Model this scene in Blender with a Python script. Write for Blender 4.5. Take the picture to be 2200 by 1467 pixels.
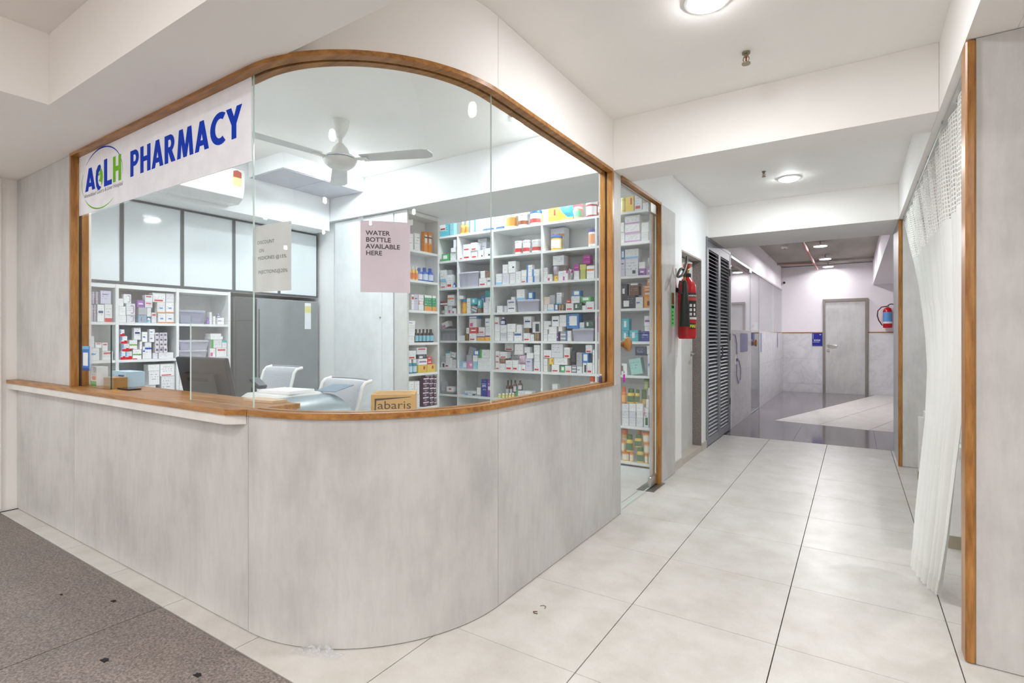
import bpy, math, random
from mathutils import Vector, Matrix
random.seed(7)
for o in list(bpy.data.objects): bpy.data.objects.remove(o)
SC = bpy.context.scene
COL = SC.collection
PI = math.pi
# ------------------------------------------------------------------ camera
YAW = 0.57543
cam = bpy.data.cameras.new('camera')
cam.sensor_width = 36.0
cam.lens = 36.0 * 1134.45 / 2200.0
cam.shift_y = -8.74 / 2200.0
cam.clip_start = 0.02
camo = bpy.data.objects.new('camera', cam)
camo.location = (0, 0, 1.2375)
camo.rotation_euler = (PI / 2, 0, YAW)
COL.objects.link(camo)
SC.camera = camo
# ------------------------------------------------------------------ world, exposure
SC.view_settings.view_transform = 'Standard'
SC.view_settings.look = 'None'
SC.view_settings.gamma = 1.0
SC.view_settings.use_curve_mapping = False
SC.view_settings.exposure = 1.18
SC.cycles.max_bounces = 16; SC.cycles.diffuse_bounces = 9; SC.cycles.transparent_max_bounces = 24
wd = bpy.data.worlds.new('world'); SC.world = wd
wd.use_nodes = True
wd.node_tree.nodes['Background'].inputs[0].default_value = (0.9, 0.93, 1.0, 1)
wd.node_tree.nodes['Background'].inputs[1].default_value = 0.25
# ------------------------------------------------------------------ lamps of the place and added fill lamps: (x, y, ceiling z, watts, colour, sort)
WARM = (1.0, 0.972, 0.958); NEUT = (0.985, 0.985, 1.0); COOL = (0.90, 0.968, 1.0); FAR = (0.985, 0.965, 1.0)
DOWNLIGHTS = [
    (-0.54, 2.40, 2.715, 9.5, NEUT, 'corridor ceiling near the sprinkler head'),
    (-0.51, 5.50, 2.715, 8.6, COOL, 'corridor ceiling between the two deep beams'),
    (-3.52, 3.03, 2.715, 6.6, COOL, 'pharmacy ceiling behind the fan'),
    (-1.86, 3.02, 2.715, 6.6, COOL, 'pharmacy ceiling against the curved window head'),
    (-2.35, 4.45, 2.715, 3.8, COOL, 'pharmacy ceiling above the back shelving'),
    (-3.35, 4.35, 2.715, 3.8, COOL, 'pharmacy ceiling above the back shelving, far end'),
    (-3.75, 1.80, 2.715, 6.6, COOL, 'pharmacy ceiling over the counter end'),
    (-1.5, -0.35, 2.715, 10.5, WARM, 'hall ceiling in front of the pharmacy sign'),
    (-4.3, -0.55, 2.37, 10, COOL, 'dropped hall ceiling at the counter end, added fill'),  # added out of view to brighten the left counter panels
    (-4.3, -2.8, 2.37, 10, WARM, 'dropped hall ceiling, farther along, added fill'),  # second unseen lamp added for the dim left end
    (0.7, -0.5, 2.715, 12, WARM, 'hall ceiling behind the viewpoint'),
    (-1.6, -2.3, 2.715, 13, WARM, 'hall ceiling, second row left'),
    (1.2, -2.3, 2.715, 13, WARM, 'hall ceiling, second row right'),
    (2.2, 0.2, 2.715, 9.5, COOL, 'hall ceiling beside the grey partition, added fill'),  # extra lamp put in to lift the near right panel
    (-1.6, -4.1, 2.715, 13, WARM, 'hall ceiling, last row left'),
    (1.0, -4.1, 2.715, 13, WARM, 'hall ceiling, last row right'),
    (1.6, 4.4, 2.62, 9, NEUT, 'ceiling of the curtained cubicle, added fill'),  # unseen lamp added so the space behind the curtain is bright
]
# ------------------------------------------------------------------ colour + material helpers
def lin(c):
    c = c / 255.0
    return c / 12.92 if c <= 0.04045 else ((c + 0.055) / 1.055) ** 2.4
def S(r, g, b): return (lin(r), lin(g), lin(b), 1.0)
MATS = {}
class NT:
    def __init__(s, name):
        s.m = bpy.data.materials.new(name); s.m.use_nodes = True
        s.t = s.m.node_tree; s.t.nodes.clear()
        s.out = s.n('ShaderNodeOutputMaterial')
    def n(s, typ, **kw):
        nd = s.t.nodes.new(typ)
        for k, v in kw.items(): setattr(nd, k, v)
        return nd
    def l(s, a, b): s.t.links.new(a, b)
    def bsdf(s, col=None, rough=0.5, spec=0.5, metal=0.0):
        b = s.n('ShaderNodeBsdfPrincipled')
        if col is not None: b.inputs['Base Color'].default_value = col
        b.inputs['Roughness'].default_value = rough
        b.inputs['Specular IOR Level'].default_value = spec
        b.inputs['Metallic'].default_value = metal
        s.l(b.outputs[0], s.out.inputs[0]); return b
    def coord(s, scale=(1, 1, 1), kind='Object'):
        tc = s.n('ShaderNodeTexCoord'); mp = s.n('ShaderNodeMapping')
        mp.inputs['Scale'].default_value = scale
        s.l(tc.outputs[kind], mp.inputs[0]); return mp.outputs[0]
    def noise(s, vec, scale, detail=4, rough=0.55):
        nz = s.n('ShaderNodeTexNoise'); nz.inputs['Scale'].default_value = scale
        nz.inputs['Detail'].default_value = detail; nz.inputs['Roughness'].default_value = rough
        s.l(vec, nz.inputs['Vector']); return nz.outputs[0]
    def ramp(s, fac, stops):
        r = s.n('ShaderNodeValToRGB'); e = r.color_ramp.elements
        while len(e) < len(stops): e.new(0.5)
        for i, (p, c) in enumerate(stops): e[i].position = p; e[i].color = c
        s.l(fac, r.inputs[0]); return r.outputs[0]
    def mix(s, fac, a, b, mode='MIX'):
        m = s.n('ShaderNodeMix', data_type='RGBA', blend_type=mode)
        if isinstance(fac, (int, float)): m.inputs[0].default_value = fac
        else: s.l(fac, m.inputs[0])
        for i, x in ((6, a), (7, b)):
            if isinstance(x, tuple): m.inputs[i].default_value = x
            else: s.l(x, m.inputs[i])
        return m.outputs[2]
    def math(s, op, a, b=None, c=None):
        m = s.n('ShaderNodeMath', operation=op)
        for i, x in enumerate((a, b, c)):
            if x is None: continue
            if isinstance(x, (int, float)): m.inputs[i].default_value = x
            else: s.l(x, m.inputs[i])
        return m.outputs[0]
    def bump(s, b, h, strength=0.2, dist=0.002):
        bp = s.n('ShaderNodeBump'); bp.inputs['Strength'].default_value = strength
        bp.inputs['Distance'].default_value = dist
        s.l(h, bp.inputs['Height']); s.l(bp.outputs[0], b.inputs['Normal'])
def plain(r, g, b, rough=0.5, spec=0.5, metal=0.0):
    k = ('plain', r, g, b, rough, spec, metal)
    if k not in MATS:
        t = NT('paint_%d_%d_%d' % (r, g, b)); bs = t.bsdf(None, rough, spec, metal)
        # a trace of unevenness so that no surface is one flat value
        c = S(r, g, b); d = tuple(x * 0.93 for x in c[:3]) + (1,)
        t.l(t.ramp(t.noise(t.coord(), 9, 2), [(0.35, d), (0.65, c)]), bs.inputs['Base Color'])
        MATS[k] = t.m
    return MATS[k]
def emit(r, g, b, st):
    k = ('emit', r, g, b, st)
    if k not in MATS:
        t = NT('lamp_diffuser'); e = t.n('ShaderNodeEmission')
        e.inputs[0].default_value = (r, g, b, 1); e.inputs[1].default_value = st
        t.l(e.outputs[0], t.out.inputs[0]); MATS[k] = t.m
    return MATS[k]
def make(fn):
    def g(*a):
        k = (fn.__name__,) + a
        if k not in MATS: MATS[k] = fn(*a)
        return MATS[k]
    return g
@make
def paintwall(r, g, b, rough=0.6):
    t = NT('wall_paint'); bs = t.bsdf(None, rough, 0.3)
    c = S(r, g, b); d = tuple(x * 0.96 for x in c[:3]) + (1,)
    v = t.coord()
    t.l(t.ramp(t.noise(v, 1.7, 3), [(0.3, d), (0.7, c)]), bs.inputs['Base Color'])
    t.bump(bs, t.noise(v, 160, 2), 0.06, 0.001); return t.m
@make
def laminate(k=0):
    t = NT('grey_stone_laminate'); bs = t.bsdf(None, 0.42, 0.4)
    v = t.coord((1, 1, 0.6)); v2 = t.coord((1, 1, 0.2))
    big = t.ramp(t.noise(v, 2.6, 5, 0.6), [(0.30, S(180, 179, 178)), (0.5, S(200, 199, 197)), (0.72, S(210, 209, 208))])
    fine = t.ramp(t.noise(v2, 34, 4, 0.65), [(0.32, (0.90, 0.90, 0.905, 1)), (0.6, (1, 1, 1, 1))])
    t.l(t.mix(0.7, big, fine, 'MULTIPLY'), bs.inputs['Base Color']); return t.m
@make
def wood(dark=0):
    t = NT('oiled_teak'); bs = t.bsdf(None, 0.33, 0.45)
    v = t.coord((6, 6, 6)); nz = t.noise(v, 1.2, 3)
    v2 = t.coord((26, 26, 3) if dark == 0 else (3, 26, 26) if dark == 1 else (26, 3, 26))
    g = t.noise(v2, 1.6, 6, 0.6)
    a = t.ramp(g, [(0.3, S(128, 82, 36)), (0.5, S(166, 114, 56)), (0.72, S(190, 140, 80))])
    b = t.ramp(nz, [(0.3, (0.86, 0.84, 0.82, 1)), (0.7, (1, 1, 1, 1))])
    t.l(t.mix(0.8, a, b, 'MULTIPLY'), bs.inputs['Base Color']); t.bump(bs, g, 0.08, 0.001); return t.m
@make
def porcelain(k=0):
    t = NT('porcelain_tile'); bs = t.bsdf(None, 0.34, 0.38)
    oi = t.n('ShaderNodeObjectInfo')
    tc = t.n('ShaderNodeTexCoord'); va = t.n('ShaderNodeVectorMath', operation='ADD')
    t.l(tc.outputs['Object'], va.inputs[0]); t.l(oi.outputs['Location'], va.inputs[1])
    c = t.ramp(t.noise(va.outputs[0], 5, 6, 0.65), [(0.3, S(196, 192, 185)), (0.55, S(208, 205, 200)), (0.75, S(215, 213, 209))])
    sp = t.ramp(t.noise(va.outputs[0], 120, 3, 0.7), [(0.30, (0.9, 0.89, 0.88, 1)), (0.45, (1, 1, 1, 1))])
    rv = t.ramp(oi.outputs['Random'], [(0, (0.965, 0.96, 0.95, 1)), (1, (1, 1, 1, 1))])
    t.l(t.mix(1.0, t.mix(0.8, c, sp, 'MULTIPLY'), rv, 'MULTIPLY'), bs.inputs['Base Color'])
    t.l(t.math('MULTIPLY_ADD', t.noise(va.outputs[0], 14, 3), 0.14, 0.27), bs.inputs['Roughness'])
    return t.m
@make
def granite(polished=0):
    t = NT('grey_granite'); bs = t.bsdf(None, 0.62 if not polished else 0.09, 0.4)
    v = t.coord()
    a = t.ramp(t.noise(v, 105 if not polished else 120, 5, 0.75), [(0.30, S(74, 70, 70)), (0.46, S(122, 114, 110)), (0.58, S(150, 140, 134)), (0.72, S(184, 172, 163))] if not polished else
               [(0.3, S(88, 84, 88)), (0.5, S(122, 116, 121)), (0.7, S(150, 143, 147))])
    b = t.ramp(t.noise(v, 3.2, 4), [(0.3, (0.82, 0.82, 0.83, 1)), (0.7, (1.0, 0.98, 0.96, 1))])
    t.l(t.mix(0.8, a, b, 'MULTIPLY'), bs.inputs['Base Color'])
    if not polished: t.bump(bs, t.noise(v, 90, 4), 0.35, 0.004)
    return t.m
@make
def marble(k=0):
    t = NT('white_veined_marble'); bs = t.bsdf(None, 0.22, 0.5)
    oi = t.n('ShaderNodeObjectInfo'); tc = t.n('ShaderNodeTexCoord'); va = t.n('ShaderNodeVectorMath', operation='ADD')
    t.l(tc.outputs['Object'], va.inputs[0]); t.l(oi.outputs['Location'], va.inputs[1])
    w = t.n('ShaderNodeTexNoise'); w.inputs['Scale'].default_value = 2.0; w.inputs['Detail'].default_value = 10; w.inputs['Roughness'].default_value = 0.62; w.inputs['Distortion'].default_value = 1.4
    t.l(va.outputs[0], w.inputs['Vector'])
    vein = t.math('ABSOLUTE', t.math('SUBTRACT', w.outputs[0], 0.5))
    c = t.ramp(vein, [(0.0, S(198, 199, 204)), (0.004, S(208, 209, 212)), (0.04, S(216, 216, 219)), (0.2, S(223, 223, 225))])
    t.l(c, bs.inputs['Base Color']); return t.m
@make
def concrete(k=0):
    t = NT('bare_concrete'); bs = t.bsdf(None, 0.8, 0.2); v = t.coord((1, 0.25, 1))
    t.l(t.ramp(t.noise(v, 2.5, 5), [(0.3, S(152, 146, 138)), (0.7, S(176, 170, 162))]), bs.inputs['Base Color']); return t.m
@make
def glass(tint=0):
    t = NT('clear_glass')
    tr = t.n('ShaderNodeBsdfTransparent'); tr.inputs[0].default_value = (0.975, 0.988, 0.985, 1)
    gl = t.n('ShaderNodeBsdfGlossy'); gl.inputs['Roughness'].default_value = 0.0
    # Schlick reflectance of one glass face, the same from either side
    ge = t.n('ShaderNodeNewGeometry'); dp = t.n('ShaderNodeVectorMath', operation='DOT_PRODUCT')
    t.l(ge.outputs['Incoming'], dp.inputs[0]); t.l(ge.outputs['Normal'], dp.inputs[1])
    fr = t.math('MULTIPLY_ADD', t.math('POWER', t.math('SUBTRACT', 1.0, t.math('ABSOLUTE', dp.outputs['Value'])), 5.0), 0.962, 0.038)
    mx = t.n('ShaderNodeMixShader')
    t.l(fr, mx.inputs[0]); t.l(tr.outputs[0], mx.inputs[1]); t.l(gl.outputs[0], mx.inputs[2])
    t.l(mx.outputs[0], t.out.inputs[0]); return t.m
@make
def glassedge(dark=0):
    t = NT('green_glass_edge'); t.bsdf(S(206, 226, 220) if not dark else S(34, 80, 70), 0.15, 0.6); return t.m
@make
def film(k=0):
    t = NT('clear_plastic_film')
    tr = t.n('ShaderNodeBsdfTransparent'); tr.inputs[0].default_value = (0.93, 0.94, 0.95, 1)
    b = t.n('ShaderNodeBsdfPrincipled'); b.inputs['Base Color'].default_value = (0.85, 0.85, 0.87, 1); b.inputs['Roughness'].default_value = 0.12
    mx = t.n('ShaderNodeMixShader'); mx.inputs[0].default_value = 0.22 if k == 0 else k
    t.l(tr.outputs[0], mx.inputs[1]); t.l(b.outputs[0], mx.inputs[2]); t.l(mx.outputs[0], t.out.inputs[0]); return t.m
@make
def binplastic(r, g, b, a):
    t = NT('translucent_plastic')
    tr = t.n('ShaderNodeBsdfTransparent'); tr.inputs[0].default_value = (0.9, 0.9, 0.93, 1)
    bs = t.n('ShaderNodeBsdfPrincipled'); bs.inputs['Base Color'].default_value = S(r, g, b); bs.inputs['Roughness'].default_value = 0.25
    mx = t.n('ShaderNodeMixShader'); mx.inputs[0].default_value = a
    t.l(tr.outputs[0], mx.inputs[1]); t.l(bs.outputs[0], mx.inputs[2]); t.l(mx.outputs[0], t.out.inputs[0]); return t.m
@make
def net(k=0):
    t = NT('white_curtain_net'); tc = t.n('ShaderNodeUVMap')
    sp = t.n('ShaderNodeSeparateXYZ'); t.l(tc.outputs[0], sp.inputs[0])
    def line(o, n): return t.math('LESS_THAN', t.math('FRACT', t.math('MULTIPLY', o, n)), 0.34)
    f = t.math('MAXIMUM', line(sp.outputs[0], 1.0), line(sp.outputs[1], 1.0))
    tr = t.n('ShaderNodeBsdfTransparent'); b = t.n('ShaderNodeBsdfPrincipled')
    b.inputs['Base Color'].default_value = S(236, 236, 232); b.inputs['Roughness'].default_value = 0.8
    f2 = t.math('MULTIPLY_ADD', f, 0.66, 0.20)
    mx = t.n('ShaderNodeMixShader'); t.l(f2, mx.inputs[0]); t.l(tr.outputs[0], mx.inputs[1]); t.l(b.outputs[0], mx.inputs[2])
    t.l(mx.outputs[0], t.out.inputs[0]); return t.m
@make
def cloth(r, g, b):
    t = NT('woven_cloth'); bs = t.bsdf(S(r, g, b), 0.85, 0.2)
    bs.inputs['Sheen Weight'].default_value = 0.2
    t.bump(bs, t.noise(t.coord((1, 1, 0.3)), 60, 3), 0.12, 0.003); return t.m
@make
def meshfabric(k=0):
    t = NT('chair_mesh_fabric'); bs = t.n('ShaderNodeBsdfPrincipled'); bs.inputs['Roughness'].default_value = 0.7
    tc = t.n('ShaderNodeTexCoord'); sp = t.n('ShaderNodeSeparateXYZ'); t.l(tc.outputs['Object'], sp.inputs[0])
    ln = t.math('LESS_THAN', t.math('FRACT', t.math('MULTIPLY', sp.outputs[2], 130.0)), 0.55)
    t.l(t.mix(ln, S(172, 176, 183), S(200, 203, 209)), bs.inputs['Base Color'])
    tr = t.n('ShaderNodeBsdfTransparent'); mx = t.n('ShaderNodeMixShader'); mx.inputs[0].default_value = 0.86
    t.l(tr.outputs[0], mx.inputs[1]); t.l(bs.outputs[0], mx.inputs[2]); t.l(mx.outputs[0], t.out.inputs[0]); return t.m
@make
def carton(r, g, b, ink=0):
    # printed cardboard: fine type lines on the face that carries the 0-1 UV square
    t = NT('printed_carton'); bs = t.bsdf(None, 0.45, 0.35)
    uv = t.n('ShaderNodeUVMap'); sp = t.n('ShaderNodeSeparateXYZ'); t.l(uv.outputs[0], sp.inputs[0])
    oi = t.n('ShaderNodeObjectInfo'); u, v = sp.outputs[0], sp.outputs[1]
    rows = t.math('MULTIPLY', v, 6.0); row = t.math('FLOOR', rows)
    inl = t.math('MULTIPLY', t.math('GREATER_THAN', t.math('FRACT', rows), 0.30), t.math('LESS_THAN', t.math('FRACT', rows), 0.62))
    cb = t.n('ShaderNodeCombineXYZ')
    t.l(t.math('MULTIPLY', u, 9.0), cb.inputs[0]); t.l(t.math('MULTIPLY', row, 3.7), cb.inputs[1]); t.l(t.math('MULTIPLY', oi.outputs['Random'], 40.0), cb.inputs[2])
    nz = t.n('ShaderNodeTexNoise'); nz.inputs['Scale'].default_value = 1.0; nz.inputs['Detail'].default_value = 1; t.l(cb.outputs[0], nz.inputs['Vector'])
    tx = t.math('GREATER_THAN', nz.outputs[0], 0.52)
    box = t.math('MULTIPLY', t.math('MULTIPLY', t.math('GREATER_THAN', u, 0.1), t.math('LESS_THAN', u, 0.86)), t.math('MULTIPLY', t.math('GREATER_THAN', v, 0.3), t.math('LESS_THAN', v, 0.9)))
    f = t.math('MULTIPLY', t.math('MULTIPLY', inl, tx), t.math('MULTIPLY', box, 0.55))
    base = S(r, g, b); inkc = S(96, 100, 128) if ink == 0 else S(238, 238, 238)
    # each printing batch is a slightly different white; a painted grey rim stands for shaded seams between boxes
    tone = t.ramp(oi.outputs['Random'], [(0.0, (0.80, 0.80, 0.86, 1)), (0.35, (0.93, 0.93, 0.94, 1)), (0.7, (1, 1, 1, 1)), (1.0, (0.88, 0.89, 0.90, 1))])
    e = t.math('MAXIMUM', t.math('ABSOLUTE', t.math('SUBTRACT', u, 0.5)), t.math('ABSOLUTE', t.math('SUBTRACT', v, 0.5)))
    seam_shade = t.math('MULTIPLY', t.math('MULTIPLY', t.math('GREATER_THAN', e, 0.465), t.math('LESS_THAN', e, 0.52)), 0.38)
    c = t.mix(seam_shade, t.mix(1.0, t.mix(f, base, inkc), tone, 'MULTIPLY'), S(120, 122, 130))
    t.l(c, bs.inputs['Base Color']); return t.m
@make
def metal(r, g, b, rough=0.3):
    t = NT('brushed_metal'); bs = t.bsdf(S(r, g, b), rough, 0.5, 0.9); return t.m
# ------------------------------------------------------------------ mesh helpers
WORLD = {}
class MB:
    def __init__(s): s.v = []; s.f = []; s.m = []; s.uv = {}
    def add(s, vs, fs, mi=0):
        n = len(s.v); s.v += [tuple(p) for p in vs]
        for k, f in enumerate(fs):
            s.f.append([i + n for i in f]); s.m.append(mi if isinstance(mi, int) else mi[k])
        return s
    def box(s, x0, x1, y0, y1, z0, z1, mi=0):
        return s.add([(x0, y0, z0), (x1, y0, z0), (x1, y1, z0), (x0, y1, z0), (x0, y0, z1), (x1, y0, z1), (x1, y1, z1), (x0, y1, z1)],
                     [(0, 3, 2, 1), (4, 5, 6, 7), (0, 1, 5, 4), (1, 2, 6, 5), (2, 3, 7, 6), (3, 0, 4, 7)], mi)
    def rbox(s, x0, x1, y0, y1, z0, z1, b, mi=0):
        # chamfered box
        vs = []
        for z, i in ((z0, b), (z0 + b, 0), (z1 - b, 0), (z1, b)):
            X0, X1, Y0, Y1 = x0 + i, x1 - i, y0 + i, y1 - i
            vs += [(X0 + b, Y0, z), (X1 - b, Y0, z), (X1, Y0 + b, z), (X1, Y1 - b, z), (X1 - b, Y1, z), (X0 + b, Y1, z), (X0, Y1 - b, z), (X0, Y0 + b, z)]
        fs = [tuple(range(7, -1, -1)), tuple(range(24, 32))]
        for r in range(3):
            for k in range(8): fs.append((r * 8 + k, r * 8 + (k + 1) % 8, r * 8 + 8 + (k + 1) % 8, r * 8 + 8 + k))
        return s.add(vs, fs, mi)
    def prism(s, poly, z0, z1, mi=0):
        n = len(poly); vs = [(x, y, z0) for x, y in poly] + [(x, y, z1) for x, y in poly]
        fs = [tuple(range(n - 1, -1, -1)), tuple(range(n, 2 * n))] + [(i, (i + 1) % n, n + (i + 1) % n, n + i) for i in range(n)]
        return s.add(vs, fs, mi)
    def lathe(s, prof, cx, cy, n=16, mi=0, sx=1.0, sy=1.0):
        vs = []
        for r, z in prof:
            for k in range(n):
                a = 2 * PI * k / n; vs.append((cx + sx * r * math.cos(a), cy + sy * r * math.sin(a), z))
        fs = []; ms = []
        for i in range(len(prof) - 1):
            for k in range(n):
                fs.append((i * n + k, i * n + (k + 1) % n, (i + 1) * n + (k + 1) % n, (i + 1) * n + k)); ms.append(mi if isinstance(mi, int) else mi[i])
        fs.append(tuple(range(n - 1, -1, -1))); ms.append(mi if isinstance(mi, int) else mi[0])
        fs.append(tuple((len(prof) - 1) * n + k for k in range(n))); ms.append(mi if isinstance(mi, int) else mi[-1])
        return s.add(vs, fs, ms)
    def tube(s, pts, r, n=8, mi=0):
        pts = [Vector(p) for p in pts]; rr = r if isinstance(r, (list, tuple)) else [r] * len(pts)
        up = None; vs = []
        for i, p in enumerate(pts):
            d = (pts[min(i + 1, len(pts) - 1)] - pts[max(i - 1, 0)]).normalized()
            if up is None:
                up = Vector((0, 0, 1)) if abs(d.z) < 0.9 else Vector((1, 0, 0))
            a = (up - d * up.dot(d)).normalized(); b = d.cross(a); up = a
            for k in range(n):
                t = 2 * PI * k / n; vs.append(p + (a * math.cos(t) + b * math.sin(t)) * rr[i])
        fs = [(i * n + k, i * n + (k + 1) % n, (i + 1) * n + (k + 1) % n, (i + 1) * n + k) for i in range(len(pts) - 1) for k in range(n)]
        fs += [tuple(range(n - 1, -1, -1)), tuple((len(pts) - 1) * n + k for k in range(n))]
        return s.add(vs, fs, mi)
    def grid(s, fn, nu, nv, mi=0, thick=None):
        vs = [fn(i / nu, j / nv) for j in range(nv + 1) for i in range(nu + 1)]
        fs = [(j * (nu + 1) + i, j * (nu + 1) + i + 1, (j + 1) * (nu + 1) + i + 1, (j + 1) * (nu + 1) + i) for j in range(nv) for i in range(nu)]
        return s.add(vs, fs, mi)
    def xf(s, M):
        s.v = [tuple(M @ Vector(p)) for p in s.v]; return s
    def build(s, name, mats, parent=None, smooth=False, origin=None):
        if not isinstance(mats, (list, tuple)): mats = [mats]
        xs = [p[0] for p in s.v]; ys = [p[1] for p in s.v]; zs = [p[2] for p in s.v]
        c = Vector(((min(xs) + max(xs)) / 2, (min(ys) + max(ys)) / 2, min(zs))) if origin is None else Vector(origin)
        me = bpy.data.meshes.new(name)
        me.from_pydata([(p[0] - c.x, p[1] - c.y, p[2] - c.z) for p in s.v], [], s.f)
        for m in mats: me.materials.append(m)
        for p, mi in zip(me.polygons, s.m): p.material_index = mi
        if s.uv:
            ul = me.uv_layers.new(name='UVMap')
            for p in me.polygons:
                for k, li in enumerate(p.loop_indices): ul.data[li].uv = s.uv[p.index][k] if p.index in s.uv else (3.0, 3.0)
        me.validate(clean_customdata=False)
        if smooth:
            for p in me.polygons: p.use_smooth = True
            me.set_sharp_from_angle(angle=math.radians(35))
        o = bpy.data.objects.new(name, me); COL.objects.link(o)
        if parent is not None:
            o.parent = parent; o.location = c - WORLD[parent]
        else: o.location = c
        WORLD[o] = c; return o
def empty(name, loc, parent=None):
    o = bpy.data.objects.new(name, None); o.empty_display_size = 0.05; COL.objects.link(o)
    loc = Vector(loc)
    if parent is not None: o.parent = parent; o.location = loc - WORLD[parent]
    else: o.location = loc
    WORLD[o] = loc; return o
def tag(o, label, cat, group=None):
    o['label'] = label; o['category'] = cat
    if group: o['group'] = group
    return o
def struct(o, label=None):
    o['kind'] = 'structure'
    if label: o['label'] = label
    return o
def clone(o, loc, parent):
    c = bpy.data.objects.new(o.name.split('.')[0], o.data); COL.objects.link(c); c.parent = parent
    c.location = Vector(loc) - WORLD[parent]; WORLD[c] = Vector(loc); return c
def bxo(name, x0, x1, y0, y1, z0, z1, mat, parent=None, ch=0.0):
    b = MB()
    if ch: b.rbox(x0, x1, y0, y1, z0, z1, ch)
    else: b.box(x0, x1, y0, y1, z0, z1)
    return b.build(name, mat, parent)
# lettering: text set in the built-in face, returned as flat polygons (x right, y up)
def text(body, size, bold=0.0, align='LEFT', spacing=1.0, line=1.0):
    cu = bpy.data.curves.new('type', 'FONT'); cu.body = body; cu.size = size; cu.offset = bold
    cu.align_x = align; cu.space_character = spacing; cu.space_line = line; cu.resolution_u = 3
    ob = bpy.data.objects.new('type', cu); COL.objects.link(ob)
    dg = bpy.context.evaluated_depsgraph_get()
    me = bpy.data.meshes.new_from_object(ob.evaluated_get(dg))
    r = ([tuple(v.co[:2]) for v in me.vertices], [tuple(p.vertices) for p in me.polygons])
    bpy.data.objects.remove(ob); bpy.data.curves.remove(cu); bpy.data.meshes.remove(me)
    return r
def lettering(name, tx, mp, mat, parent, sx=1.0):
    vs, fs = tx
    return MB().add([mp(x * sx, y) for x, y in vs], fs).build(name, mat, parent)
T_WATER = [text(w, 0.026, 0.0005) for w in ('WATER', 'BOTTLE', 'AVAILABLE', 'HERE')]
T_DISC = [text(w, 0.0205, 0.0) for w in ('DISCOUNT', 'ON', 'MEDICINES @15%', 'INJECTIONS@20%')]
T_SUB = text('Ahmedabad Gastro & Liver Hospital', 0.032)
T_ABARIS = text('abaris', 0.085, 0.0)
T_ROOM = text('ROOM', 0.052, 0.001)
T_CARB = text('CARBON D', 0.022, 0.0004, 'CENTER')
T_FIRE = text('FIRE', 0.036, 0.001, 'CENTER')
# ------------------------------------------------------------------ outline of the pharmacy front: straight, quarter round, straight
CXc, CYc, RR, WY, WX = -2.125, 2.008, 0.75, 1.258, -1.375
SA = RR * PI / 2
def path(s, o=0.0):
    if s < 0: return (CXc + s, WY + o)
    if s <= SA:
        a = -PI / 2 + s / RR; return (CXc + (RR - o) * math.cos(a), CYc + (RR - o) * math.sin(a))
    return (WX - o, CYc + s - SA)
def ssteps(s0, s1):
    L = [s0]
    for k in range(0, 33):
        q = SA * k / 32
        if s0 + 1e-4 < q < s1 - 1e-4: L.append(q)
    return L + [s1]
def sweep(b, s0, s1, prof, mi=0, endmi=None, sidemi=None):
    L = ssteps(s0, s1); n = len(prof); vs = []
    for s in L:
        for o, z in prof: x, y = path(s, o); vs.append((x, y, z))
    fs = []; ms = []
    for i in range(len(L) - 1):
        for k in range(n):
            fs.append((i * n + k, (i + 1) * n + k, (i + 1) * n + (k + 1) % n, i * n + (k + 1) % n)); ms.append(sidemi[k] if sidemi else mi)
    e = mi if endmi is None else endmi
    fs += [tuple(range(n)), tuple((len(L) - 1) * n + k for k in range(n - 1, -1, -1))]; ms += [e, e]
    return b.add(vs, fs, ms)
def rectp(o0, o1, z0, z1): return [(o0, z0), (o0, z1), (o1, z1), (o1, z0)]
# ================================================================== THE SETTING
M_WALL = paintwall(244, 241, 238); M_CEIL = paintwall(244, 242, 239); M_COOLW = paintwall(243, 245, 246)
M_LAM = laminate(); M_WOOD = wood(0); M_WOODX = wood(1); M_WOODY = wood(2); M_TILE = porcelain(); M_GRAN = granite(0); M_GRANP = granite(1)
M_GROUT = plain(92, 86, 80, 0.9, 0.1)
# ---- floor: bed, porcelain tiles, granite slabs
floor = struct(MB().box(-5.3, 3.1, -5.1, 13.85, -0.16, -0.012).build('floor', M_GROUT))
TX0, TY0, TS = -0.2655, 1.161, 0.6
def tile(x0, x1, y0, y1, gx=0.0022, gy=0.0013):
    return bxo('floor_tile', x0 + gx, x1 - gx, y0 + gy, y1 - gy, -0.012, 0.0, M_TILE, floor)
proto = tile(TX0, TX0 + TS, TY0, TY0 + TS)
for j in range(10):
    for i in range(-8, 5):
        if i == 0 and j == 0: continue
        x0 = TX0 + i * TS; y0 = TY0 + j * TS
        if j > 0 and i < -6: continue
        if j == 9: tile(x0, x0 + TS, y0, 7.10)
        else: clone(proto, (x0 + TS / 2, y0 + TS / 2, -0.012), floor)
for x0, x1 in ((-5.25, -2.67), (-2.67, -0.27), (-0.27, 3.05)):
    for y0, y1 in ((-0.44, 1.158), (-2.1, -0.44), (-5.0, -2.1)):
        bxo('granite_slab', x0 + 0.003, x1 - 0.003, y0 + 0.002, y1 - 0.002, -0.012, 0.0, M_GRAN, floor)
bxo('pharmacy_floor_slab', -5.2, -3.27, 1.77, 4.95, -0.012, -0.001, M_TILE, floor)
bxo('cubicle_floor_slab', 2.74, 3.05, 1.17, 7.1, -0.012, -0.001, M_TILE, floor)
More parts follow.
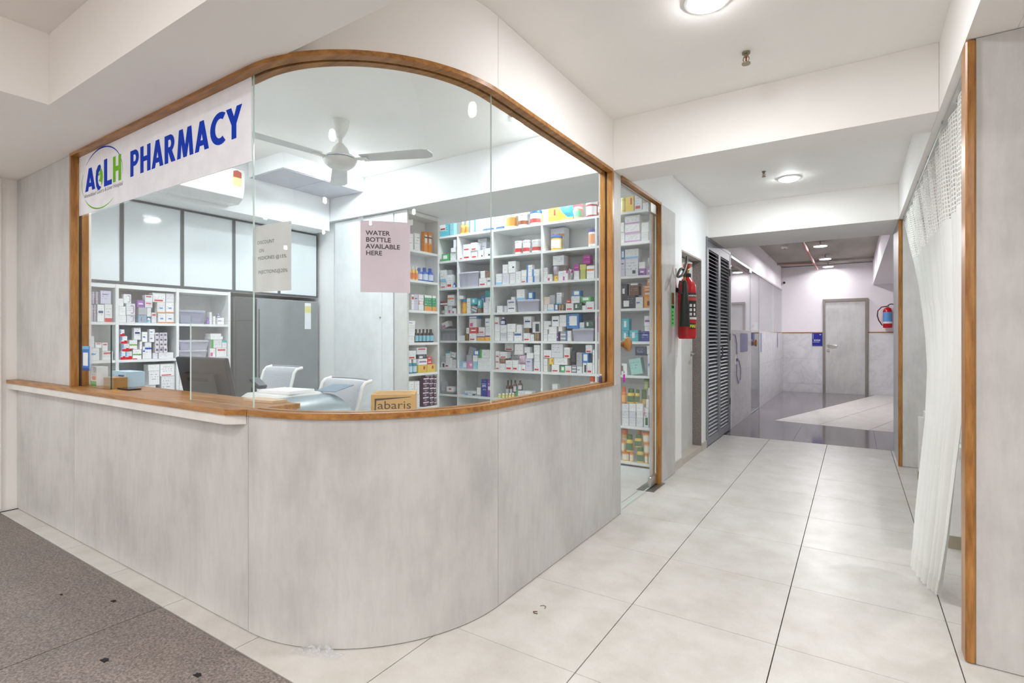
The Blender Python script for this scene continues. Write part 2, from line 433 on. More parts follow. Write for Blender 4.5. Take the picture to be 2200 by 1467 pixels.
# far lobby: polished granite with a wedge of pale tile
for x0, x1 in ((-1.46, -0.62), (-0.62, 0.21), (0.21, 1.05), (1.05, 3.05)):
    bxo('polished_granite_slab', x0 + 0.001, x1 - 0.001, 7.103, 8.45, -0.012, 0.0, M_GRANP, floor)
def edge_y(x): return 8.75 - (x + 1.0) * 0.214
MB().prism([(-3.4, 8.452), (0.39, 8.452), (-0.998, edge_y(-0.998)), (0.36, 13.70), (-3.4, 13.70)], -0.012, 0.0).build('polished_granite_slab', M_GRANP, floor)
base = [-1.0, -0.43, 0.16, 0.76, 1.4, 2.1, 3.0]
for a, b in zip(base[:-1], base[1:]):
    ya, yb = max(edge_y(a), 8.455), max(edge_y(b), 8.455)
    k = 0.2755
    poly = [(a + 0.003, ya), (b - 0.003, yb), (b - 0.003 + (13.70 - yb) * k, 13.70), (a + 0.003 + (13.70 - ya) * k, 13.70)]
    MB().prism([(min(x, 3.04), y) for x, y in poly], -0.012, 0.0005).build('floor_tile', M_TILE, floor)
# ---- ceilings and beams (each beam a part of the ceiling)
ZB, ZC = 2.37, 2.715
ceiling = struct(MB().box(-5.25, 3.1, -5.1, 7.2, ZC, 2.87).build('ceiling', M_CEIL))
def beam(n, x0, x1, y0, y1, z0, z1=ZC, m=M_CEIL): return bxo(n, x0, x1, y0, y1, z0, z1 - 0.0005, m, ceiling)
beam('beam', -3.29, 3.05, 0.93, 1.28, ZB)                 # along the hall, over the counter line
beam('beam', -5.2, -3.291, -5.0, 1.30, ZB)                # dropped strip over the hall's left end
beam('beam', -1.375, 0.354, 3.38, 3.70, ZB)               # first corridor beam
beam('beam', -1.40, 0.354, 6.25, 7.15, ZB)                # second corridor beam
beam('beam', 0.355, 0.50, 1.281, 7.15, ZB)                # header over the curtain
beam('beam', 0.501, 3.05, 1.281, 2.66, ZB)                # soffit over the near partition
beam('beam', 0.501, 3.05, 6.28, 7.15, ZB)
beam('cubicle_ceiling', 0.501, 3.05, 2.665, 6.275, 2.62)
beam('beam', -4.98, -1.47, 3.36, 4.08, ZB, m=M_COOLW)     # inside the pharmacy
beam('bulkhead', -4.98, -4.30, 1.34, 3.355, 2.275, m=M_COOLW)
bh = beam('duct_box', -4.296, -3.81, 2.53, 3.352, 2.59, m=M_COOLW)
for y0, y1 in ((2.54, 2.93), (2.936, 3.345)):
    bxo('access_panel', -4.285, -3.82, y0, y1, 2.584, 2.5895, plain(196, 196, 206, 0.5), bh)
# ---- pharmacy front
wall_front = struct(sweep(MB(), -2.961, 2.69, rectp(0.013, 0.10, 0.0, 0.912)).build('wall_front', M_COOLW))
def panel(s0, s1, z0, z1, g=0.0015, o0=0.0, o1=0.0125):
    return sweep(MB(), s0 + g, s1 - g, rectp(o0, o1, z0, z1)).build('laminate_panel', M_LAM, wall_front, smooth=True)
for s0, s1 in ((-2.961, -1.898), (-1.898, -0.012), (-0.012, 1.172), (1.172, 2.541), (2.541, 2.685)): panel(s0, s1, 0.004, 0.911)
panel(-2.961, -1.935, 0.937, 2.3685)
sweep(MB(), -2.961, -1.936, rectp(0.013, 0.10, 0.937, 2.368)).build('upper_wall', M_COOLW, wall_front)
panel(2.541, 2.685, 0.9115, 2.3685)
sweep(MB(), 2.541, 2.685, rectp(0.013, 0.10, 0.912, 2.368)).build('upper_wall', M_LAM, wall_front)
sweep(MB(), 2.686, 2.692, rectp(0.0, 0.10, 0.0, 2.368)).build('jamb_edge', M_LAM, wall_front)
# fascia above the window, one joint at the end of the curve
for s0, s1 in ((-2.95, 1.171), (1.174, SA + 3.38 - CYc - 0.001)):
    sweep(MB(), s0, s1, rectp(0.0, 0.095, 2.3725, ZC - 0.001)).build('fascia', M_WALL, wall_front, smooth=True)
# window: teak lining in two strips with the glass channel between
window_1 = struct(empty('window_1', (-2.125, 1.30, 0.936)))
for o0, o1 in ((-0.012, 0.028), (0.044, 0.080)):
    sweep(MB(), -1.935, 2.525, rectp(o0, o1, 2.352, 2.3722)).build('head_trim', M_WOODX, window_1, smooth=True)
    sweep(MB(), -0.001, 2.54, rectp(o0, o1, 0.9125, 0.936)).build('sill_trim', M_WOODX, window_1, smooth=True)
    sweep(MB(), -1.935, -1.913, rectp(o0, o1, 0.937, 2.3515)).build('jamb_trim', M_WOOD, window_1)
    sweep(MB(), 2.513, 2.54, rectp(o0, o1, 0.9365, 2.3515)).build('jamb_trim', M_WOOD, window_1)
sweep(MB(), -1.935, 2.525, rectp(0.0285, 0.0435, 2.362, 2.372)).build('glazing_channel', plain(44, 36, 26, 0.6), window_1)
sweep(MB(), -1.93, -1.917, rectp(0.0285, 0.0435, 0.94, 2.36)).build('glazing_channel', plain(44, 36, 26, 0.6), window_1)
sweep(MB(), 2.52, 2.535, rectp(0.0285, 0.0435, 0.94, 2.36)).build('glazing_channel', plain(44, 36, 26, 0.6), window_1)
sweep(MB(), 0.0, 2.52, rectp(0.0285, 0.0435, 0.914, 0.930)).build('glazing_channel', plain(44, 36, 26, 0.6), window_1)
M_GL = glass(); M_GE = glassedge(0); M_GED = glassedge(1)
def pane(name, s0, s1, z0, z1, edge=M_GE, parent=window_1, o0=0.033, o1=0.0395):
    b = MB(); sweep(b, s0, s1, rectp(o0, o1, z0, z1), 0, 1, [0, 1, 0, 1]); return b.build(name, [M_GL, edge], parent, smooth=True)
xs = lambda x: x - CXc
pane('glass_pane', -1.925, xs(-3.588), 0.9375, 1.3095, M_GED)
pane('glass_pane', xs(-2.688), -0.033, 0.9375, 1.3095)
pane('glass_pane', -1.925, -0.033, 1.311, 2.361)
pane('glass_pane', -0.0305, 1.165, 0.931, 2.361)
pane('glass_pane', 1.1675, 2.527, 0.931, 2.361)
# ---- rest of the pharmacy shell
wall_left = struct(bxo('wall_left', -5.25, -5.088, -5.0, 1.36, 0.0, ZC - 0.002, M_WALL))
for y0, y1 in ((-1.2, 0.0), (0.003, 1.17)):
    bxo('wall_lining', -5.0875, -5.075, y0, y1, 0.02, ZB - 0.002, M_WALL, wall_left)
struct(bxo('wall_pharmacy_left', -5.25, -4.99, 1.361, 4.95, 0.0, ZC - 0.002, M_COOLW))
struct(bxo('wall_pharmacy_back', -4.989, -1.40, 4.935, 4.99, 0.0, ZC - 0.002, M_COOLW))
struct(bxo('wall_pharmacy_return', -4.98, -4.275, 3.42, 3.50, 0.0, ZB - 0.002, M_COOLW))
# ---- corridor left wall
wall_corridor = struct(bxo('wall_corridor', -1.52, -1.40, 5.0, 5.16, 0.0, ZC - 0.002, M_COOLW))
def wc(n, x0, x1, y0, y1, z0, z1, m=M_COOLW): return bxo(n, x0, x1, y0, y1, z0, z1, m, wall_corridor)
wc('wall_segment', -1.52, -1.398, 4.8602, 4.9998, 0.0, ZC - 0.002)
wc('wall_segment', -1.52, -1.40, 5.161, 5.955, 2.086, ZC - 0.002)
wc('wall_segment', -1.52, -1.40, 5.956, 6.15, 0.0, ZC - 0.002)
wc('wall_segment', -1.52, -1.40, 6.151, 7.49, 2.375, ZC - 0.002)
wc('wall_segment', -1.52, -1.40, 7.491, 7.60, 0.0, ZC - 0.002)
wc('wall_segment', -1.47, -1.39, 3.70, 4.86, 2.374, ZC - 0.002)
wc('laminate_panel', -1.388, -1.375, 4.425, 4.8595, 0.004, 2.37, M_LAM)
wc('wall_segment', -1.47, -1.389, 4.425, 4.86, 0.0, 2.373, M_LAM)
for y0, y1 in ((4.86, 5.16), (5.956, 6.15)):
    wc('skirting', -1.3995, -1.388, y0, y1, 0.0, 0.085, plain(196, 190, 180, 0.4))
# ---- glass door of the pharmacy
door_1 = struct(empty('door_1', (-1.40, 3.96, 0.0)))
bxo('door_head', -1.43, -1.363, 3.52, 4.422, 2.352, 2.372, M_WOODY, door_1)
bxo('door_post', -1.402, -1.363, 4.402, 4.424, 0.0, 2.3515, M_WOOD, door_1)
bxo('door_post', -1.43, -1.412, 4.402, 4.424, 0.0, 2.3515, M_WOOD, door_1)
b = MB(); b.box(-1.412, -1.402, 3.527, 4.394, 0.012, 2.345)
b.m = [1, 1, 1, 0, 1, 0]; b.build('glass_leaf', [M_GL, M_GE], door_1)
M_STEEL = metal(190, 188, 184, 0.28)
bxo('patch_fitting', -1.420, -1.394, 4.23, 4.40, 2.262, 2.346, M_STEEL, door_1, 0.004)
bxo('patch_fitting', -1.420, -1.394, 4.23, 4.40, 0.012, 0.095, M_STEEL, door_1, 0.004)
bxo('floor_spring_plate', -1.487, -1.345, 4.15, 4.46, 0.0, 0.004, metal(150, 148, 146, 0.4), door_1)
def knob(x, y, z, parent, sgn, r=0.052):
    b = MB().lathe([(0.018, 0.0), (0.018, 0.012), (0.030, 0.018), (r * 0.62, 0.030), (r * 0.95, 0.040), (r, 0.050), (r * 0.97, 0.060), (r * 0.8, 0.066), (0.0005, 0.067)], 0, 0, 24)
    b.xf(Matrix.Translation((x, y, z)) @ Matrix.Rotation(sgn * PI / 2, 4, 'Y'))
    return b.build('door_knob', M_WOOD, parent, smooth=True)
knob(-1.402, 3.60, 1.19, door_1, 1); knob(-1.412, 3.60, 1.19, door_1, -1)
b = MB().box(-1.416, -1.396, 3.60, 3.625, 0.995, 1.035); b.build('lock_body', M_STEEL, door_1)
# ---- recessed door with granite jamb
door_2 = struct(empty('door_2', (-1.50, 5.55, 0.0)))
bxo('door_leaf', -1.53, -1.492, 5.165, 5.935, 0.06, 2.06, plain(214, 214, 212, 0.45), door_2)
bxo('granite_jamb', -1.60, -1.4005, 5.936, 5.954, 0.062, 2.07, M_GRAN, door_2)
bxo('granite_jamb', -1.60, -1.4005, 5.163, 5.175, 0.062, 2.07, plain(214, 214, 212, 0.45), door_2)
bxo('granite_lintel', -1.60, -1.4005, 5.163, 5.954, 2.0705, 2.085, plain(176, 170, 160, 0.6), door_2)
bxo('threshold', -1.60, -1.395, 5.163, 5.954, 0.0, 0.06, plain(190, 183, 172, 0.4), door_2)
h = MB().tube([(-1.49, 5.87, 1.06), (-1.44, 5.87, 1.06), (-1.438, 5.86, 1.06), (-1.438, 5.74, 1.06)], 0.009, 10)
h.lathe([(0.026, 0), (0.026, 0.008)], 0, 0, 16); n = len(h.v) - 32
h.v[n:] = [tuple(Vector((-1.492, 5.87, 1.06)) + Matrix.Rotation(PI / 2, 3, 'Y') @ Vector(p)) for p in h.v[n:]]
h.build('lever_handle', M_STEEL, door_2, smooth=True)
# ---- louvred service doors
M_LOU = plain(132, 136, 142, 0.42); M_LOUD = plain(74, 77, 82, 0.5)
door_3 = struct(empty('door_3', (-1.40, 6.82, 0.0)))
bxo('door_surround', -1.43, -1.385, 6.155, 6.19, 0.0, 2.37, M_LOU, door_3); bxo('door_surround', -1.43, -1.385, 7.445, 7.485, 0.0, 2.37, M_LOU, door_3)
bxo('door_surround', -1.43, -1.385, 6.19, 7.445, 2.335, 2.37, M_LOU, door_3)
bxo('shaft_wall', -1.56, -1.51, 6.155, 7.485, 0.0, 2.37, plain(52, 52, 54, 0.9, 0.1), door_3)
slat0 = None
for (y0, y1) in ((6.193, 6.815), (6.82, 7.442)):
    leaf = empty('louvre_leaf', (-1.40, (y0 + y1) / 2, 0.015), door_3)
    fr = MB()
    for a, c in ((y0, y0 + 0.05), (y1 - 0.05, y1)): fr.box(-1.425, -1.388, a, c, 0.015, 2.333)
    fr.box(-1.425, -1.388, y0 + 0.05, y1 - 0.05, 0.015, 0.10); fr.box(-1.425, -1.388, y0 + 0.05, y1 - 0.05, 2.24, 2.333)
    fr.build('leaf_frame', M_LOU, leaf)
    N = 50
    for k in range(N):
        z = 0.118 + k * (2.115 / (N - 1)); ym = (y0 + y1) / 2
        if slat0 is None:
            b = MB(); w = (y1 - y0) / 2 - 0.052
            b.add([(-1.424, ym - w, z + 0.014), (-1.424, ym + w, z + 0.014), (-1.392, ym + w, z - 0.011), (-1.392, ym - w, z - 0.011),
                   (-1.424, ym - w, z + 0.018), (-1.424, ym + w, z + 0.018), (-1.392, ym + w, z - 0.007), (-1.392, ym - w, z - 0.007)],
                  [(0, 1, 2, 3), (7, 6, 5, 4), (0, 4, 5, 1), (1, 5, 6, 2), (2, 6, 7, 3), (3, 7, 4, 0)])
            slat0 = b.build('louvre_slat', M_LOU, leaf)
        else: clone(slat0, (-1.408, ym, z - 0.011), leaf)
b = MB().tube([(-1.388, 6.86, 0.98), (-1.362, 6.86, 1.0), (-1.362, 6.86, 1.12), (-1.388, 6.86, 1.14)], 0.008, 8)
b.build('pull_handle', M_LOUD, door_3, smooth=True)
for z in (0.35, 1.2, 2.05): bxo('hinge', -1.386, -1.378, 7.43, 7.46, z, z + 0.09, M_LOUD, door_3)
# ---- partitions of the curtained cubicle
wall_right = struct(bxo('wall_right', 0.388, 3.05, 2.645, 2.72, 0.0, ZB - 0.002, M_LAM))
bxo('laminate_panel', 0.386, 1.60, 2.630, 2.6445, 0.003, ZB - 0.003, M_LAM, wall_right); bxo('laminate_panel', 1.603, 3.05, 2.630, 2.6445, 0.003, ZB - 0.003, M_LAM, wall_right)
bxo('edge_trim', 0.354, 0.3855, 2.624, 2.722, 0.0, ZB - 0.003, M_WOOD, wall_right, 0.006)
wall_cubicle = struct(bxo('wall_cubicle', 0.388, 3.05, 6.30, 7.10, 0.0, ZB - 0.002, M_LAM))
bxo('edge_trim', 0.353, 0.3855, 6.276, 6.315, 0.0, ZB - 0.003, M_WOOD, wall_cubicle, 0.004)
bxo('laminate_panel', 0.386, 3.05, 6.282, 6.299, 0.003, ZB - 0.003, M_LAM, wall_cubicle)
bxo('end_panel', 0.358, 0.387, 6.316, 7.13, 0.0, ZB - 0.003, plain(198, 196, 197, 0.45), wall_cubicle)
struct(bxo('wall_hall_right', 3.051, 3.12, -5.0, 13.8, 0.0, 2.8, M_WALL))
struct(bxo('wall_hall_back', -5.08, 3.05, -5.1, -5.0, 0.0, ZC - 0.002, M_WALL))
# ---- far lobby
M_FARW = paintwall(238, 234, 238); M_MARB = marble()
wall_far = struct(bxo('wall_far', -3.4, 3.05, 13.76, 13.86, 0.0, 2.86, M_FARW))
def marb(x0, x1, y0, y1, z0, z1, parent): return bxo('marble_panel', x0, x1, y0, y1, z0, z1, M_MARB, parent)
for x0, x1 in ((-3.38, -2.2), (-2.198, -1.47), (-1.468, -0.60), (0.245, 1.40), (1.402, 2.6)):
    for z0, z1 in ((0.001, 0.184), (0.186, 0.759), (0.761, 1.335)): marb(x0 + 0.001, x1 - 0.001, 13.742, 13.759, z0, z1, wall_far)
for x0, x1 in ((-3.38, -0.60), (0.245, 2.6)): bxo('dado_rail', x0, x1, 13.735, 13.759, 1.336, 1.357, M_WOODX, wall_far)
far_ceiling = struct(bxo('ceiling_lobby', -3.4, 3.05, 7.201, 13.86, 2.87, 2.95, concrete()))
fb = bxo('beam', -1.60, -1.43, 7.61, 13.755, 2.35, 2.869, M_FARW, far_ceiling)
bxo('beam', 0.33, 1.2, 7.16, 13.755, 2.37, 2.869, M_FARW, far_ceiling)
bxo('ceiling_rib', -1.428, 0.328, 12.9, 13.0, 2.83, 2.869, concrete(), far_ceiling)
wall_lobby = struct(bxo('wall_lobby', -1.55, -1.4175, 7.61, 9.22, 0.0, 1.34, M_FARW))
bxo('wall_segment', -1.55, -1.4175, 10.16, 13.74, 0.0, 1.34, M_FARW, wall_lobby)
for y0, y1 in ((7.61, 8.42), (8.422, 9.22), (10.16, 11.3), (11.302, 12.5), (12.502, 13.73)):
    for z0, z1 in ((0.001, 0.184), (0.186, 0.759), (0.761, 1.335)): marb(-1.417, -1.40, y0 + 0.001, y1 - 0.001, z0, z1, wall_lobby)
for y0, y1 in ((9.221, 9.24), (10.14, 10.159)): bxo('marble_reveal', -1.55, -1.40, y0, y1, 0.001, 1.335, M_MARB, wall_lobby)
struct(bxo('wall_lobby_side', -3.45, -3.4, 7.2, 13.8, 0.0, 2.86, M_FARW))
struct(bxo('wall_lobby_front', -3.4, -1.56, 7.5, 7.6, 0.0, 2.86, M_FARW))
window_2 = struct(empty('window_2', (-1.41, 10.6, 0.0)))
b = MB().box(-1.42, -1.40, 7.62, 13.6, 2.318, 2.348); b.build('top_rail', M_STEEL, window_2)
for y0, y1, z0 in ((7.62, 9.22, 1.342), (9.245, 10.135, 0.01), (10.16, 12.1, 1.342), (12.104, 13.6, 1.342)):
    b = MB().box(-1.415, -1.405, y0, y1, z0, 2.318); b.m = [1, 1, 1, 0, 1, 0]; b.build('glass_pane', [M_GL, M_GE], window_2)
bxo('patch_fitting', -1.424, -1.396, 9.05, 9.28, 2.27, 2.33, M_STEEL, window_2, 0.004)
kb = knob(-1.405, 9.42, 1.15, window_2, 1, 0.06)
M_FRO = plain(150, 150, 186, 0.6)
for y0, y1, z0, z1 in ((8.28, 8.92, 1.02, 1.30), (10.25, 10.42, 0.98, 1.32), (12.62, 12.82, 1.02, 1.33)):
    bxo('frosted_sticker', -1.3995, -1.3985, y0, y1, z0, z1, M_FRO, window_2)
# door at the end of the lobby
door_4 = struct(empty('door_4', (-0.18, 13.75, 0.0)))
M_FRAME = plain(140, 132, 124, 0.5)
bxo('door_frame', -0.598, -0.55, 13.70, 13.758, 0.0, 2.09, M_FRAME, door_4); bxo('door_frame', 0.195, 0.243, 13.70, 13.758, 0.0, 2.09, M_FRAME, door_4)
bxo('door_frame', -0.549, 0.194, 13.70, 13.758, 2.03, 2.09, M_FRAME, door_4)
bxo('door_leaf', -0.548, 0.193, 13.725, 13.757, 0.005, 2.028, M_LAM, door_4)
MB().tube([(-0.49, 13.724, 1.06), (-0.49, 13.68, 1.06), (-0.48, 13.675, 1.06), (-0.33, 13.675, 1.06)], 0.011, 8).build('lever_handle', M_STEEL, door_4, smooth=True)
MB().lathe([(0.032, 0), (0.032, 0.01)], 0, 0, 16).xf(Matrix.Translation((-0.49, 13.724, 1.06)) @ Matrix.Rotation(PI / 2, 4, 'X')).build('rose', M_STEEL, door_4)
MB().lathe([(0.032, 0), (0.032, 0.012)], 0, 0, 16).xf(Matrix.Translation((-0.49, 13.724, 0.95)) @ Matrix.Rotation(PI / 2, 4, 'X')).build('keyhole_rose', M_STEEL, door_4)
# ================================================================== LAMPS
def downlight(x, y, z, w, col, where, r=0.085):
    t = empty('ceiling_downlight', (x, y, z - 0.02))
    tag(t, 'round white recessed downlight in the ' + where, 'ceiling light', 'recessed round downlights')
    MB().lathe([(r + 0.012, z - 0.001), (r + 0.012, z - 0.008), (r, z - 0.012), (r, z - 0.004), (r - 0.004, z - 0.001)], x, y, 32).build('trim_ring', plain(245, 245, 245, 0.4), t, smooth=True)
    # slightly domed opal diffuser: it throws light sideways and leaves a halo on the ceiling
    MB().lathe([(0.012, z - 0.034), (0.045, z - 0.030), (0.068, z - 0.022), (r - 0.003, z - 0.008), (r - 0.001, z - 0.003)], x, y, 24).build('diffuser', emit(*col, w * 5.0), t, smooth=True)
    L = bpy.data.lights.new('downlight_lamp', 'AREA'); L.shape = 'DISK'; L.size = 2 * r; L.energy = w * 0.66; L.color = col
    lo = bpy.data.objects.new('downlight_lamp', L); COL.objects.link(lo); lo.parent = t; lo.location = (0, 0, -0.016)
for x, y, z, w, col, where in DOWNLIGHTS: downlight(x, y, z, w, col, where)
M_WHITE = plain(240, 240, 238, 0.4); M_BLK = plain(24, 24, 26, 0.4)
# lamps hanging on short stems under the lobby slab
for i, (y, nm) in enumerate(((10.35, 'nearest one'), (12.1, 'middle one'), (13.45, 'farthest one'))):
    x = -0.485; zl = 2.78
    t = tag(empty('hanging_downlight', (x, y, zl)), 'white disc lamp hung from the bare lobby slab, ' + nm, 'ceiling light', 'disc lamps of the lobby')
    MB().lathe([(0.10, zl), (0.11, zl + 0.006), (0.11, zl + 0.022), (0.03, zl + 0.03)], x, y, 24).build('housing', M_WHITE, t, smooth=True)
    MB().lathe([(0.098, zl - 0.003), (0.098, zl - 0.001)], x, y, 24).build('diffuser', emit(*FAR, 8.0), t)
    MB().tube([(x, y, zl + 0.03), (x, y, 2.869)], 0.008, 8).build('stem', plain(150, 145, 140), t)
    L = bpy.data.lights.new('lobby_lamp', 'AREA'); L.shape = 'DISK'; L.size = 0.2; L.energy = (17, 12, 3)[i]; L.color = FAR
    lo = bpy.data.objects.new('lobby_lamp', L); COL.objects.link(lo); lo.parent = t; lo.location = (0, 0, -0.006)
t = tag(empty('hanging_downlight', (-2.4, 10.6, 2.75)), 'white disc lamp in the room behind the lobby glass', 'ceiling light')
MB().lathe([(0.10, 2.75), (0.11, 2.756), (0.11, 2.775), (0.03, 2.785)], -2.4, 10.6, 24).build('housing', M_WHITE, t, smooth=True)
MB().tube([(-2.4, 10.6, 2.78), (-2.4, 10.6, 2.869)], 0.008, 8).build('stem', plain(150, 145, 140), t)
L = bpy.data.lights.new('lobby_lamp', 'AREA'); L.shape = 'DISK'; L.size = 0.2; L.energy = 17; L.color = FAR
lo = bpy.data.objects.new('lobby_lamp', L); COL.objects.link(lo); lo.parent = t; lo.location = (0, 0, -0.006)
# sprinklers, pipe, camera
def sprinkler(x, y, z, lab, sc=1.0):
    t = tag(empty('fire_sprinkler', (x, y, z - 0.05 * sc)), lab, 'sprinkler')
    m = metal(150, 140, 120, 0.35)
    MB().lathe([(0.016 * sc, z - 0.001), (0.016 * sc, z - 0.008 * sc), (0.009 * sc, z - 0.012 * sc), (0.009 * sc, z - 0.02 * sc)], x, y, 12).build('body', m, t, smooth=True)
    for s in (-1, 1): MB().tube([(x + s * 0.008 * sc, y, z - 0.018 * sc), (x + s * 0.012 * sc, y, z - 0.03 * sc), (x + s * 0.004 * sc, y, z - 0.045 * sc)], 0.0025 * sc, 6).build('yoke_arm', m, t)
    MB().lathe([(0.003 * sc, z - 0.043 * sc), (0.003 * sc, z - 0.02 * sc)], x, y, 8).build('bulb', plain(150, 40, 36, 0.2), t)
    MB().lathe([(0.017 * sc, z - 0.050 * sc), (0.017 * sc, z - 0.046 * sc)], x, y, 14).build('deflector', m, t)
sprinkler(-0.471, 2.955, ZC, 'brass sprinkler head on the near corridor ceiling', 1.25)
sprinkler(-0.677, 5.16, ZC, 'small sprinkler head on the ceiling beyond the first beam')
t = tag(empty('sprinkler_pipe', (-0.70, 11.0, 2.74)), 'dusty pink sprinkler pipe under the bare lobby ceiling', 'pipe')
MB().tube([(-0.69, 8.0, 2.76), (-0.70, 13.6, 2.76)], 0.022, 10).build('main_run', plain(176, 112, 108, 0.6), t, smooth=True)
MB().tube([(-1.3, 12.6, 2.80), (-0.70, 12.6, 2.78)], 0.014, 8).build('branch', plain(168, 120, 114, 0.6), t, smooth=True)
for y in (9.2, 11.2, 12.8): MB().tube([(-0.695, y, 2.76), (-0.695, y, 2.869)], 0.006, 6).build('hanger', M_STEEL, t)
t = tag(empty('smoke_detector', (-1.05, 10.6, 2.83)), 'small white smoke detector on the lobby slab left of the pipe', 'detector')
MB().lathe([(0.035, 2.83), (0.055, 2.84), (0.055, 2.869)], -1.05, 10.6, 18).build('housing', M_WHITE, t, smooth=True)
MB().lathe([(0.02, 2.824), (0.02, 2.8295)], -1.05, 10.6, 12).build('sensor_ring', M_BLK, t)
t = tag(empty('security_camera', (-1.36, 13.66, 2.46)), 'small white security camera with a black lens at the lobby corner', 'camera')
MB().tube([(-1.36, 13.757, 2.52), (-1.36, 13.64, 2.50)], 0.03, 12).build('housing', M_WHITE, t, smooth=True)
MB().tube([(-1.36, 13.639, 2.50), (-1.36, 13.62, 2.497)], 0.026, 12).build('lens', M_BLK, t, smooth=True)
# ================================================================== SIGN
M_SIGN = plain(246, 248, 255, 0.6, 0.3); M_BLUE = plain(0, 58, 190, 0.6, 0.15); M_GRN = plain(118, 192, 40, 0.6, 0.15); M_INK = plain(58, 58, 66, 0.5)
sign = tag(MB().box(-4.033, -2.162, 1.2860, 1.2900, 1.99, 2.3505).build('pharmacy_sign', M_SIGN), 'long white PHARMACY signboard with blue letters and a hospital logo', 'sign')
YS = 1.2856
KS = YS / 1.245
def SG(x, z, dy=0.0): return (x * KS, YS - dy, 1.2375 + (z - 1.2375) * KS)
def letter(ch):
    q = []
    def quad(a, b, c, d): q.append([a, b, c, d])
    def ring(cx, cy, ro, ri, a0, a1, sxo=1.0, n=16):
        for k in range(n):
            t0 = math.radians(a0 + (a1 - a0) * k / n); t1 = math.radians(a0 + (a1 - a0) * (k + 1) / n)
            q.append([(cx + ro[0] * math.cos(t0), cy + ro[1] * math.sin(t0)), (cx + ro[0] * math.cos(t1), cy + ro[1] * math.sin(t1)),
                      (cx + ri[0] * math.cos(t1), cy + ri[1] * math.sin(t1)), (cx + ri[0] * math.cos(t0), cy + ri[1] * math.sin(t0))])
    T = 0.225
    if ch in 'PR':
        quad((0, 0), (T, 0), (T, 1), (0, 1)); quad((T, .82), (.31, .82), (.31, 1), (T, 1)); quad((T, .38), (.31, .38), (.31, .56), (T, .56))
        ring(.31, .69, (.285, .31), (.085, .13), -90, 90)
        if ch == 'R': quad((.22, .42), (.44, .44), (.66, 0), (.41, 0))
        return q, 0.62 if ch == 'P' else 0.67
    if ch == 'H':
        quad((0, 0), (T, 0), (T, 1), (0, 1)); quad((.455, 0), (.68, 0), (.68, 1), (.455, 1)); quad((T, .41), (.455, .41), (.455, .60), (T, .60)); return q, 0.68
    if ch == 'A':
        quad((0, 0), (.225, 0), (.48, 1), (.26, 1)); quad((.515, 0), (.74, 0), (.48, 1), (.26, 1)); quad((.14, .17), (.60, .17), (.56, .35), (.18, .35)); return q, 0.74
    if ch == 'M':
        quad((0, 0), (.21, 0), (.31, 1), (.11, 1)); quad((.71, 0), (.92, 0), (.81, 1), (.61, 1)); quad((.36, 0), (.56, 0), (.33, 1), (.14, 1)); quad((.36, 0), (.56, 0), (.78, 1), (.59, 1)); return q, 0.92
    if ch == 'C':
        ring(.48, .5, (.48, .525), (.235, .315), 56, 304, n=28); return q, 0.73
    if ch == 'Y':
        quad((.23, 0), (.455, 0), (.455, .47), (.23, .47)); quad((.23, .45), (.455, .45), (.22, 1), (-.03, 1)); quad((.23, .45), (.455, .45), (.72, 1), (.47, 1)); return q, 0.68
    if ch == 'L':
        quad((0, 0), (T, 0), (T, 1), (0, 1)); quad((T, 0), (.54, 0), (.54, .18), (T, .18)); return q, 0.56
    return q, 0.5
def word(wd, x0, x1, z0, z1, mat, gap=0.07):
    L = [letter(c) for c in wd]; tot = sum(w for _, w in L) + gap * (len(wd) - 1); sx = (x1 - x0) / tot; x = 0
    for c, (q, w) in zip(wd, L):
        b = MB()
        for qi, p in enumerate(q): b.add([SG(x0 + (x + a) * sx, z0 + e * (z1 - z0), 0.00004 * qi) for a, e in p], [tuple(range(len(p)))])
        b.build('letter_' + c.lower(), mat, sign); x += w + gap
word('PHARMACY', -3.215, -2.166, 2.085, 2.221, M_BLUE)
word('A', -3.813, -3.668, 2.094, 2.226, M_BLUE); word('L', -3.548, -3.44, 2.086, 2.238, M_BLUE); word('H', -3.43, -3.326, 2.09, 2.231, M_GRN)
# the figure that stands for the G: a blue left crescent with a leafy green belly
def blob(pts, mat, name): MB().add([SG(x, z, 0.0002) for x, z in pts], [tuple(range(len(pts)))]).build(name, mat, sign)
blob([(-3.600, 2.222), (-3.628, 2.220), (-3.655, 2.195), (-3.664, 2.150), (-3.655, 2.105), (-3.632, 2.080), (-3.605, 2.078), (-3.585, 2.092), (-3.612, 2.102), (-3.628, 2.122), (-3.632, 2.150), (-3.622, 2.178), (-3.602, 2.190), (-3.588, 2.205)], M_BLUE, 'logo_crescent')
blob([(-3.606, 2.184), (-3.598, 2.198), (-3.580, 2.194), (-3.566, 2.170), (-3.562, 2.140), (-3.572, 2.108), (-3.586, 2.096), (-3.584, 2.118), (-3.606, 2.126), (-3.622, 2.132), (-3.604, 2.142), (-3.598, 2.160)], M_GRN, 'logo_belly')
blob([(-3.632, 2.166), (-3.612, 2.176), (-3.600, 2.172), (-3.612, 2.158)], M_GRN, 'logo_leaf')
def arcband(a0, a1, mat, name, w0, w1, n=30):
    b = MB(); cx, cz, rx, rz = -3.585, 2.143, 0.275, 0.166; vs = []
    for k in range(n + 1):
        t = k / n; a = math.radians(a0 + (a1 - a0) * t); w = (w0 + (w1 - w0) * t) * math.sin(PI * min(max(t, 0.03), 0.97)) ** 0.5
        vs += [SG(cx + rx * math.cos(a), cz + rz * math.sin(a)), SG(cx + (rx + w) * math.cos(a), cz + (rz + w) * math.sin(a))]
    b.add(vs, [(2 * k, 2 * k + 2, 2 * k + 3, 2 * k + 1) for k in range(n)]); b.build(name, mat, sign)
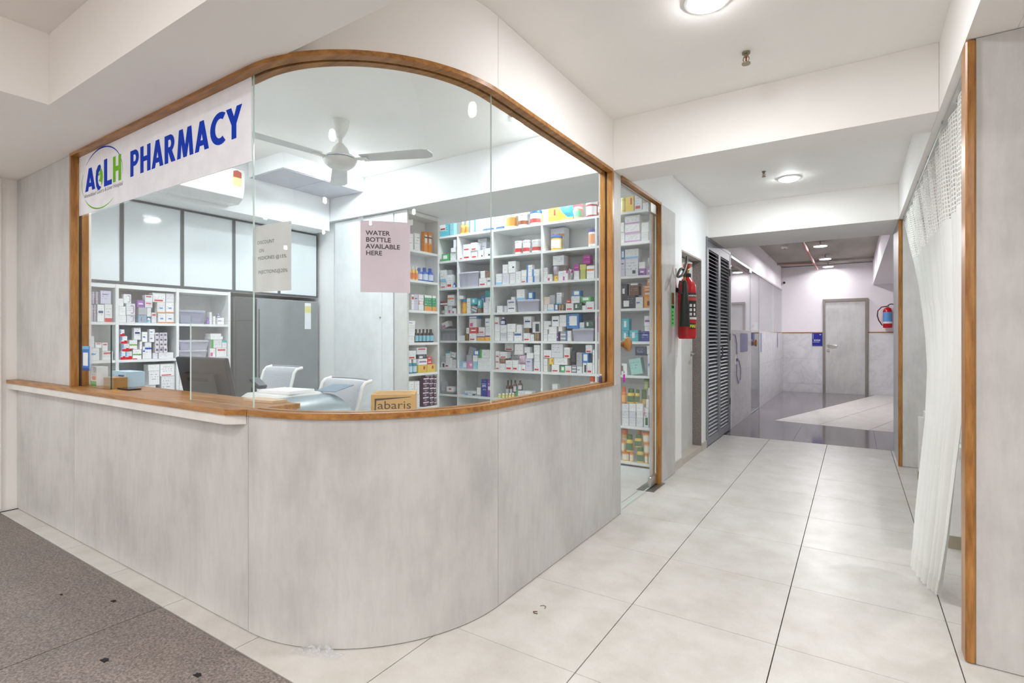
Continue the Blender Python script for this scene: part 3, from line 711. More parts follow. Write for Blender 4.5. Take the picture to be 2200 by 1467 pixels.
arcband(-8, 140, M_BLUE, 'logo_arc', 0.004, 0.010); arcband(158, 205, M_GRN, 'logo_arc', 0.007, 0.007); arcband(214, 306, M_GRN, 'logo_arc', 0.010, 0.006)
wsub = max(v[0] for v in T_SUB[0])
lettering('logo_subtitle', T_SUB, lambda x, y: SG(-3.828 + x * 0.52 / wsub, 2.060 + y * 0.95), M_INK, sign)
# ================================================================== COUNTER TOP
ct = empty('service_counter', (-3.6, 1.35, 0.87))
tag(ct, 'long teak service counter shelf along the pharmacy front', 'counter')
MB().prism([(-5.074, 1.196), (-2.21, 1.196), (-2.128, 1.244), (-2.128, 1.50), (-4.525, 1.50), (-4.525, 1.342), (-5.074, 1.342)], 0.9125, 0.936).build('counter_board', M_WOODX, ct)
MB().prism([(-5.074, 1.203), (-2.216, 1.203), (-2.150, 1.2565), (-5.074, 1.2565)], 0.872, 0.912).build('apron', plain(222, 220, 216, 0.45), ct)
# ================================================================== NOTICES ON THE CURVED GLASS
def notice(name, s0, s1, z0, z1, mat, label, slant=0.0):
    b = MB(); vs = []; n = 10; o = 0.0445
    for k in range(n + 1):
        s = s0 + (s1 - s0) * k / n
        for zz, oo in ((z0 + slant * k / n * 0.3, o), (z1 + slant * k / n, o), (z1 + slant * k / n, o + 0.0006), (z0 + slant * k / n * 0.3, o + 0.0006)):
            x, y = path(s, oo); vs.append((x, y, zz))
    fs = [(k * 4 + j, (k + 1) * 4 + j, (k + 1) * 4 + (j + 1) % 4, k * 4 + (j + 1) % 4) for k in range(n) for j in range(4)] + [(0, 1, 2, 3), (n * 4 + 3, n * 4 + 2, n * 4 + 1, n * 4)]
    r = tag(b.add(vs, fs).build(name, mat, smooth=False), label, 'notice')
    for ss, zz in ((s0, z1), (s1, z1 + slant)):
        q = [path(ss - 0.012, 0.0438), path(ss + 0.012, 0.0438)]
        MB().add([(*q[0], zz - 0.014), (*q[1], zz - 0.008), (*q[1], zz + 0.016), (*q[0], zz + 0.010)], [(0, 1, 2, 3)]).build('tape', film(0.5), r)
    return r
n1 = notice('paper_notice', 0.512, 0.724, 1.421, 1.712, plain(226, 210, 222, 0.6), 'pinkish paper notice WATER BOTTLE AVAILABLE HERE taped inside the curved glass')
for k, tx in enumerate(T_WATER):
    def mpw(x, y, k=k): p = path(0.5345 + x * 0.145 / max(v[0] for v in T_WATER[2][0]), 0.0442); return (p[0], p[1], 1.6535 - 0.0272 * k + y)
    lettering('notice_lettering', tx, mpw, plain(44, 36, 42, 0.6), n1)
n2 = notice('paper_notice', -0.046, 0.197, 1.430, 1.712, plain(214, 216, 216, 0.6), 'white paper notice DISCOUNT ON MEDICINES taped inside the glass joint', 0.004)
for (sx, z), tx in zip(((-0.018, 1.634), (-0.006, 1.599), (-0.015, 1.567), (-0.012, 1.508)), T_DISC):
    def mpd(x, y, sx=sx, z=z): p = path(sx + x * 0.186 / max(v[0] for v in T_DISC[2][0]), 0.0442); return (p[0], p[1], z + y)
    lettering('notice_lettering', tx, mpd, plain(48, 48, 56, 0.5), n2)
# payment tag stuck low on the window (its square code left blank)
qr = tag(MB().box(-3.985, -3.885, 1.2865, 1.2895, 1.035, 1.185).build('payment_tag', plain(38, 120, 200, 0.45)), 'upright blue and white payment tag on the glass above the counter', 'tag')
MB().box(-3.972, -3.898, 1.2860, 1.2864, 1.065, 1.145).build('white_field', plain(236, 238, 240), qr)
MB().box(-3.985, -3.885, 1.2860, 1.2864, 1.035, 1.052).build('footer_band', plain(24, 70, 150), qr)
MB().box(-3.985, -3.885, 1.2860, 1.2864, 1.166, 1.185).build('header_band', plain(120, 180, 228), qr)
# ================================================================== CEILING FAN
fx, fy = -2.95, 2.39
fan = tag(empty('ceiling_fan', (fx, fy, 2.36)), 'white three-blade ceiling fan over the pharmacy counter area', 'fan')
M_FAN = plain(226, 226, 222, 0.35)
MB().lathe([(0.018, 2.600), (0.030, 2.615), (0.048, 2.65), (0.058, 2.69), (0.062, 2.714)], fx, fy, 24).build('canopy', M_FAN, fan, smooth=True)
MB().lathe([(0.013, 2.545), (0.013, 2.606)], fx, fy, 14).build('down_rod', M_FAN, fan, smooth=True)
MB().lathe([(0.062, 2.478), (0.06, 2.50), (0.048, 2.53), (0.02, 2.562)], fx, fy, 24).build('motor_cup', M_FAN, fan, smooth=True)
MB().lathe([(0.02, 2.395), (0.075, 2.40), (0.10, 2.42), (0.112, 2.442), (0.112, 2.462), (0.095, 2.474), (0.05, 2.479)], fx, fy, 32).build('motor_housing', M_FAN, fan, smooth=True)
MB().lathe([(0.1125, 2.448), (0.1145, 2.452), (0.1125, 2.456)], fx, fy, 32).build('trim_band', metal(170, 184, 200, 0.25), fan, smooth=True)
for a in (-98, 22, 142):
    A = math.radians(a); b = MB()
    pts = [(0.16, -0.05), (0.60, -0.066), (0.645, -0.05), (0.66, 0.0), (0.645, 0.05), (0.60, 0.066), (0.16, 0.05)]
    vs = []
    for dz in (0.0, 0.004):
        for x, y in pts: vs.append((x, y, 2.452 - y * 0.10 + dz))
    n = len(pts); b.add(vs, [tuple(range(n - 1, -1, -1)), tuple(range(n, 2 * n))] + [(i, (i + 1) % n, n + (i + 1) % n, n + i) for i in range(n)])
    b.xf(Matrix.Translation((fx, fy, 0)) @ Matrix.Rotation(A, 4, 'Z')); bl = b.build('blade', plain(214, 215, 214, 0.4), fan)
    b = MB().box(0.09, 0.20, -0.022, 0.022, 2.446, 2.4515); b.xf(Matrix.Translation((fx, fy, 0)) @ Matrix.Rotation(A, 4, 'Z')); b.build('bracket', M_FAN, bl)
# ================================================================== AIR CONDITIONER
ac = tag(empty('air_conditioner', (-4.19, 1.94, 2.30)), 'white split air conditioner with a yellow rating label, behind the sign', 'air conditioner')
b = MB(); prof = [(-4.298, 2.31), (-4.298, 2.585), (-4.14, 2.585), (-4.09, 2.565), (-4.075, 2.52), (-4.078, 2.42), (-4.10, 2.345), (-4.16, 2.305)]
n = len(prof); b.add([(x, 1.52, z) for x, z in prof] + [(x, 2.37, z) for x, z in prof], [tuple(range(n)), tuple(range(2 * n - 1, n - 1, -1))] + [(i, n + i, n + (i + 1) % n, (i + 1) % n) for i in range(n)])
b.build('casing', plain(240, 241, 242, 0.18), ac, smooth=True)
MB().add([(-4.0965, 1.60, 2.347), (-4.0965, 2.29, 2.347), (-4.158, 2.29, 2.3035), (-4.158, 1.60, 2.3035), (-4.100, 1.60, 2.342), (-4.100, 2.29, 2.342), (-4.155, 2.29, 2.300), (-4.155, 1.60, 2.300)], [(0, 1, 2, 3), (7, 6, 5, 4), (0, 4, 5, 1), (2, 6, 7, 3), (1, 5, 6, 2), (0, 3, 7, 4)]).build('louvre_flap', plain(226, 228, 230, 0.3), ac)
MB().add([(-4.0762, 2.275, 2.43), (-4.0762, 2.345, 2.43), (-4.0738, 2.345, 2.525), (-4.0738, 2.275, 2.525)], [(0, 1, 2, 3)]).build('rating_label', plain(228, 216, 160), ac)
MB().add([(-4.0744, 2.278, 2.495), (-4.0744, 2.342, 2.495), (-4.0725, 2.342, 2.54), (-4.0725, 2.31, 2.552), (-4.0725, 2.278, 2.54)], [(0, 1, 2, 3, 4)]).build('rating_arc', plain(196, 92, 76), ac)
# ================================================================== CABINETS, SHELVES, FRIDGES
M_MEL = plain(232, 234, 234, 0.35); M_ALU = plain(72, 78, 84, 0.4)
@make
def frosted(k=0):
    t = NT('back_painted_glass'); bs = t.bsdf(S(222, 230, 233), 0.06, 0.5)
    return t.m
yd = [1.36, 1.704, 2.123, 2.545, 2.976, 3.400]
names = ['hidden behind the teak jamb', 'second from the sign end', 'in the middle of the row', 'second from the white cupboard', 'nearest the white cupboard']
for i in range(5):
    y0, y1 = yd[i], yd[i + 1]
    t = tag(empty('wall_cabinet', (-4.7, (y0 + y1) / 2, 1.635)), 'pale frosted-glass wall cabinet in a dark frame, ' + names[i], 'cabinet', 'frosted wall cabinets')
    bxo('carcass', -4.84, -4.562, y0 + 0.001, y1 - 0.001, 1.63, 2.272, M_MEL, t)
    dr = bxo('door', -4.561, -4.545, y0 + 0.008, y1 - 0.008, 1.652, 2.262, frosted(), t)
    b = MB(); w = 0.013
    b.box(-4.561, -4.540, y0 + 0.0005, y0 + w, 1.636, 2.272); b.box(-4.561, -4.540, y1 - w, y1 - 0.0005, 1.636, 2.272)
    b.box(-4.561, -4.540, y0 + w, y1 - w, 1.636, 1.650); b.box(-4.561, -4.540, y0 + w, y1 - w, 2.258, 2.272); b.build('door_frame', M_ALU, dr)
# open shelves under the cabinets
wsu = tag(empty('open_shelving', (-4.69, 1.93, 0.0)), 'white open shelving full of boxes under the frosted cabinets', 'shelving')
for y in (1.355, 1.675, 2.088, 2.504): bxo('divider', -4.84, -4.54, y - 0.01, y + 0.01, 0.0, 1.629, M_MEL, wsu)
for z in (0.10, 0.44, 0.79, 1.0716, 1.349):
    for y0, y1 in ((1.366, 1.664), (1.686, 2.077), (2.099, 2.493)): bxo('shelf_board', -4.835, -4.542, y0, y1, z - 0.02, z, M_MEL, wsu)
for y0, y1 in ((1.366, 1.664), (1.686, 2.077), (2.099, 2.493)): bxo('head_board', -4.835, -4.542, y0, y1, 1.60, 1.628, M_MEL, wsu)
bxo('back_panel', -4.855, -4.8405, 1.345, 2.514, 0.0, 1.629, M_MEL, wsu)
# fridges
def fridge(y0, y1, col, lab):
    t = tag(empty('refrigerator', (-4.75, (y0 + y1) / 2, 0.0)), lab, 'refrigerator')
    m = plain(*col, 0.28)
    bxo('cabinet_body', -4.97, -4.58, y0, y1, 0.03, 1.60, m, t, 0.008)
    for z0, z1 in ((0.06, 0.62), (0.63, 1.595)):
        d = bxo('door', -4.575, -4.52, y0 + 0.002, y1 - 0.002, z0, z1, m, t, 0.008)
        bxo('handle_recess', -4.5205, -4.519, y0 + 0.012, y0 + 0.024, z0 + 0.1, z1 - 0.1, plain(70, 72, 75, 0.3), d)
    for yy in (y0 + 0.05, y1 - 0.05): MB().lathe([(0.02, 0.0), (0.02, 0.03)], -4.62, yy, 10).build('foot', M_BLK, t)
    return t
fridge(2.53, 2.735, (84, 85, 86), 'narrow dark grey refrigerator beside the open shelving')
fr = fridge(2.745, 3.395, (140, 145, 147), 'large silver grey refrigerator with a rating label')
MB().box(-4.5192, -4.5182, 3.235, 3.305, 1.32, 1.575).build('rating_label', plain(228, 232, 236), fr)
MB().box(-4.5181, -4.5176, 3.235, 3.305, 1.48, 1.545).build('rating_label_field', plain(226, 220, 150), fr)
# tall cupboard
wd_ = tag(empty('tall_cupboard', (-3.87, 3.7, 0.0)), 'tall plain white cupboard with two doors beside the refrigerators', 'cupboard')
bxo('carcass', -4.268, -3.474, 3.412, 4.0, 0.0, 2.366, M_MEL, wd_)
for x0, x1 in ((-4.266, -3.615), (-3.612, -3.474)): d = bxo('door', x0, x1, 3.394, 3.411, 0.06, 2.355, plain(230, 234, 236, 0.2), wd_)
MB().lathe([(0.008, 0), (0.008, 0.006)], 0, 0, 12).xf(Matrix.Translation((-3.635, 3.394, 1.42)) @ Matrix.Rotation(PI / 2, 4, 'X')).build('keyhole', M_STEEL, wd_)
# shelf unit facing the counter
lsu = tag(empty('open_shelving', (-3.38, 3.61, 0.0)), 'slim white shelf unit at right angles to the cupboard', 'shelving')
bxo('side_panel', -3.456, -3.30, 3.394, 3.414, 0.0, 2.365, plain(212, 212, 210, 0.25), lsu); bxo('side_panel', -3.456, -3.30, 3.80, 3.82, 0.0, 2.365, M_MEL, lsu)
bxo('back_panel', -3.468, -3.4565, 3.413, 3.82, 0.0, 2.365, M_MEL, lsu); bxo('head_board', -3.455, -3.302, 3.4145, 3.7995, 2.33, 2.364, M_MEL, lsu)
for z in (0.10, 0.34, 0.60, 0.914, 1.191, 1.482, 1.753, 2.023): bxo('shelf_board', -3.455, -3.302, 3.4145, 3.7995, z - 0.022, z, M_MEL, lsu)
# back shelving
bsu = tag(empty('open_shelving', (-2.7, 4.73, 0.0)), 'wide white shelving of medicines across the pharmacy back wall', 'shelving')
dv = [-3.96, -3.665, -3.196, -2.60, -2.02, -1.43]
for x in dv: bxo('divider', x - 0.009, x + 0.009, 4.55, 4.915, 0.0, 2.348, M_MEL, bsu)
for i in range(5):
    zs = [2.371, 2.0925, 1.789, 1.4975, 1.201, 0.897] + ([0.605, 0.32, 0.10] if i < 4 else [0.44, 0.12])
    for z in zs:
        x0, x1 = dv[i] + 0.0095, dv[i + 1] - 0.0095
        if z > 2.3: x0, x1 = dv[i] + (-0.009 if i == 0 else 0.0005), dv[i + 1] + (0.009 if i == 4 else -0.0005)
        bxo('shelf_board', x0, x1, 4.551, 4.914, z - 0.0225, z, M_MEL, bsu)
bxo('back_panel', -3.97, -1.42, 4.9155, 4.93, 0.0, 2.40, M_MEL, bsu)
bxo('plinth', -3.95, -1.44, 4.56, 4.575, 0.0, 0.0765, M_MEL, bsu)
ITEMS = [
 ('b','or','L',1,0,-3.3597,-3.3176,3.6876,3.7394,2.0235,2.215,0),
 ('b','or','L',1,0,-3.357,-3.3187,3.6346,3.6814,2.0235,2.212,0),
 ('b','w','L',1,0,-3.3777,-3.3192,3.5066,3.5784,2.0235,2.181,0),
 ('b','w','L',1,0,-3.3678,-3.3205,3.4306,3.4914,2.0235,2.165,0),
 ('o','blu','L',2,0,-3.38,-3.312,3.7066,3.7734,1.7535,1.884,0),
 ('o','blu','L',2,0,-3.381,-3.312,3.6316,3.6994,1.7535,1.883,0),
 ('o','blu','L',2,0,-3.379,-3.312,3.5586,3.6244,1.7535,1.874,0),
 ('o','yel','L',2,0,-3.349,-3.312,3.5216,3.5574,1.7535,1.881,0),
 ('o','yel','L',2,0,-3.351,-3.312,3.4786,3.5164,1.7535,1.876,0),
 ('o','yel','L',2,0,-3.351,-3.312,3.4366,3.4744,1.7535,1.872,0),
 ('b','gor','L',3,0,-3.3714,-3.3187,3.7446,3.7964,1.4825,1.629,0),
 ('b','gor','L',3,0,-3.3597,-3.3203,3.6866,3.7384,1.4825,1.628,0),
 ('b','gor','L',3,0,-3.3579,-3.3123,3.6306,3.6804,1.4825,1.627,0),
 ('b','wc','L',3,0,-3.3732,-3.3162,3.5576,3.6244,1.4825,1.629,0),
 ('b','li','L',3,0,-3.3579,-3.3205,3.5036,3.5534,1.4825,1.628,0),
 ('b','wR','L',3,0,-3.357,-3.3178,3.4666,3.5004,1.4825,1.622,0),
 ('o','grw','L',3,0,-3.41,-3.361,3.4776,3.5254,1.4825,1.619,0),
 ('b','w','L',4,0,-3.3903,-3.3201,3.4196,3.5054,1.1915,1.249,0),
 ('o','drk','L',4,0,-3.354,-3.312,3.5216,3.5624,1.1915,1.313,0),
 ('o','drk','L',4,0,-3.353,-3.312,3.5686,3.6084,1.1915,1.314,0),
 ('o','drk','L',4,0,-3.355,-3.312,3.6176,3.6594,1.1915,1.315,0),
 ('o','drk','L',4,0,-3.356,-3.312,3.6676,3.7104,1.1915,1.315,0),
 ('o','drk','L',4,0,-3.369,-3.312,3.7176,3.7734,1.1915,1.316,0),
 ('b','w','L',4,0,-3.3885,-3.313,3.4196,3.5034,1.2495,1.295,0),
 ('b','w','L',4,0,-3.3939,-3.3162,3.4196,3.5094,1.2955,1.345,0),
 ('b','wb','L',4,0,-3.3939,-3.3142,3.4196,3.5094,1.3455,1.387,0),
 ('o','tea','L',5,0,-3.365,-3.312,3.4366,3.4884,0.9145,1.042,0),
 ('o','tea','L',5,0,-3.365,-3.312,3.4936,3.5454,0.9145,1.04,0),
 ('b','ye','L',5,0,-3.412,-3.3169,3.5506,3.6654,0.9145,0.987,0),
 ('b','ye','L',5,0,-3.412,-3.3172,3.6696,3.7814,0.9145,0.988,0),
 ('b','wpu','L',5,0,-3.412,-3.3121,3.5486,3.6654,0.9875,1.042,0),
 ('b','rd','L',5,0,-3.3714,-3.314,3.6696,3.7344,0.9885,1.027,0),
 ('b','rd','L',5,0,-3.3669,-3.3145,3.6696,3.7294,1.0275,1.059,0),
 ('b','dk','L',5,0,-3.412,-3.3202,3.5516,3.6654,1.0425,1.082,0),
 ('b','wr','L',5,0,-3.4029,-3.3189,3.4236,3.5234,1.0425,1.119,0),
 ('b','wR','L',5,0,-3.412,-3.3134,3.5306,3.6624,1.0825,1.145,0),
 ('b','w','L',6,0,-3.3669,-3.3192,3.4416,3.5014,0.6005,0.726,0),
 ('b','w','L',6,0,-3.3669,-3.3132,3.5066,3.5664,0.6005,0.72,0),
 ('b','dp','L',6,0,-3.3822,-3.3176,3.6186,3.6954,0.6005,0.642,0),
 ('b','dp','L',6,0,-3.3624,-3.3131,3.7026,3.7574,0.6005,0.635,0),
 ('b','dp','L',6,0,-3.357,-3.312,3.7646,3.7964,0.6005,0.629,0),
 ('b','dp','L',6,0,-3.3822,-3.3198,3.6186,3.6954,0.6425,0.686,0),
 ('b','dp','L',6,0,-3.3624,-3.3139,3.7026,3.7574,0.6355,0.679,0),
 ('b','dp','L',6,0,-3.357,-3.3139,3.7646,3.7964,0.6295,0.673,0),
 ('b','dp','L',6,0,-3.3822,-3.3208,3.6186,3.6954,0.6865,0.73,0),
 ('b','dp','L',6,0,-3.3624,-3.3199,3.7026,3.7574,0.6795,0.723,0),
 ('b','dp','L',6,0,-3.357,-3.3146,3.7646,3.7964,0.6735,0.718,0),
 ('b','w','L',6,0,-3.384,-3.3207,3.4236,3.5024,0.7265,0.847,0),
 ('b','w','L',6,0,-3.3669,-3.3169,3.5076,3.5674,0.7205,0.842,0),
 ('b','dp','L',6,0,-3.3822,-3.3181,3.6186,3.6954,0.7305,0.773,0),
 ('b','dp','L',6,0,-3.3624,-3.3138,3.7026,3.7574,0.7235,0.768,0),
 ('b','dp','L',6,0,-3.357,-3.3205,3.7646,3.7964,0.7185,0.763,0),
 ('b','dp','L',6,0,-3.3822,-3.3182,3.6186,3.6954,0.7735,0.817,0),
 ('b','dp','L',6,0,-3.3624,-3.3207,3.7026,3.7574,0.7685,0.812,0),
 ('b','dp','L',6,0,-3.357,-3.32,3.7646,3.7964,0.7635,0.808,0),
 ('b','dp','L',6,0,-3.3822,-3.3147,3.6186,3.6954,0.8175,0.861,0),
 ('b','dp','L',6,0,-3.3624,-3.3153,3.7026,3.7574,0.8125,0.856,0),
 ('b','dp','L',6,0,-3.357,-3.3135,3.7646,3.7964,0.8085,0.852,0),
 ('b','dp','L',6,0,-3.3714,-3.3133,3.6456,3.7104,0.8615,0.887,0),
 ('b','dp','L',6,0,-3.357,-3.3126,3.7646,3.7964,0.8525,0.887,0),
 ('b','dp','L',6,0,-3.3624,-3.3147,3.712,3.7574,0.8565,0.887,0),
 ('b','tlr','B','t',1,-3.9334,-3.7946,4.5674,4.662,2.3715,2.523,0),
 ('b','ltl','B','t',1,-3.7854,-3.7286,4.562,4.6142,2.3715,2.523,0),
 ('o','yel','B','t',2,-3.6474,-3.5956,4.562,4.615,2.3715,2.516,0),
 ('o','yel','B','t',2,-3.5884,-3.5286,4.562,4.623,2.3715,2.516,0),
 ('b','wB','B','t',2,-3.5174,-3.4536,4.5681,4.6205,2.3715,2.52,0),
 ('b','wB','B','t',2,-3.4474,-3.3646,4.565,4.6376,2.3715,2.517,0),
 ('p','pwb','B','t',2,-3.3554,-3.2106,4.562,4.632,2.3715,2.518,0),
 ('p','pwb','B','t',3,-3.1844,-3.0766,4.562,4.632,2.3715,2.516,0),
 ('j','jog','B','t',3,-3.0644,-2.9266,4.562,4.701,2.3715,2.522,0),
 ('j','jbr','B','t',3,-2.9184,-2.7866,4.562,4.695,2.3715,2.507,0),
 ('j','jrb','B','t',3,-2.7754,-2.6396,4.562,4.699,2.3715,2.516,0),
 ('j','jgo','B','t',3,-2.6304,-2.6126,4.562,4.655,2.3715,2.517,0),
 ('b','ye','B','t',4,-2.5314,-2.4326,4.5648,4.652,2.3715,2.519,0),
 ('p','pby','B','t',4,-2.4254,-2.2796,4.562,4.632,2.3715,2.519,0),
 ('j','jrg','B','t',4,-2.2734,-2.1826,4.562,4.654,2.3715,2.486,0),
 ('b','mr','B','t',4,-2.3134,-2.2066,4.6654,4.7552,2.3715,2.549,0),
 ('j','mrj','B','t',4,-2.1524,-2.0326,4.562,4.692,2.3715,2.519,0),
 ('b','mr','B','t',5,-2.0074,-1.9696,4.5663,4.607,2.3715,2.512,0),
 ('j','jye','B','t',5,-1.7814,-1.7436,4.562,4.601,2.3715,2.518,0),
 ('b','ye','B','t',5,-1.7394,-1.6606,4.5648,4.634,2.3715,2.521,0),
 ('b','wr','B','t',5,-1.6534,-1.5866,4.5663,4.6232,2.3715,2.519,0),
 ('b','wo','B','t',5,-1.5794,-1.5256,4.5683,4.6115,2.3715,2.466,0),
 ('b','grn','B',1,1,-3.9014,-3.8046,4.5625,4.6502,2.093,2.174,0),
 ('b','w','B',1,1,-3.7854,-3.7016,4.5708,4.6385,2.093,2.182,0),
 ('b','w','B',1,1,-3.7704,-3.7046,4.5622,4.6223,2.1825,2.232,0),
 ('b','w','B',1,1,-3.7394,-3.7016,4.5687,4.607,2.2325,2.321,0),
 ('b','wr','B',1,2,-3.6524,-3.6106,4.5696,4.6268,2.093,2.154,0),
 ('b','wr','B',1,2,-3.5984,-3.4976,4.5622,4.6538,2.093,2.184,0),
 ('b','wr','B',1,2,-3.4914,-3.4106,4.5691,4.6358,2.093,2.175,0),
 ('b','wq','B',1,2,-3.3944,-3.3216,4.5653,4.6286,2.093,2.171,0),
 ('b','wq','B',1,2,-3.3164,-3.2226,4.5672,4.6475,2.093,2.186,0),
 ('b','wr','B',1,2,-3.4914,-3.4106,4.5621,4.6358,2.1755,2.262,0),
 ('b','wr','B',1,2,-3.5984,-3.4976,4.5624,4.6538,2.1845,2.252,0),
 ('b','wr','B',1,2,-3.4674,-3.3506,4.6531,4.7515,2.093,2.275,0),
 ('b','wr','B',1,2,-3.5484,-3.4256,4.7641,4.8555,2.093,2.344,0),
 ('j','jwr','B',1,3,-2.9464,-2.8556,4.562,4.654,2.093,2.228,0),
 ('j','jwr','B',1,3,-2.8494,-2.7616,4.562,4.651,2.093,2.226,0),
 ('j','jwr','B',1,3,-2.7494,-2.6296,4.562,4.683,2.093,2.221,0),
 ('j','jol','B',1,4,-2.5324,-2.4116,4.562,4.684,2.093,2.242,0),
 ('b','wo','B',1,4,-2.5754,-2.4176,4.6898,4.788,2.093,2.336,0),
 ('j','jpu','B',1,4,-2.1184,-2.0356,4.562,4.646,2.093,2.26,0),
 ('b','wB','B',1,5,-2.0074,-1.9736,4.5688,4.607,2.093,2.187,0),
 ('b','w','B',1,5,-1.7824,-1.7506,4.5704,4.607,2.093,2.192,0),
 ('b','wp','B',1,5,-1.7454,-1.6026,4.5705,4.662,2.093,2.168,0),
 ('b','w','B',1,5,-1.5914,-1.5276,4.5651,4.6205,2.093,2.169,0),
 ('b','li','B',1,5,-1.5194,-1.4926,4.5652,4.607,2.093,2.268,0),
 ('b','wp','B',1,5,-1.7454,-1.6076,4.5667,4.662,2.1685,2.255,0),
 ('b','w','B',1,5,-1.5914,-1.5256,4.569,4.6223,2.1695,2.257,0),
 ('b','w','B',1,5,-1.7824,-1.7536,4.563,4.607,2.1925,2.28,0),
 ('b','wp','B',1,5,-1.7454,-1.6076,4.5687,4.662,2.2555,2.332,0),
 ('b','wr','B',2,1,-3.9284,-3.8456,4.5692,4.6376,1.7895,1.869,0),
 ('b','wr','B',2,1,-3.8364,-3.7586,4.5697,4.6331,1.7895,1.938,0),
 ('o','blu','B',2,1,-3.7464,-3.7176,4.562,4.592,1.7895,1.846,0),
 ('b','wlb','B',2,1,-3.9284,-3.8416,4.5623,4.6412,1.8695,1.996,0),
 ('b','g','B',2,1,-3.8284,-3.7686,4.5705,4.6169,1.9385,1.99,0),
 ('n','lil','B',2,2,-3.6524,-3.3876,4.562,4.762,1.7895,1.951,0),
 ('b','wr','B',2,2,-3.3814,-3.2846,4.5628,4.6502,1.7895,1.871,0),
 ('b','wn','B',2,2,-3.2804,-3.2216,4.5651,4.616,1.7895,1.873,0),
 ('b','w','B',2,2,-3.3664,-3.3066,4.5675,4.6169,1.8715,1.949,0),
 ('b','br','B',2,2,-3.2964,-3.2436,4.5703,4.6106,1.8735,1.941,0),
 ('b','w','B',2,2,-3.2384,-3.2176,4.5651,4.607,1.8735,2.024,0),
 ('b','wlb','B',2,3,-3.1664,-3.0896,4.5703,4.6322,1.7895,1.906,0),
 ('b','w','B',2,3,-3.0824,-2.9946,4.5669,4.6421,1.7895,1.901,0),
 ('b','w','B',2,3,-2.9884,-2.9216,4.5648,4.6232,1.7895,1.903,0),
 ('b','wr','B',2,3,-2.8494,-2.7916,4.5649,4.6151,1.7895,1.86,0),
 ('b','w','B',2,3,-2.9164,-2.8546,4.5636,4.6187,1.7895,1.913,0),
 ('b','wB','B',2,3,-2.7844,-2.7156,4.5627,4.625,1.7895,1.852,0),
 ('b','wB','B',2,3,-2.7094,-2.6346,4.5633,4.6304,1.7895,1.852,0),
 ('b','wB','B',2,3,-2.7844,-2.7226,4.5682,4.6187,1.8525,1.97,0),
 ('b','w','B',2,3,-2.8494,-2.7916,4.571,4.6151,1.8605,1.923,0),
 ('b','wB','B',2,3,-2.7184,-2.6376,4.5635,4.6358,1.8525,1.921,0),
 ('b','w','B',2,3,-3.0024,-2.9196,4.5624,4.6376,1.9035,1.942,0),
 ('b','w','B',2,3,-3.0824,-3.0166,4.5709,4.6223,1.9015,1.996,0),
 ('b','wq','B',2,3,-3.0094,-2.9176,4.5668,4.6457,1.9425,2.023,0),
 ('b','w','B',2,4,-2.5874,-2.5466,4.5657,4.6088,1.7895,1.892,0),
 ('b','wpk','B',2,4,-2.5424,-2.4936,4.5641,4.607,1.7895,1.859,0),
 ('b','ye','B',2,4,-2.4704,-2.4296,4.5673,4.607,1.7895,1.84,0),
 ('b','w','B',2,4,-2.4254,-2.3746,4.5694,4.6088,1.7895,1.883,0),
 ('b','mgw','B',2,4,-2.3704,-2.3196,4.5661,4.6088,1.7895,1.886,0),
 ('b','w','B',2,4,-2.2534,-2.2006,4.5658,4.6106,1.7895,1.876,0),
 ('b','yg','B',2,4,-2.1844,-2.1326,4.5625,4.6097,1.7895,1.88,0),
 ('p','pli','B',2,4,-2.4894,-2.4326,4.562,4.632,1.8405,1.941,0),
 ('b','wo','B',2,4,-2.1234,-2.0466,4.5702,4.6322,1.7895,1.913,0),
 ('b','mgw','B',2,4,-2.3574,-2.2936,4.6131,4.6713,1.7895,1.923,18.0),
 ('b','w','B',2,4,-2.5874,-2.5466,4.5664,4.6088,1.8925,1.928,0),
 ('b','pch','B',2,4,-2.4854,-2.3956,4.6828,4.7572,1.7895,1.96,0),
 ('b','mg','B',2,4,-2.2534,-2.1986,4.5632,4.6124,1.8765,1.938,0),
 ('b','yg','B',2,4,-2.1944,-2.1296,4.5686,4.6214,1.8805,1.93,0),
 ('b','w','B',2,4,-2.4864,-2.3636,4.5705,4.662,1.9415,2.035,0),
 ('b','mg','B',2,4,-2.1624,-2.0856,4.5677,4.6322,1.9305,1.971,0),
 ('b','mg','B',2,4,-2.1624,-2.0886,4.5691,4.6295,1.9715,2.014,0),
 ('n','lil','B',2,5,-2.0074,-1.9736,4.562,4.762,1.7895,1.949,0),
 ('b','wq','B',2,5,-1.7384,-1.6186,4.563,4.662,1.7895,1.948,0),
 ('b','li','B',2,5,-1.7824,-1.7436,4.5659,4.607,1.7895,1.947,0),
 ('b','pu','B',2,5,-1.6094,-1.5576,4.5633,4.6097,1.7895,1.85,0),
 ('b','pu','B',2,5,-1.5424,-1.4936,4.5696,4.607,1.7895,1.859,0),
 ('b','w','B',2,5,-1.6134,-1.5576,4.5647,4.6133,1.8505,1.908,0),
 ('p','pgn','B',2,5,-1.5404,-1.4926,4.562,4.632,1.8595,1.946,0),
 ('b','bl','B',2,5,-1.7774,-1.7496,4.5661,4.607,1.9475,2.031,0),
 ('b','wlb','B',2,5,-1.7464,-1.6176,4.571,4.662,1.9485,2.033,0),
 ('o','grd','B',3,1,-3.9134,-3.8756,4.562,4.601,1.498,1.584,0),
 ('b','w','B',3,1,-3.8704,-3.8256,4.5697,4.607,1.498,1.544,0),
 ('b','wpk','B',3,1,-3.8164,-3.7586,4.5708,4.6151,1.498,1.587,0),
 ('b','wpk','B',3,1,-3.7534,-3.7036,4.5661,4.6079,1.498,1.561,0),
 ('b','w','B',3,1,-3.8684,-3.8236,4.5664,4.607,1.5445,1.594,0),
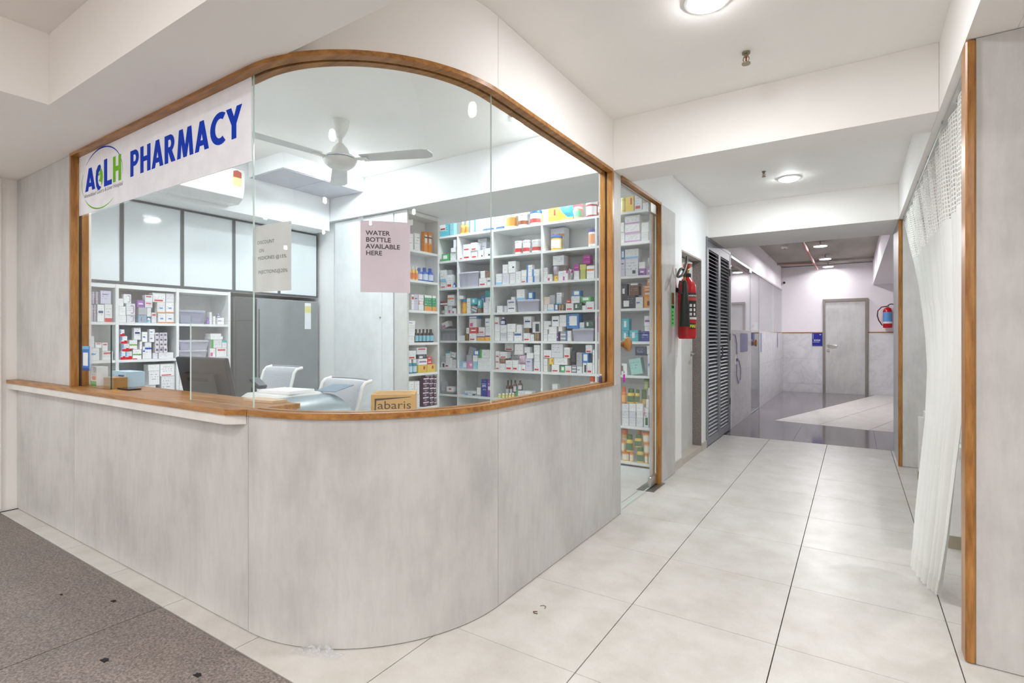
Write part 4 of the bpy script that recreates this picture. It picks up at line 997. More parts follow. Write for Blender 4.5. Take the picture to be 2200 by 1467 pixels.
 ('b','mr','B',3,1,-3.9284,-3.8246,4.5686,4.6565,1.5945,1.642,0),
 ('b','wo','B',3,1,-3.8224,-3.7266,4.5663,4.6493,1.5875,1.711,0),
 ('j','job','B',3,2,-3.6524,-3.5626,4.562,4.687,1.498,1.659,0),
 ('b','w','B',3,2,-3.6524,-3.6376,4.6936,4.736,1.498,1.546,0),
 ('b','w','B',3,2,-3.3244,-3.2646,4.5656,4.6169,1.498,1.612,0),
 ('b','w','B',3,2,-3.2604,-3.2196,4.5633,4.607,1.498,1.624,0),
 ('b','br','B',3,2,-3.3984,-3.3586,4.5654,4.607,1.498,1.555,0),
 ('b','gst','B',3,2,-3.5024,-3.4086,4.5709,4.6475,1.498,1.593,20.0),
 ('b','teal','B',3,2,-3.4054,-3.3586,4.5706,4.607,1.5555,1.645,0),
 ('b','w','B',3,2,-3.5504,-3.5016,4.5676,4.607,1.498,1.665,0),
 ('b','teal','B',3,2,-3.4964,-3.4106,4.5665,4.6403,1.5935,1.663,0),
 ('b','bl','B',3,2,-3.3994,-3.3536,4.6239,4.6659,1.498,1.686,0),
 ('b','wtl','B',3,2,-3.3444,-3.2726,4.6217,4.6866,1.498,1.743,0),
 ('b','w','B',3,2,-3.6524,-3.5996,4.5645,4.6106,1.6595,1.696,0),
 ('b','w','B',3,3,-3.1524,-3.0816,4.569,4.6268,1.498,1.568,0),
 ('b','w','B',3,3,-3.0604,-3.0256,4.5698,4.607,1.498,1.565,0),
 ('b','wn','B',3,3,-3.0184,-2.9196,4.5653,4.652,1.498,1.566,0),
 ('n','lil','B',3,3,-2.9004,-2.6376,4.562,4.762,1.498,1.62,0),
 ('b','wn','B',3,3,-3.0234,-2.9226,4.5691,4.6538,1.5665,1.627,0),
 ('b','w','B',3,3,-2.9734,-2.9316,4.569,4.607,1.6275,1.656,0),
 ('b','wlb','B',3,3,-2.9074,-2.8106,4.5683,4.6502,1.6205,1.728,0),
 ('b','bl','B',3,3,-2.7714,-2.7136,4.568,4.6151,1.6205,1.697,0),
 ('b','w','B',3,4,-2.5874,-2.5466,4.5688,4.6088,1.498,1.564,0),
 ('b','wlb','B',3,4,-2.5404,-2.4726,4.5653,4.6241,1.498,1.566,0),
 ('b','bl','B',3,4,-2.4634,-2.4296,4.5683,4.607,1.498,1.564,0),
 ('b','brs','B',3,4,-2.4254,-2.3516,4.5645,4.6295,1.498,1.558,0),
 ('b','wr','B',3,4,-2.3424,-2.2606,4.5664,4.6367,1.498,1.566,0),
 ('b','grd','B',3,4,-2.2564,-2.1726,4.5689,4.6385,1.498,1.566,0),
 ('b','w','B',3,4,-2.1684,-2.1296,4.5682,4.607,1.498,1.54,0),
 ('b','wr','B',3,4,-2.1254,-2.0466,4.5646,4.634,1.498,1.575,0),
 ('b','pch','B',3,4,-2.5874,-2.5216,4.5705,4.6277,1.5645,1.64,0),
 ('b','wlb','B',3,4,-2.4454,-2.3906,4.5678,4.6124,1.5645,1.634,0),
 ('b','rd','B',3,4,-2.3344,-2.2896,4.5672,4.607,1.5665,1.602,0),
 ('b','g','B',3,4,-2.5154,-2.4596,4.5621,4.6133,1.5665,1.652,0),
 ('b','w','B',3,4,-2.2844,-2.1956,4.5669,4.643,1.5665,1.633,0),
 ('b','grn','B',3,4,-2.1794,-2.0826,4.5643,4.6502,1.5755,1.622,0),
 ('b','wb','B',3,4,-2.4424,-2.3876,4.568,4.6124,1.6345,1.674,0),
 ('b','bl','B',3,4,-2.2684,-2.1896,4.5662,4.634,1.6335,1.686,0),
 ('b','wb','B',3,5,-1.9904,-1.9726,4.5694,4.607,1.498,1.668,0),
 ('b','dk','B',3,5,-1.7764,-1.6486,4.5678,4.662,1.498,1.617,0),
 ('b','wb','B',3,5,-1.6444,-1.5786,4.5692,4.6223,1.498,1.598,0),
 ('b','orp','B',3,5,-1.5654,-1.4946,4.5651,4.6268,1.498,1.6,0),
 ('b','or','B',3,5,-1.5754,-1.4946,4.5678,4.6358,1.6005,1.639,0),
 ('b','dk','B',3,5,-1.7764,-1.7226,4.5686,4.6115,1.6175,1.721,0),
 ('b','pho','B',3,5,-1.6994,-1.6166,4.5695,4.6376,1.6175,1.721,0),
 ('b','or','B',3,5,-1.5754,-1.4946,4.5652,4.6358,1.6395,1.667,0),
 ('b','or','B',3,5,-1.5754,-1.4946,4.5696,4.6358,1.6675,1.695,0),
 ('b','or','B',3,5,-1.5404,-1.4946,4.5698,4.607,1.6955,1.756,0),
 ('n','gry','B',4,1,-3.9284,-3.6996,4.562,4.762,1.2015,1.334,0),
 ('b','wpk','B',4,1,-3.9264,-3.8076,4.5682,4.662,1.3345,1.414,-18.0),
 ('b','yo','B',4,2,-3.4174,-3.3126,4.5708,4.6574,1.2015,1.25,0),
 ('b','yo','B',4,2,-3.3074,-3.2266,4.5706,4.6358,1.2015,1.256,0),
 ('b','w','B',4,2,-3.6524,-3.5786,4.5667,4.6376,1.2015,1.259,0),
 ('b','brs','B',4,2,-3.5744,-3.5206,4.5668,4.6115,1.2015,1.278,0),
 ('b','wr','B',4,2,-3.5154,-3.4236,4.5635,4.6457,1.2015,1.281,0),
 ('b','w','B',4,2,-3.4174,-3.3106,4.5695,4.6592,1.2505,1.28,0),
 ('b','w','B',4,2,-3.3024,-3.2216,4.5704,4.6358,1.2565,1.357,0),
 ('b','wr','B',4,2,-3.3904,-3.3086,4.5663,4.6367,1.2805,1.348,0),
 ('b','rd','B',4,2,-3.5114,-3.4106,4.5682,4.6538,1.2815,1.346,0),
 ('b','w','B',4,2,-3.5594,-3.5226,4.5685,4.607,1.2785,1.343,0),
 ('b','wpk','B',4,2,-3.5174,-3.4186,4.5686,4.652,1.3465,1.441,0),
 ('b','wb','B',4,2,-3.3024,-3.2216,4.5635,4.6358,1.3575,1.44,0),
 ('b','bl','B',4,2,-3.5404,-3.4016,4.569,4.662,1.4415,1.467,0),
 ('b','w','B',4,3,-3.1804,-3.1136,4.5672,4.6232,1.2015,1.297,0),
 ('b','w','B',4,3,-3.1054,-3.0276,4.568,4.6331,1.2015,1.282,0),
 ('b','w','B',4,3,-3.0204,-2.9476,4.5658,4.6286,1.2015,1.292,0),
 ('b','wbl','B',4,3,-2.9374,-2.8416,4.5676,4.6493,1.2015,1.291,0),
 ('b','wr','B',4,3,-2.8234,-2.7466,4.569,4.6322,1.2015,1.283,0),
 ('b','w','B',4,3,-2.7414,-2.7006,4.5677,4.607,1.2015,1.269,0),
 ('b','brs','B',4,3,-2.6944,-2.6326,4.5685,4.6187,1.2015,1.283,0),
 ('b','w','B',4,3,-3.1054,-3.0256,4.5622,4.6349,1.2825,1.368,0),
 ('b','brs','B',4,3,-2.7854,-2.7486,4.5634,4.607,1.2835,1.332,0),
 ('b','wr','B',4,3,-2.8944,-2.7946,4.6573,4.7442,1.2015,1.367,0),
 ('b','wdk','B',4,3,-2.7164,-2.6326,4.5679,4.6385,1.2835,1.396,0),
 ('b','w','B',4,3,-3.0204,-2.9176,4.564,4.6556,1.2925,1.378,0),
 ('b','w','B',4,3,-2.9074,-2.8436,4.5682,4.6205,1.2915,1.366,0),
 ('b','w','B',4,3,-3.1804,-3.1136,4.5677,4.6232,1.2975,1.372,0),
 ('b','wr','B',4,3,-3.1804,-3.1226,4.5624,4.6151,1.3725,1.45,0),
 ('o','nvw','B',4,3,-3.1104,-3.0566,4.562,4.617,1.3685,1.448,0),
 ('b','wn','B',4,3,-2.8194,-2.7316,4.5662,4.6421,1.3325,1.449,0),
 ('b','w','B',4,4,-2.5384,-2.4406,4.564,4.6511,1.2015,1.272,0),
 ('b','pu','B',4,4,-2.4374,-2.4246,4.5625,4.607,1.2015,1.282,0),
 ('n','lil','B',4,4,-2.2734,-2.0466,4.562,4.762,1.2015,1.323,0),
 ('b','wB','B',4,4,-2.3344,-2.2826,4.5632,4.6097,1.2015,1.302,0),
 ('b','gst','B',4,4,-2.3994,-2.3416,4.5649,4.6151,1.2015,1.296,0),
 ('b','w','B',4,4,-2.5874,-2.5436,4.5636,4.6115,1.2015,1.267,0),
 ('b','w','B',4,4,-2.5874,-2.5436,4.5637,4.6115,1.2675,1.316,0),
 ('b','w','B',4,4,-2.5254,-2.439,4.5623,4.6466,1.2725,1.343,0),
 ('b','wg','B',4,4,-2.4214,-2.3676,4.5662,4.6115,1.2965,1.342,0),
 ('b','w','B',4,4,-2.5874,-2.5286,4.5654,4.6178,1.3165,1.36,0),
 ('b','wlb','B',4,4,-2.1964,-2.1476,4.5675,4.607,1.3235,1.381,0),
 ('b','grd','B',4,4,-2.1414,-2.0466,4.5673,4.6484,1.3235,1.394,0),
 ('b','w','B',4,4,-2.5874,-2.5056,4.5641,4.6385,1.3605,1.399,0),
 ('b','w','B',4,4,-2.4134,-2.3406,4.5701,4.6286,1.3425,1.455,0),
 ('b','bl','B',4,4,-2.3264,-2.2036,4.562,4.662,1.3235,1.463,0),
 ('b','wn','B',4,4,-2.4944,-2.4166,4.5656,4.6331,1.3435,1.446,0),
 ('b','teal','B',4,5,-1.7014,-1.6176,4.5645,4.6385,1.2015,1.303,0),
 ('b','teal','B',4,5,-1.7704,-1.7086,4.5657,4.6187,1.2015,1.298,0),
 ('b','nvy','B',4,5,-1.5954,-1.5176,4.563,4.6331,1.2015,1.292,0),
 ('b','w','B',4,5,-2.0074,-1.9726,4.5695,4.607,1.2015,1.246,0),
 ('b','w','B',4,5,-2.0074,-1.9726,4.5654,4.607,1.2465,1.287,0),
 ('b','pk','B',4,5,-2.0074,-1.9726,4.5623,4.607,1.2875,1.436,0),
 ('b','w','B',4,5,-1.5604,-1.4936,4.5675,4.6232,1.2925,1.337,0),
 ('b','teal','B',4,5,-1.7704,-1.703,4.5629,4.6277,1.2985,1.408,0),
 ('b','wpu','B',4,5,-1.5654,-1.4926,4.5669,4.6286,1.3375,1.428,0),
 ('b','wr','B',5,1,-3.8514,-3.8056,4.5651,4.607,0.8975,1.009,0),
 ('b','w','B',5,1,-3.8004,-3.7586,4.5672,4.607,0.8975,1.01,0),
 ('b','w','B',5,1,-3.7534,-3.6996,4.5706,4.6115,0.8975,0.992,0),
 ('b','wdk','B',5,1,-3.9184,-3.8656,4.5694,4.6106,0.8975,0.957,0),
 ('b','g','B',5,1,-3.9184,-3.8596,4.5658,4.616,0.9575,1.024,0),
 ('b','wtl','B',5,1,-3.8514,-3.7886,4.5693,4.6196,1.0095,1.08,0),
 ('b','wb','B',5,1,-3.7754,-3.7056,4.5678,4.6259,1.0105,1.077,12.0),
 ('b','w','B',5,2,-3.4044,-3.2306,4.5653,4.662,0.8975,0.943,0),
 ('b','pk','B',5,2,-3.5454,-3.4696,4.5633,4.6313,0.8975,0.978,0),
 ('b','ltb','B',5,2,-3.6524,-3.5526,4.5674,4.661,0.8975,0.976,0),
 ('b','ltl','B',5,2,-3.4644,-3.4106,4.5671,4.6115,0.8975,0.976,0),
 ('b','w','B',5,2,-3.4044,-3.2306,4.5706,4.662,0.9435,0.98,0),
 ('b','w','B',5,2,-3.4044,-3.2306,4.5707,4.662,0.9805,1.016,0),
 ('b','w','B',5,2,-3.4684,-3.4066,4.5675,4.6187,0.9765,1.044,0),
 ('b','g','B',5,2,-3.5544,-3.4826,4.5652,4.6277,0.9785,1.046,0),
 ('b','gnw','B',5,2,-3.3794,-3.2416,4.57,4.662,1.0165,1.107,0),
 ('b','bl','B',5,2,-3.4514,-3.3826,4.562,4.625,1.0445,1.097,0),
 ('b','g','B',5,2,-3.6004,-3.4776,4.63,4.729,0.9765,1.157,15.0),
 ('b','wr','B',5,3,-2.6994,-2.6326,4.5671,4.6232,0.8975,0.995,0),
 ('b','li','B',5,3,-2.7974,-2.7226,4.5675,4.6304,0.8975,1.026,0),
 ('b','w','B',5,3,-2.8844,-2.8506,4.5633,4.607,0.8975,0.962,0),
 ('b','wr','B',5,3,-2.8464,-2.8016,4.5677,4.607,0.8975,0.962,0),
 ('b','wr','B',5,3,-3.1704,-3.1206,4.57,4.6079,0.8975,0.971,0),
 ('b','w','B',5,3,-3.1154,-3.0456,4.5654,4.6259,0.8975,0.965,0),
 ('b','wr','B',5,3,-3.0414,-2.9606,4.5659,4.6358,0.8975,1.001,0),
 ('b','wr','B',5,3,-2.9544,-2.8896,4.564,4.6214,0.8975,1.003,0),
 ('p','ppk','B',5,3,-2.888,-2.7996,4.562,4.632,0.9625,1.058,0),
 ('b','wr','B',5,3,-2.8924,-2.8476,4.6386,4.681,0.8975,1.013,0),
 ('b','br','B',5,3,-3.1124,-3.0456,4.5708,4.6232,0.9655,1.019,0),
 ('b','wr','B',5,3,-3.1704,-3.1226,4.5654,4.607,0.9715,1.026,0),
 ('b','w','B',5,3,-2.6994,-2.6376,4.5707,4.6187,0.9955,1.06,0),
 ('b','wr','B',5,3,-3.1004,-2.9296,4.6932,4.785,0.8975,1.097,0),
 ('b','wr','B',5,3,-3.1154,-3.0256,4.5674,4.6439,1.0195,1.087,0),
 ('b','w','B',5,3,-2.7844,-2.7086,4.5643,4.6313,1.0265,1.081,0),
 ('b','wr','B',5,3,-3.1704,-3.1226,4.5708,4.607,1.0265,1.094,0),
 ('b','w','B',5,3,-2.8104,-2.7466,4.5665,4.6205,1.0815,1.14,0),
 ('b','w','B',5,3,-2.6994,-2.6326,4.5657,4.6232,1.0605,1.163,0),
 ('b','wr','B',5,3,-3.1084,-2.9966,4.6508,4.7479,1.0975,1.174,0),
 ('b','w','B',5,3,-2.9334,-2.8296,4.5709,4.6565,1.0585,1.172,0),
 ('b','wr','B',5,4,-2.1184,-2.0636,4.5664,4.6124,0.8975,0.999,0),
 ('b','wol','B',5,4,-2.5874,-2.5346,4.5646,4.6232,0.8975,0.962,0),
 ('b','wr','B',5,4,-2.3504,-2.2826,4.5663,4.6241,0.8975,0.965,0),
 ('b','wb','B',5,4,-2.2224,-2.1696,4.5631,4.6106,0.8975,0.961,0),
 ('b','wdk','B',5,4,-2.1614,-2.1246,4.5676,4.607,0.8975,0.997,0),
 ('b','w','B',5,4,-2.0594,-2.0426,4.566,4.607,0.8975,1.123,0),
 ('b','wr','B',5,4,-2.4974,-2.4146,4.5646,4.6376,0.8975,0.971,0),
 ('b','grn','B',5,4,-2.3994,-2.3546,4.569,4.607,0.8975,0.963,0),
 ('b','gst','B',5,4,-2.2764,-2.2316,4.5694,4.607,0.8975,0.974,0),
 ('b','wol','B',5,4,-2.5874,-2.5346,4.5621,4.6232,0.9625,1.03,0),
 ('b','w','B',5,4,-2.4734,-2.3246,4.5668,4.662,0.9715,1.037,0),
 ('b','ye','B',5,4,-2.5224,-2.4776,4.5645,4.607,0.9715,1.035,0),
 ('p','pdk','B',5,4,-2.2954,-2.2356,4.562,4.632,0.9745,1.12,0),
 ('b','g','B',5,4,-2.2304,-2.1716,4.5704,4.616,0.9615,1.093,0),
 ('b','bl','B',5,4,-2.1674,-2.1066,4.569,4.6178,0.9975,1.091,0),
 ('b','wr','B',5,4,-2.5874,-2.5016,4.5642,4.6421,1.0355,1.113,0),
 ('b','w','B',5,4,-2.5,-2.3716,4.5644,4.662,1.0375,1.174,0),
 ('b','wr','B',5,4,-2.3594,-2.2966,4.5634,4.6196,1.0375,1.141,0),
 ('b','wr','B',5,4,-2.1344,-2.0696,4.5709,4.6214,1.0915,1.167,0),
 ('b','w','B',5,5,-1.7744,-1.7236,4.5646,4.6088,0.8975,1.001,0),
 ('b','mnt','B',5,5,-1.7144,-1.5776,4.5675,4.662,0.8975,1.077,-10.0),
 ('b','wb','B',5,5,-1.5334,-1.4936,4.5663,4.607,0.8975,1.09,0),
 ('b','gst','B',5,5,-1.7994,-1.7756,4.6186,4.6578,0.8975,0.987,0),
 ('b','w','B',5,5,-2.0074,-1.9736,4.5674,4.607,0.8975,0.967,0),
 ('b','w','B',5,5,-2.0074,-1.9806,4.5687,4.607,0.9675,1.035,0),
 ('b','dkb','B',5,5,-1.6464,-1.5466,4.5631,4.6529,1.0775,1.155,0),
 ('b','w','B',5,5,-1.5414,-1.4936,4.5688,4.607,1.0905,1.166,0),
 ('n','gry','B',6,1,-3.9184,-3.7366,4.562,4.762,0.6055,0.631,0),
 ('b','wrd','B',6,1,-3.8364,-3.7466,4.5647,4.6439,0.6315,0.687,0),
 ('b','g','B',6,1,-3.9164,-3.8576,4.5668,4.616,0.6315,0.737,0),
 ('b','ltb','B',6,2,-3.5834,-3.4786,4.565,4.6574,0.6055,0.628,0),
 ('b','gst','B',6,2,-3.4374,-3.3606,4.5647,4.6322,0.6055,0.621,0),
 ('b','nvy','B',6,2,-3.3564,-3.2796,4.5668,4.6322,0.6055,0.789,0),
 ('b','pu','B',6,2,-3.2734,-3.2306,4.5662,4.607,0.6055,0.792,0),
 ('b','w','B',6,2,-3.4124,-3.3626,4.5652,4.6079,0.6215,0.7,0),
 ('b','wb','B',6,2,-3.5784,-3.4256,4.5687,4.662,0.6285,0.654,0),
 ('o','ygr','B',6,3,-3.1474,-3.1046,4.562,4.606,0.6055,0.647,0),
 ('o','ygr','B',6,3,-3.0974,-3.0566,4.562,4.604,0.6055,0.654,0),
 ('o','ygr','B',6,3,-3.0504,-3.0156,4.562,4.598,0.6055,0.659,0),
 ('o','ygr','B',6,3,-3.0084,-2.9756,4.562,4.596,0.6055,0.663,0),
 ('o','ygr','B',6,3,-2.9694,-2.9356,4.562,4.597,0.6055,0.668,0),
 ('b','gnw','B',6,3,-2.9114,-2.8086,4.5673,4.6556,0.6055,0.696,0),
 ('b','wpu','B',6,3,-2.8044,-2.7206,4.5623,4.6385,0.6055,0.694,0),
 ('o','brn','B',6,3,-3.0764,-3.0326,4.608,4.653,0.6055,0.786,0),
 ('o','brn','B',6,3,-3.0214,-2.9856,4.601,4.638,0.6055,0.793,0),
 ('o','brn','B',6,3,-2.9534,-2.9126,4.562,4.604,0.6685,0.798,0),
 ('o','brn','B',6,3,-2.8974,-2.8496,4.562,4.611,0.6965,0.797,0),
 ('b','w','B',6,4,-2.4904,-2.4306,4.5643,4.6169,0.6055,0.78,0),
 ('j','joc','B',6,4,-2.0964,-2.0466,4.562,4.613,0.6055,0.87,0),
 ('b','wgr','B','d6',5,-1.5684,-1.5236,4.5661,4.607,0.4405,0.615,0),
 ('b','wgr','B','d6',5,-1.5174,-1.4926,4.5702,4.607,0.4405,0.583,0),
 ('b','w','B','d6',5,-1.7714,-1.7096,4.57,4.6187,0.4405,0.51,0),
 ('b','w','B','d6',5,-1.7044,-1.6426,4.5669,4.6187,0.4405,0.516,0),
 ('b','w','B','d6',5,-1.6364,-1.5756,4.5621,4.6178,0.4405,0.521,0),
 ('b','w','B','d6',5,-1.7714,-1.7096,4.569,4.6187,0.5105,0.567,0),
 ('b','w','B','d6',5,-1.7044,-1.6426,4.5658,4.6187,0.5165,0.572,0),
 ('b','w','B','d6',5,-1.6364,-1.5756,4.5672,4.6178,0.5215,0.577,0),
 ('b','w','B','d6',5,-1.7714,-1.7096,4.5684,4.6187,0.5675,0.638,0),
 ('b','w','B','d6',5,-1.7044,-1.6426,4.5677,4.6187,0.5725,0.643,0),
 ('b','w','B','d6',5,-1.6364,-1.5756,4.5663,4.6178,0.5775,0.647,0),
 ('b','w','B','d6',5,-1.5164,-1.4926,4.5702,4.607,0.5835,0.678,0),
 ('b','w','B','d6',5,-1.5464,-1.5226,4.5655,4.607,0.6155,0.691,0),
 ('o','oro','B','d6',5,-1.7814,-1.7366,4.562,4.608,0.6385,0.786,0),
 ('o','yga','B','d6',5,-1.7314,-1.6596,4.562,4.635,0.6435,0.774,0),
 ('o','yga','B','d6',5,-1.6534,-1.6096,4.562,4.607,0.6475,0.772,0),
 ('o','yga','B','d6',5,-1.6244,-1.5646,4.6218,4.6828,0.4405,0.769,0),
 ('b','w','B','d6',5,-1.5164,-1.4926,4.5655,4.607,0.6785,0.726,0),
 ('b','w','B','d6',5,-1.5314,-1.4926,4.5697,4.607,0.7265,0.79,0),
 ('j','jgr','B','d6',5,-1.5894,-1.5406,4.611,4.661,0.7695,0.87,0),
 ('b','w','B','d6',5,-1.5154,-1.4926,4.5638,4.607,0.7905,0.849,0),
 ('o','yga','B','d7',5,-1.6424,-1.5756,4.562,4.63,0.1205,0.256,0),
 ('j','joo','B','d7',5,-1.5314,-1.4916,4.562,4.603,0.1205,0.21,0),
 ('j','joo','B','d7',5,-1.5624,-1.5346,4.562,4.591,0.1205,0.206,0),
 ('j','joo','B','d7',5,-1.7814,-1.7096,4.562,4.635,0.1205,0.203,0),
 ('j','joo','B','d7',5,-1.7034,-1.6656,4.562,4.601,0.1205,0.205,0),
 ('j','joo','B','d7',5,-1.5744,-1.5136,4.562,4.624,0.2105,0.305,0),
 ('j','joo','B','d7',5,-1.7814,-1.7476,4.562,4.597,0.2035,0.304,0),
 ('o','yga','B','d7',5,-1.7424,-1.6746,4.562,4.631,0.2055,0.356,0),
 ('o','yga','B','d7',5,-1.6624,-1.5926,4.562,4.633,0.2565,0.364,0),
 ('j','joo','B','d7',5,-1.5884,-1.5136,4.562,4.638,0.3055,0.392,0),
 ('j','joo','B','d7',5,-1.8074,-1.7516,4.635,4.692,0.1205,0.391,0),
 ('j','joo','B','d7',5,-1.6534,-1.6206,4.637,4.671,0.1205,0.404,0),
 ('b','wn','W',1,1,-4.597,-4.5547,1.5586,1.5994,1.3495,1.475,0),
 ('b','wrb','W',1,1,-4.597,-4.5595,1.6046,1.6504,1.3495,1.48,0),
 ('b','dks','W',1,1,-4.6024,-4.5526,1.5016,1.5564,1.3495,1.472,0),
 ('b','dks','W',1,1,-4.6204,-4.5595,1.5006,1.5754,1.4755,1.564,0),
 ('b','li','W',1,1,-4.6105,-4.5583,1.5786,1.6424,1.4805,1.576,0),
 ('b','wor','W',1,2,-4.6006,-4.5559,1.9526,2.0054,1.3495,1.426,0),
 ('b','wR','W',1,2,-4.597,-4.5546,1.9076,1.9394,1.3495,1.43,0),
 ('o','wbc','W',1,2,-4.578,-4.552,1.8776,1.9024,1.3495,1.397,0),
 ('b','warc','W',1,2,-4.6015,-4.559,1.7416,1.7954,1.3495,1.405,0),
 ('b','wor','W',1,2,-4.6051,-4.5602,2.0106,2.0684,1.3495,1.429,0),
 ('b','w','W',1,2,-4.597,-4.5533,1.6896,1.7364,1.3495,1.4,0),
 ('b','lbs','W',1,2,-4.6033,-4.5563,1.8176,1.8734,1.3495,1.41,0),
 ('b','w','W',1,2,-4.597,-4.5569,1.8766,1.9044,1.3975,1.466,0),
 ('b','w','W',1,2,-4.597,-4.5565,1.6926,1.7344,1.4005,1.468,0),
 ('b','warc','W',1,2,-4.6042,-4.555,1.7386,1.7954,1.4055,1.491,0),
 ('b','g','W',1,2,-4.6033,-4.5534,1.8176,1.8734,1.4105,1.466,0),
 ('b','wor','W',1,2,-4.6033,-4.5573,1.9466,2.0024,1.4265,1.512,0),
 ('b','wor','W',1,2,-4.606,-4.5593,2.0096,2.0684,1.4295,1.516,0),
 ('b','wR','W',1,2,-4.5988,-4.5526,1.8606,1.9114,1.4665,1.509,0),
 ('b','pu','W',1,2,-4.597,-4.5541,1.8086,1.8564,1.4665,1.52,0),
 ('b','w','W',1,2,-4.597,-4.5594,1.6896,1.7214,1.4685,1.526,0),
 ('b','warc','W',1,2,-4.6042,-4.5591,1.723,1.7714,1.4915,1.561,0),
 ('b','w','W',1,2,-4.606,-4.558,2.0096,2.0684,1.5165,1.587,0),
 ('b','wR','W',1,2,-4.5988,-4.5522,1.8606,1.9114,1.5095,1.563,0),
 ('b','wr','W',1,2,-4.633,-4.5585,1.9166,2.0054,1.5125,1.585,0),
 ('b','wb','W',1,3,-4.6015,-4.5608,2.4136,2.4674,1.3495,1.407,0),
 ('o','pur','W',1,3,-4.575,-4.552,2.3216,2.3434,1.3495,1.404,0),
 ('b','w','W',1,3,-4.597,-4.561,2.3466,2.3654,1.3495,1.452,0),
 ('b','w','W',1,3,-4.597,-4.5583,2.3786,2.3924,1.3495,1.417,0),
 ('n','dli','W',1,3,-4.752,-4.552,2.1046,2.3134,1.3495,1.46,0),
 ('o','nvw','W',1,3,-4.58,-4.552,2.4076,2.4344,1.4075,1.438,0),
 ('b','wb','W',2,1,-4.6024,-4.5524,1.5146,1.5694,1.0721,1.162,0),
 ('b','wR','W',2,1,-4.6123,-4.5596,1.5896,1.6554,1.0721,1.138,0),
 ('b','wR','W',2,1,-4.597,-4.554,1.5486,1.5834,1.1625,1.2,0),
 ('b','wR','W',2,1,-4.597,-4.5578,1.5896,1.6214,1.1385,1.2,0),
 ('b','wb','W',2,1,-4.597,-4.5606,1.5006,1.5414,1.1625,1.246,0),
 ('b','rwb','W',2,2,-4.597,-4.5584,1.7336,1.7764,1.0721,1.134,0),
 ('b','rwb','W',2,2,-4.597,-4.5532,1.7006,1.7304,1.0721,1.135,0),
 ('b','grb','W',2,2,-4.6042,-4.5546,1.7806,1.8374,1.0721,1.147,0),
 ('b','wbb','W',2,2,-4.597,-4.5603,1.8636,1.9084,1.0721,1.201,0),
 ('b','wbb','W',2,2,-4.597,-4.5533,1.8466,1.8604,1.0721,1.168,0),
 ('b','w','W',2,2,-4.597,-4.5575,1.9166,1.9504,1.0721,1.117,0),
 ('b','w','W',2,2,-4.6501,-4.5557,1.9556,2.0634,1.0721,1.119,0),
 ('b','wsq','W',2,2,-4.597,-4.5535,1.9316,1.9574,1.1175,1.163,0),
 ('b','wsq','W',2,2,-4.597,-4.5576,1.9626,1.9874,1.1195,1.163,0),
 ('b','wsq','W',2,2,-4.597,-4.5524,1.9916,2.0174,1.1195,1.162,0),
 ('b','rwb','W',2,2,-4.597,-4.553,1.7116,1.7564,1.1355,1.191,0),
 ('b','grb','W',2,2,-4.6069,-4.5554,1.758,1.8094,1.1475,1.218,0),
 ('b','wsq','W',2,2,-4.597,-4.5526,1.9316,1.9574,1.1635,1.2,0),
 ('b','wsq','W',2,2,-4.597,-4.5525,1.9626,1.9874,1.1635,1.2,0),
 ('b','wsq','W',2,2,-4.597,-4.5572,1.9916,2.0174,1.1625,1.2,0),
 ('b','w','W',2,2,-4.597,-4.5587,1.8286,1.8434,1.1475,1.205,0),
 ('b','rwb','W',2,2,-4.597,-4.5599,1.7056,1.7454,1.1915,1.247,0),
 ('b','wsq','W',2,2,-4.597,-4.5532,1.9316,1.9574,1.2005,1.238,0),
 ('b','wsq','W',2,2,-4.597,-4.5559,1.9626,1.9874,1.2005,1.238,0),
 ('b','wsq','W',2,2,-4.597,-4.5548,1.9916,2.0174,1.2005,1.238,0),
 ('b','wb','W',2,2,-4.597,-4.5574,1.8436,1.8784,1.2015,1.28,0),
 ('b','wb','W',2,2,-4.597,-4.5564,1.8926,1.9264,1.2015,1.259,0),
 ('b','wn','W',2,2,-4.597,-4.5604,1.7896,1.8354,1.2185,1.312,0),
 ('b','wsq','W',2,2,-4.597,-4.5554,1.9316,1.9574,1.2385,1.275,0),
 ('b','wsq','W',2,2,-4.597,-4.5525,1.9626,1.9874,1.2385,1.275,0),
 ('b','wsq','W',2,2,-4.597,-4.5583,1.9916,2.0174,1.2385,1.276,0),
 ('b','rwb','W',2,2,-4.597,-4.5534,1.6976,1.7254,1.2475,1.297,0),
 ('b','wb','W',2,2,-4.597,-4.5577,1.8926,1.93,1.2595,1.301,0),
 ('n','lil','W',2,3,-4.752,-4.552,2.1046,2.3284,1.0721,1.135,0),
 ('b','wR','W',2,3,-4.633,-4.5566,2.4006,2.4894,1.0721,1.147,0),
 ('b','wpk','W',2,3,-4.597,-4.5602,2.3496,2.3954,1.0721,1.146,0),
 ('n','lil','W',2,3,-4.752,-4.552,2.1046,2.3384,1.1355,1.216,0),
 ('b','gnw','W',2,3,-4.6339,-4.557,2.3576,2.4474,1.1475,1.219,0),
 ('b','wtl','W',2,3,-4.597,-4.5576,2.4516,2.4894,1.1475,1.213,0),
 ('b','w','W',2,3,-4.6474,-4.5544,2.3506,2.4554,1.2195,1.247,0),
 ('b','w','W',2,3,-4.6357,-4.557,2.3506,2.4424,1.2475,1.27,0),
 ('b','w','W',3,2,-4.652,-4.5543,1.9736,2.0744,0.7905,0.932,0),
 ('b','w','W',3,2,-4.6519,-4.5588,1.8286,1.9384,0.7905,0.868,0),
 ('b','w','W',3,2,-4.6267,-4.5567,1.7276,1.8094,0.7905,0.88,0),
 ('b','wrl','W',3,2,-4.6051,-4.5532,1.7806,1.8384,0.8805,0.901,0),
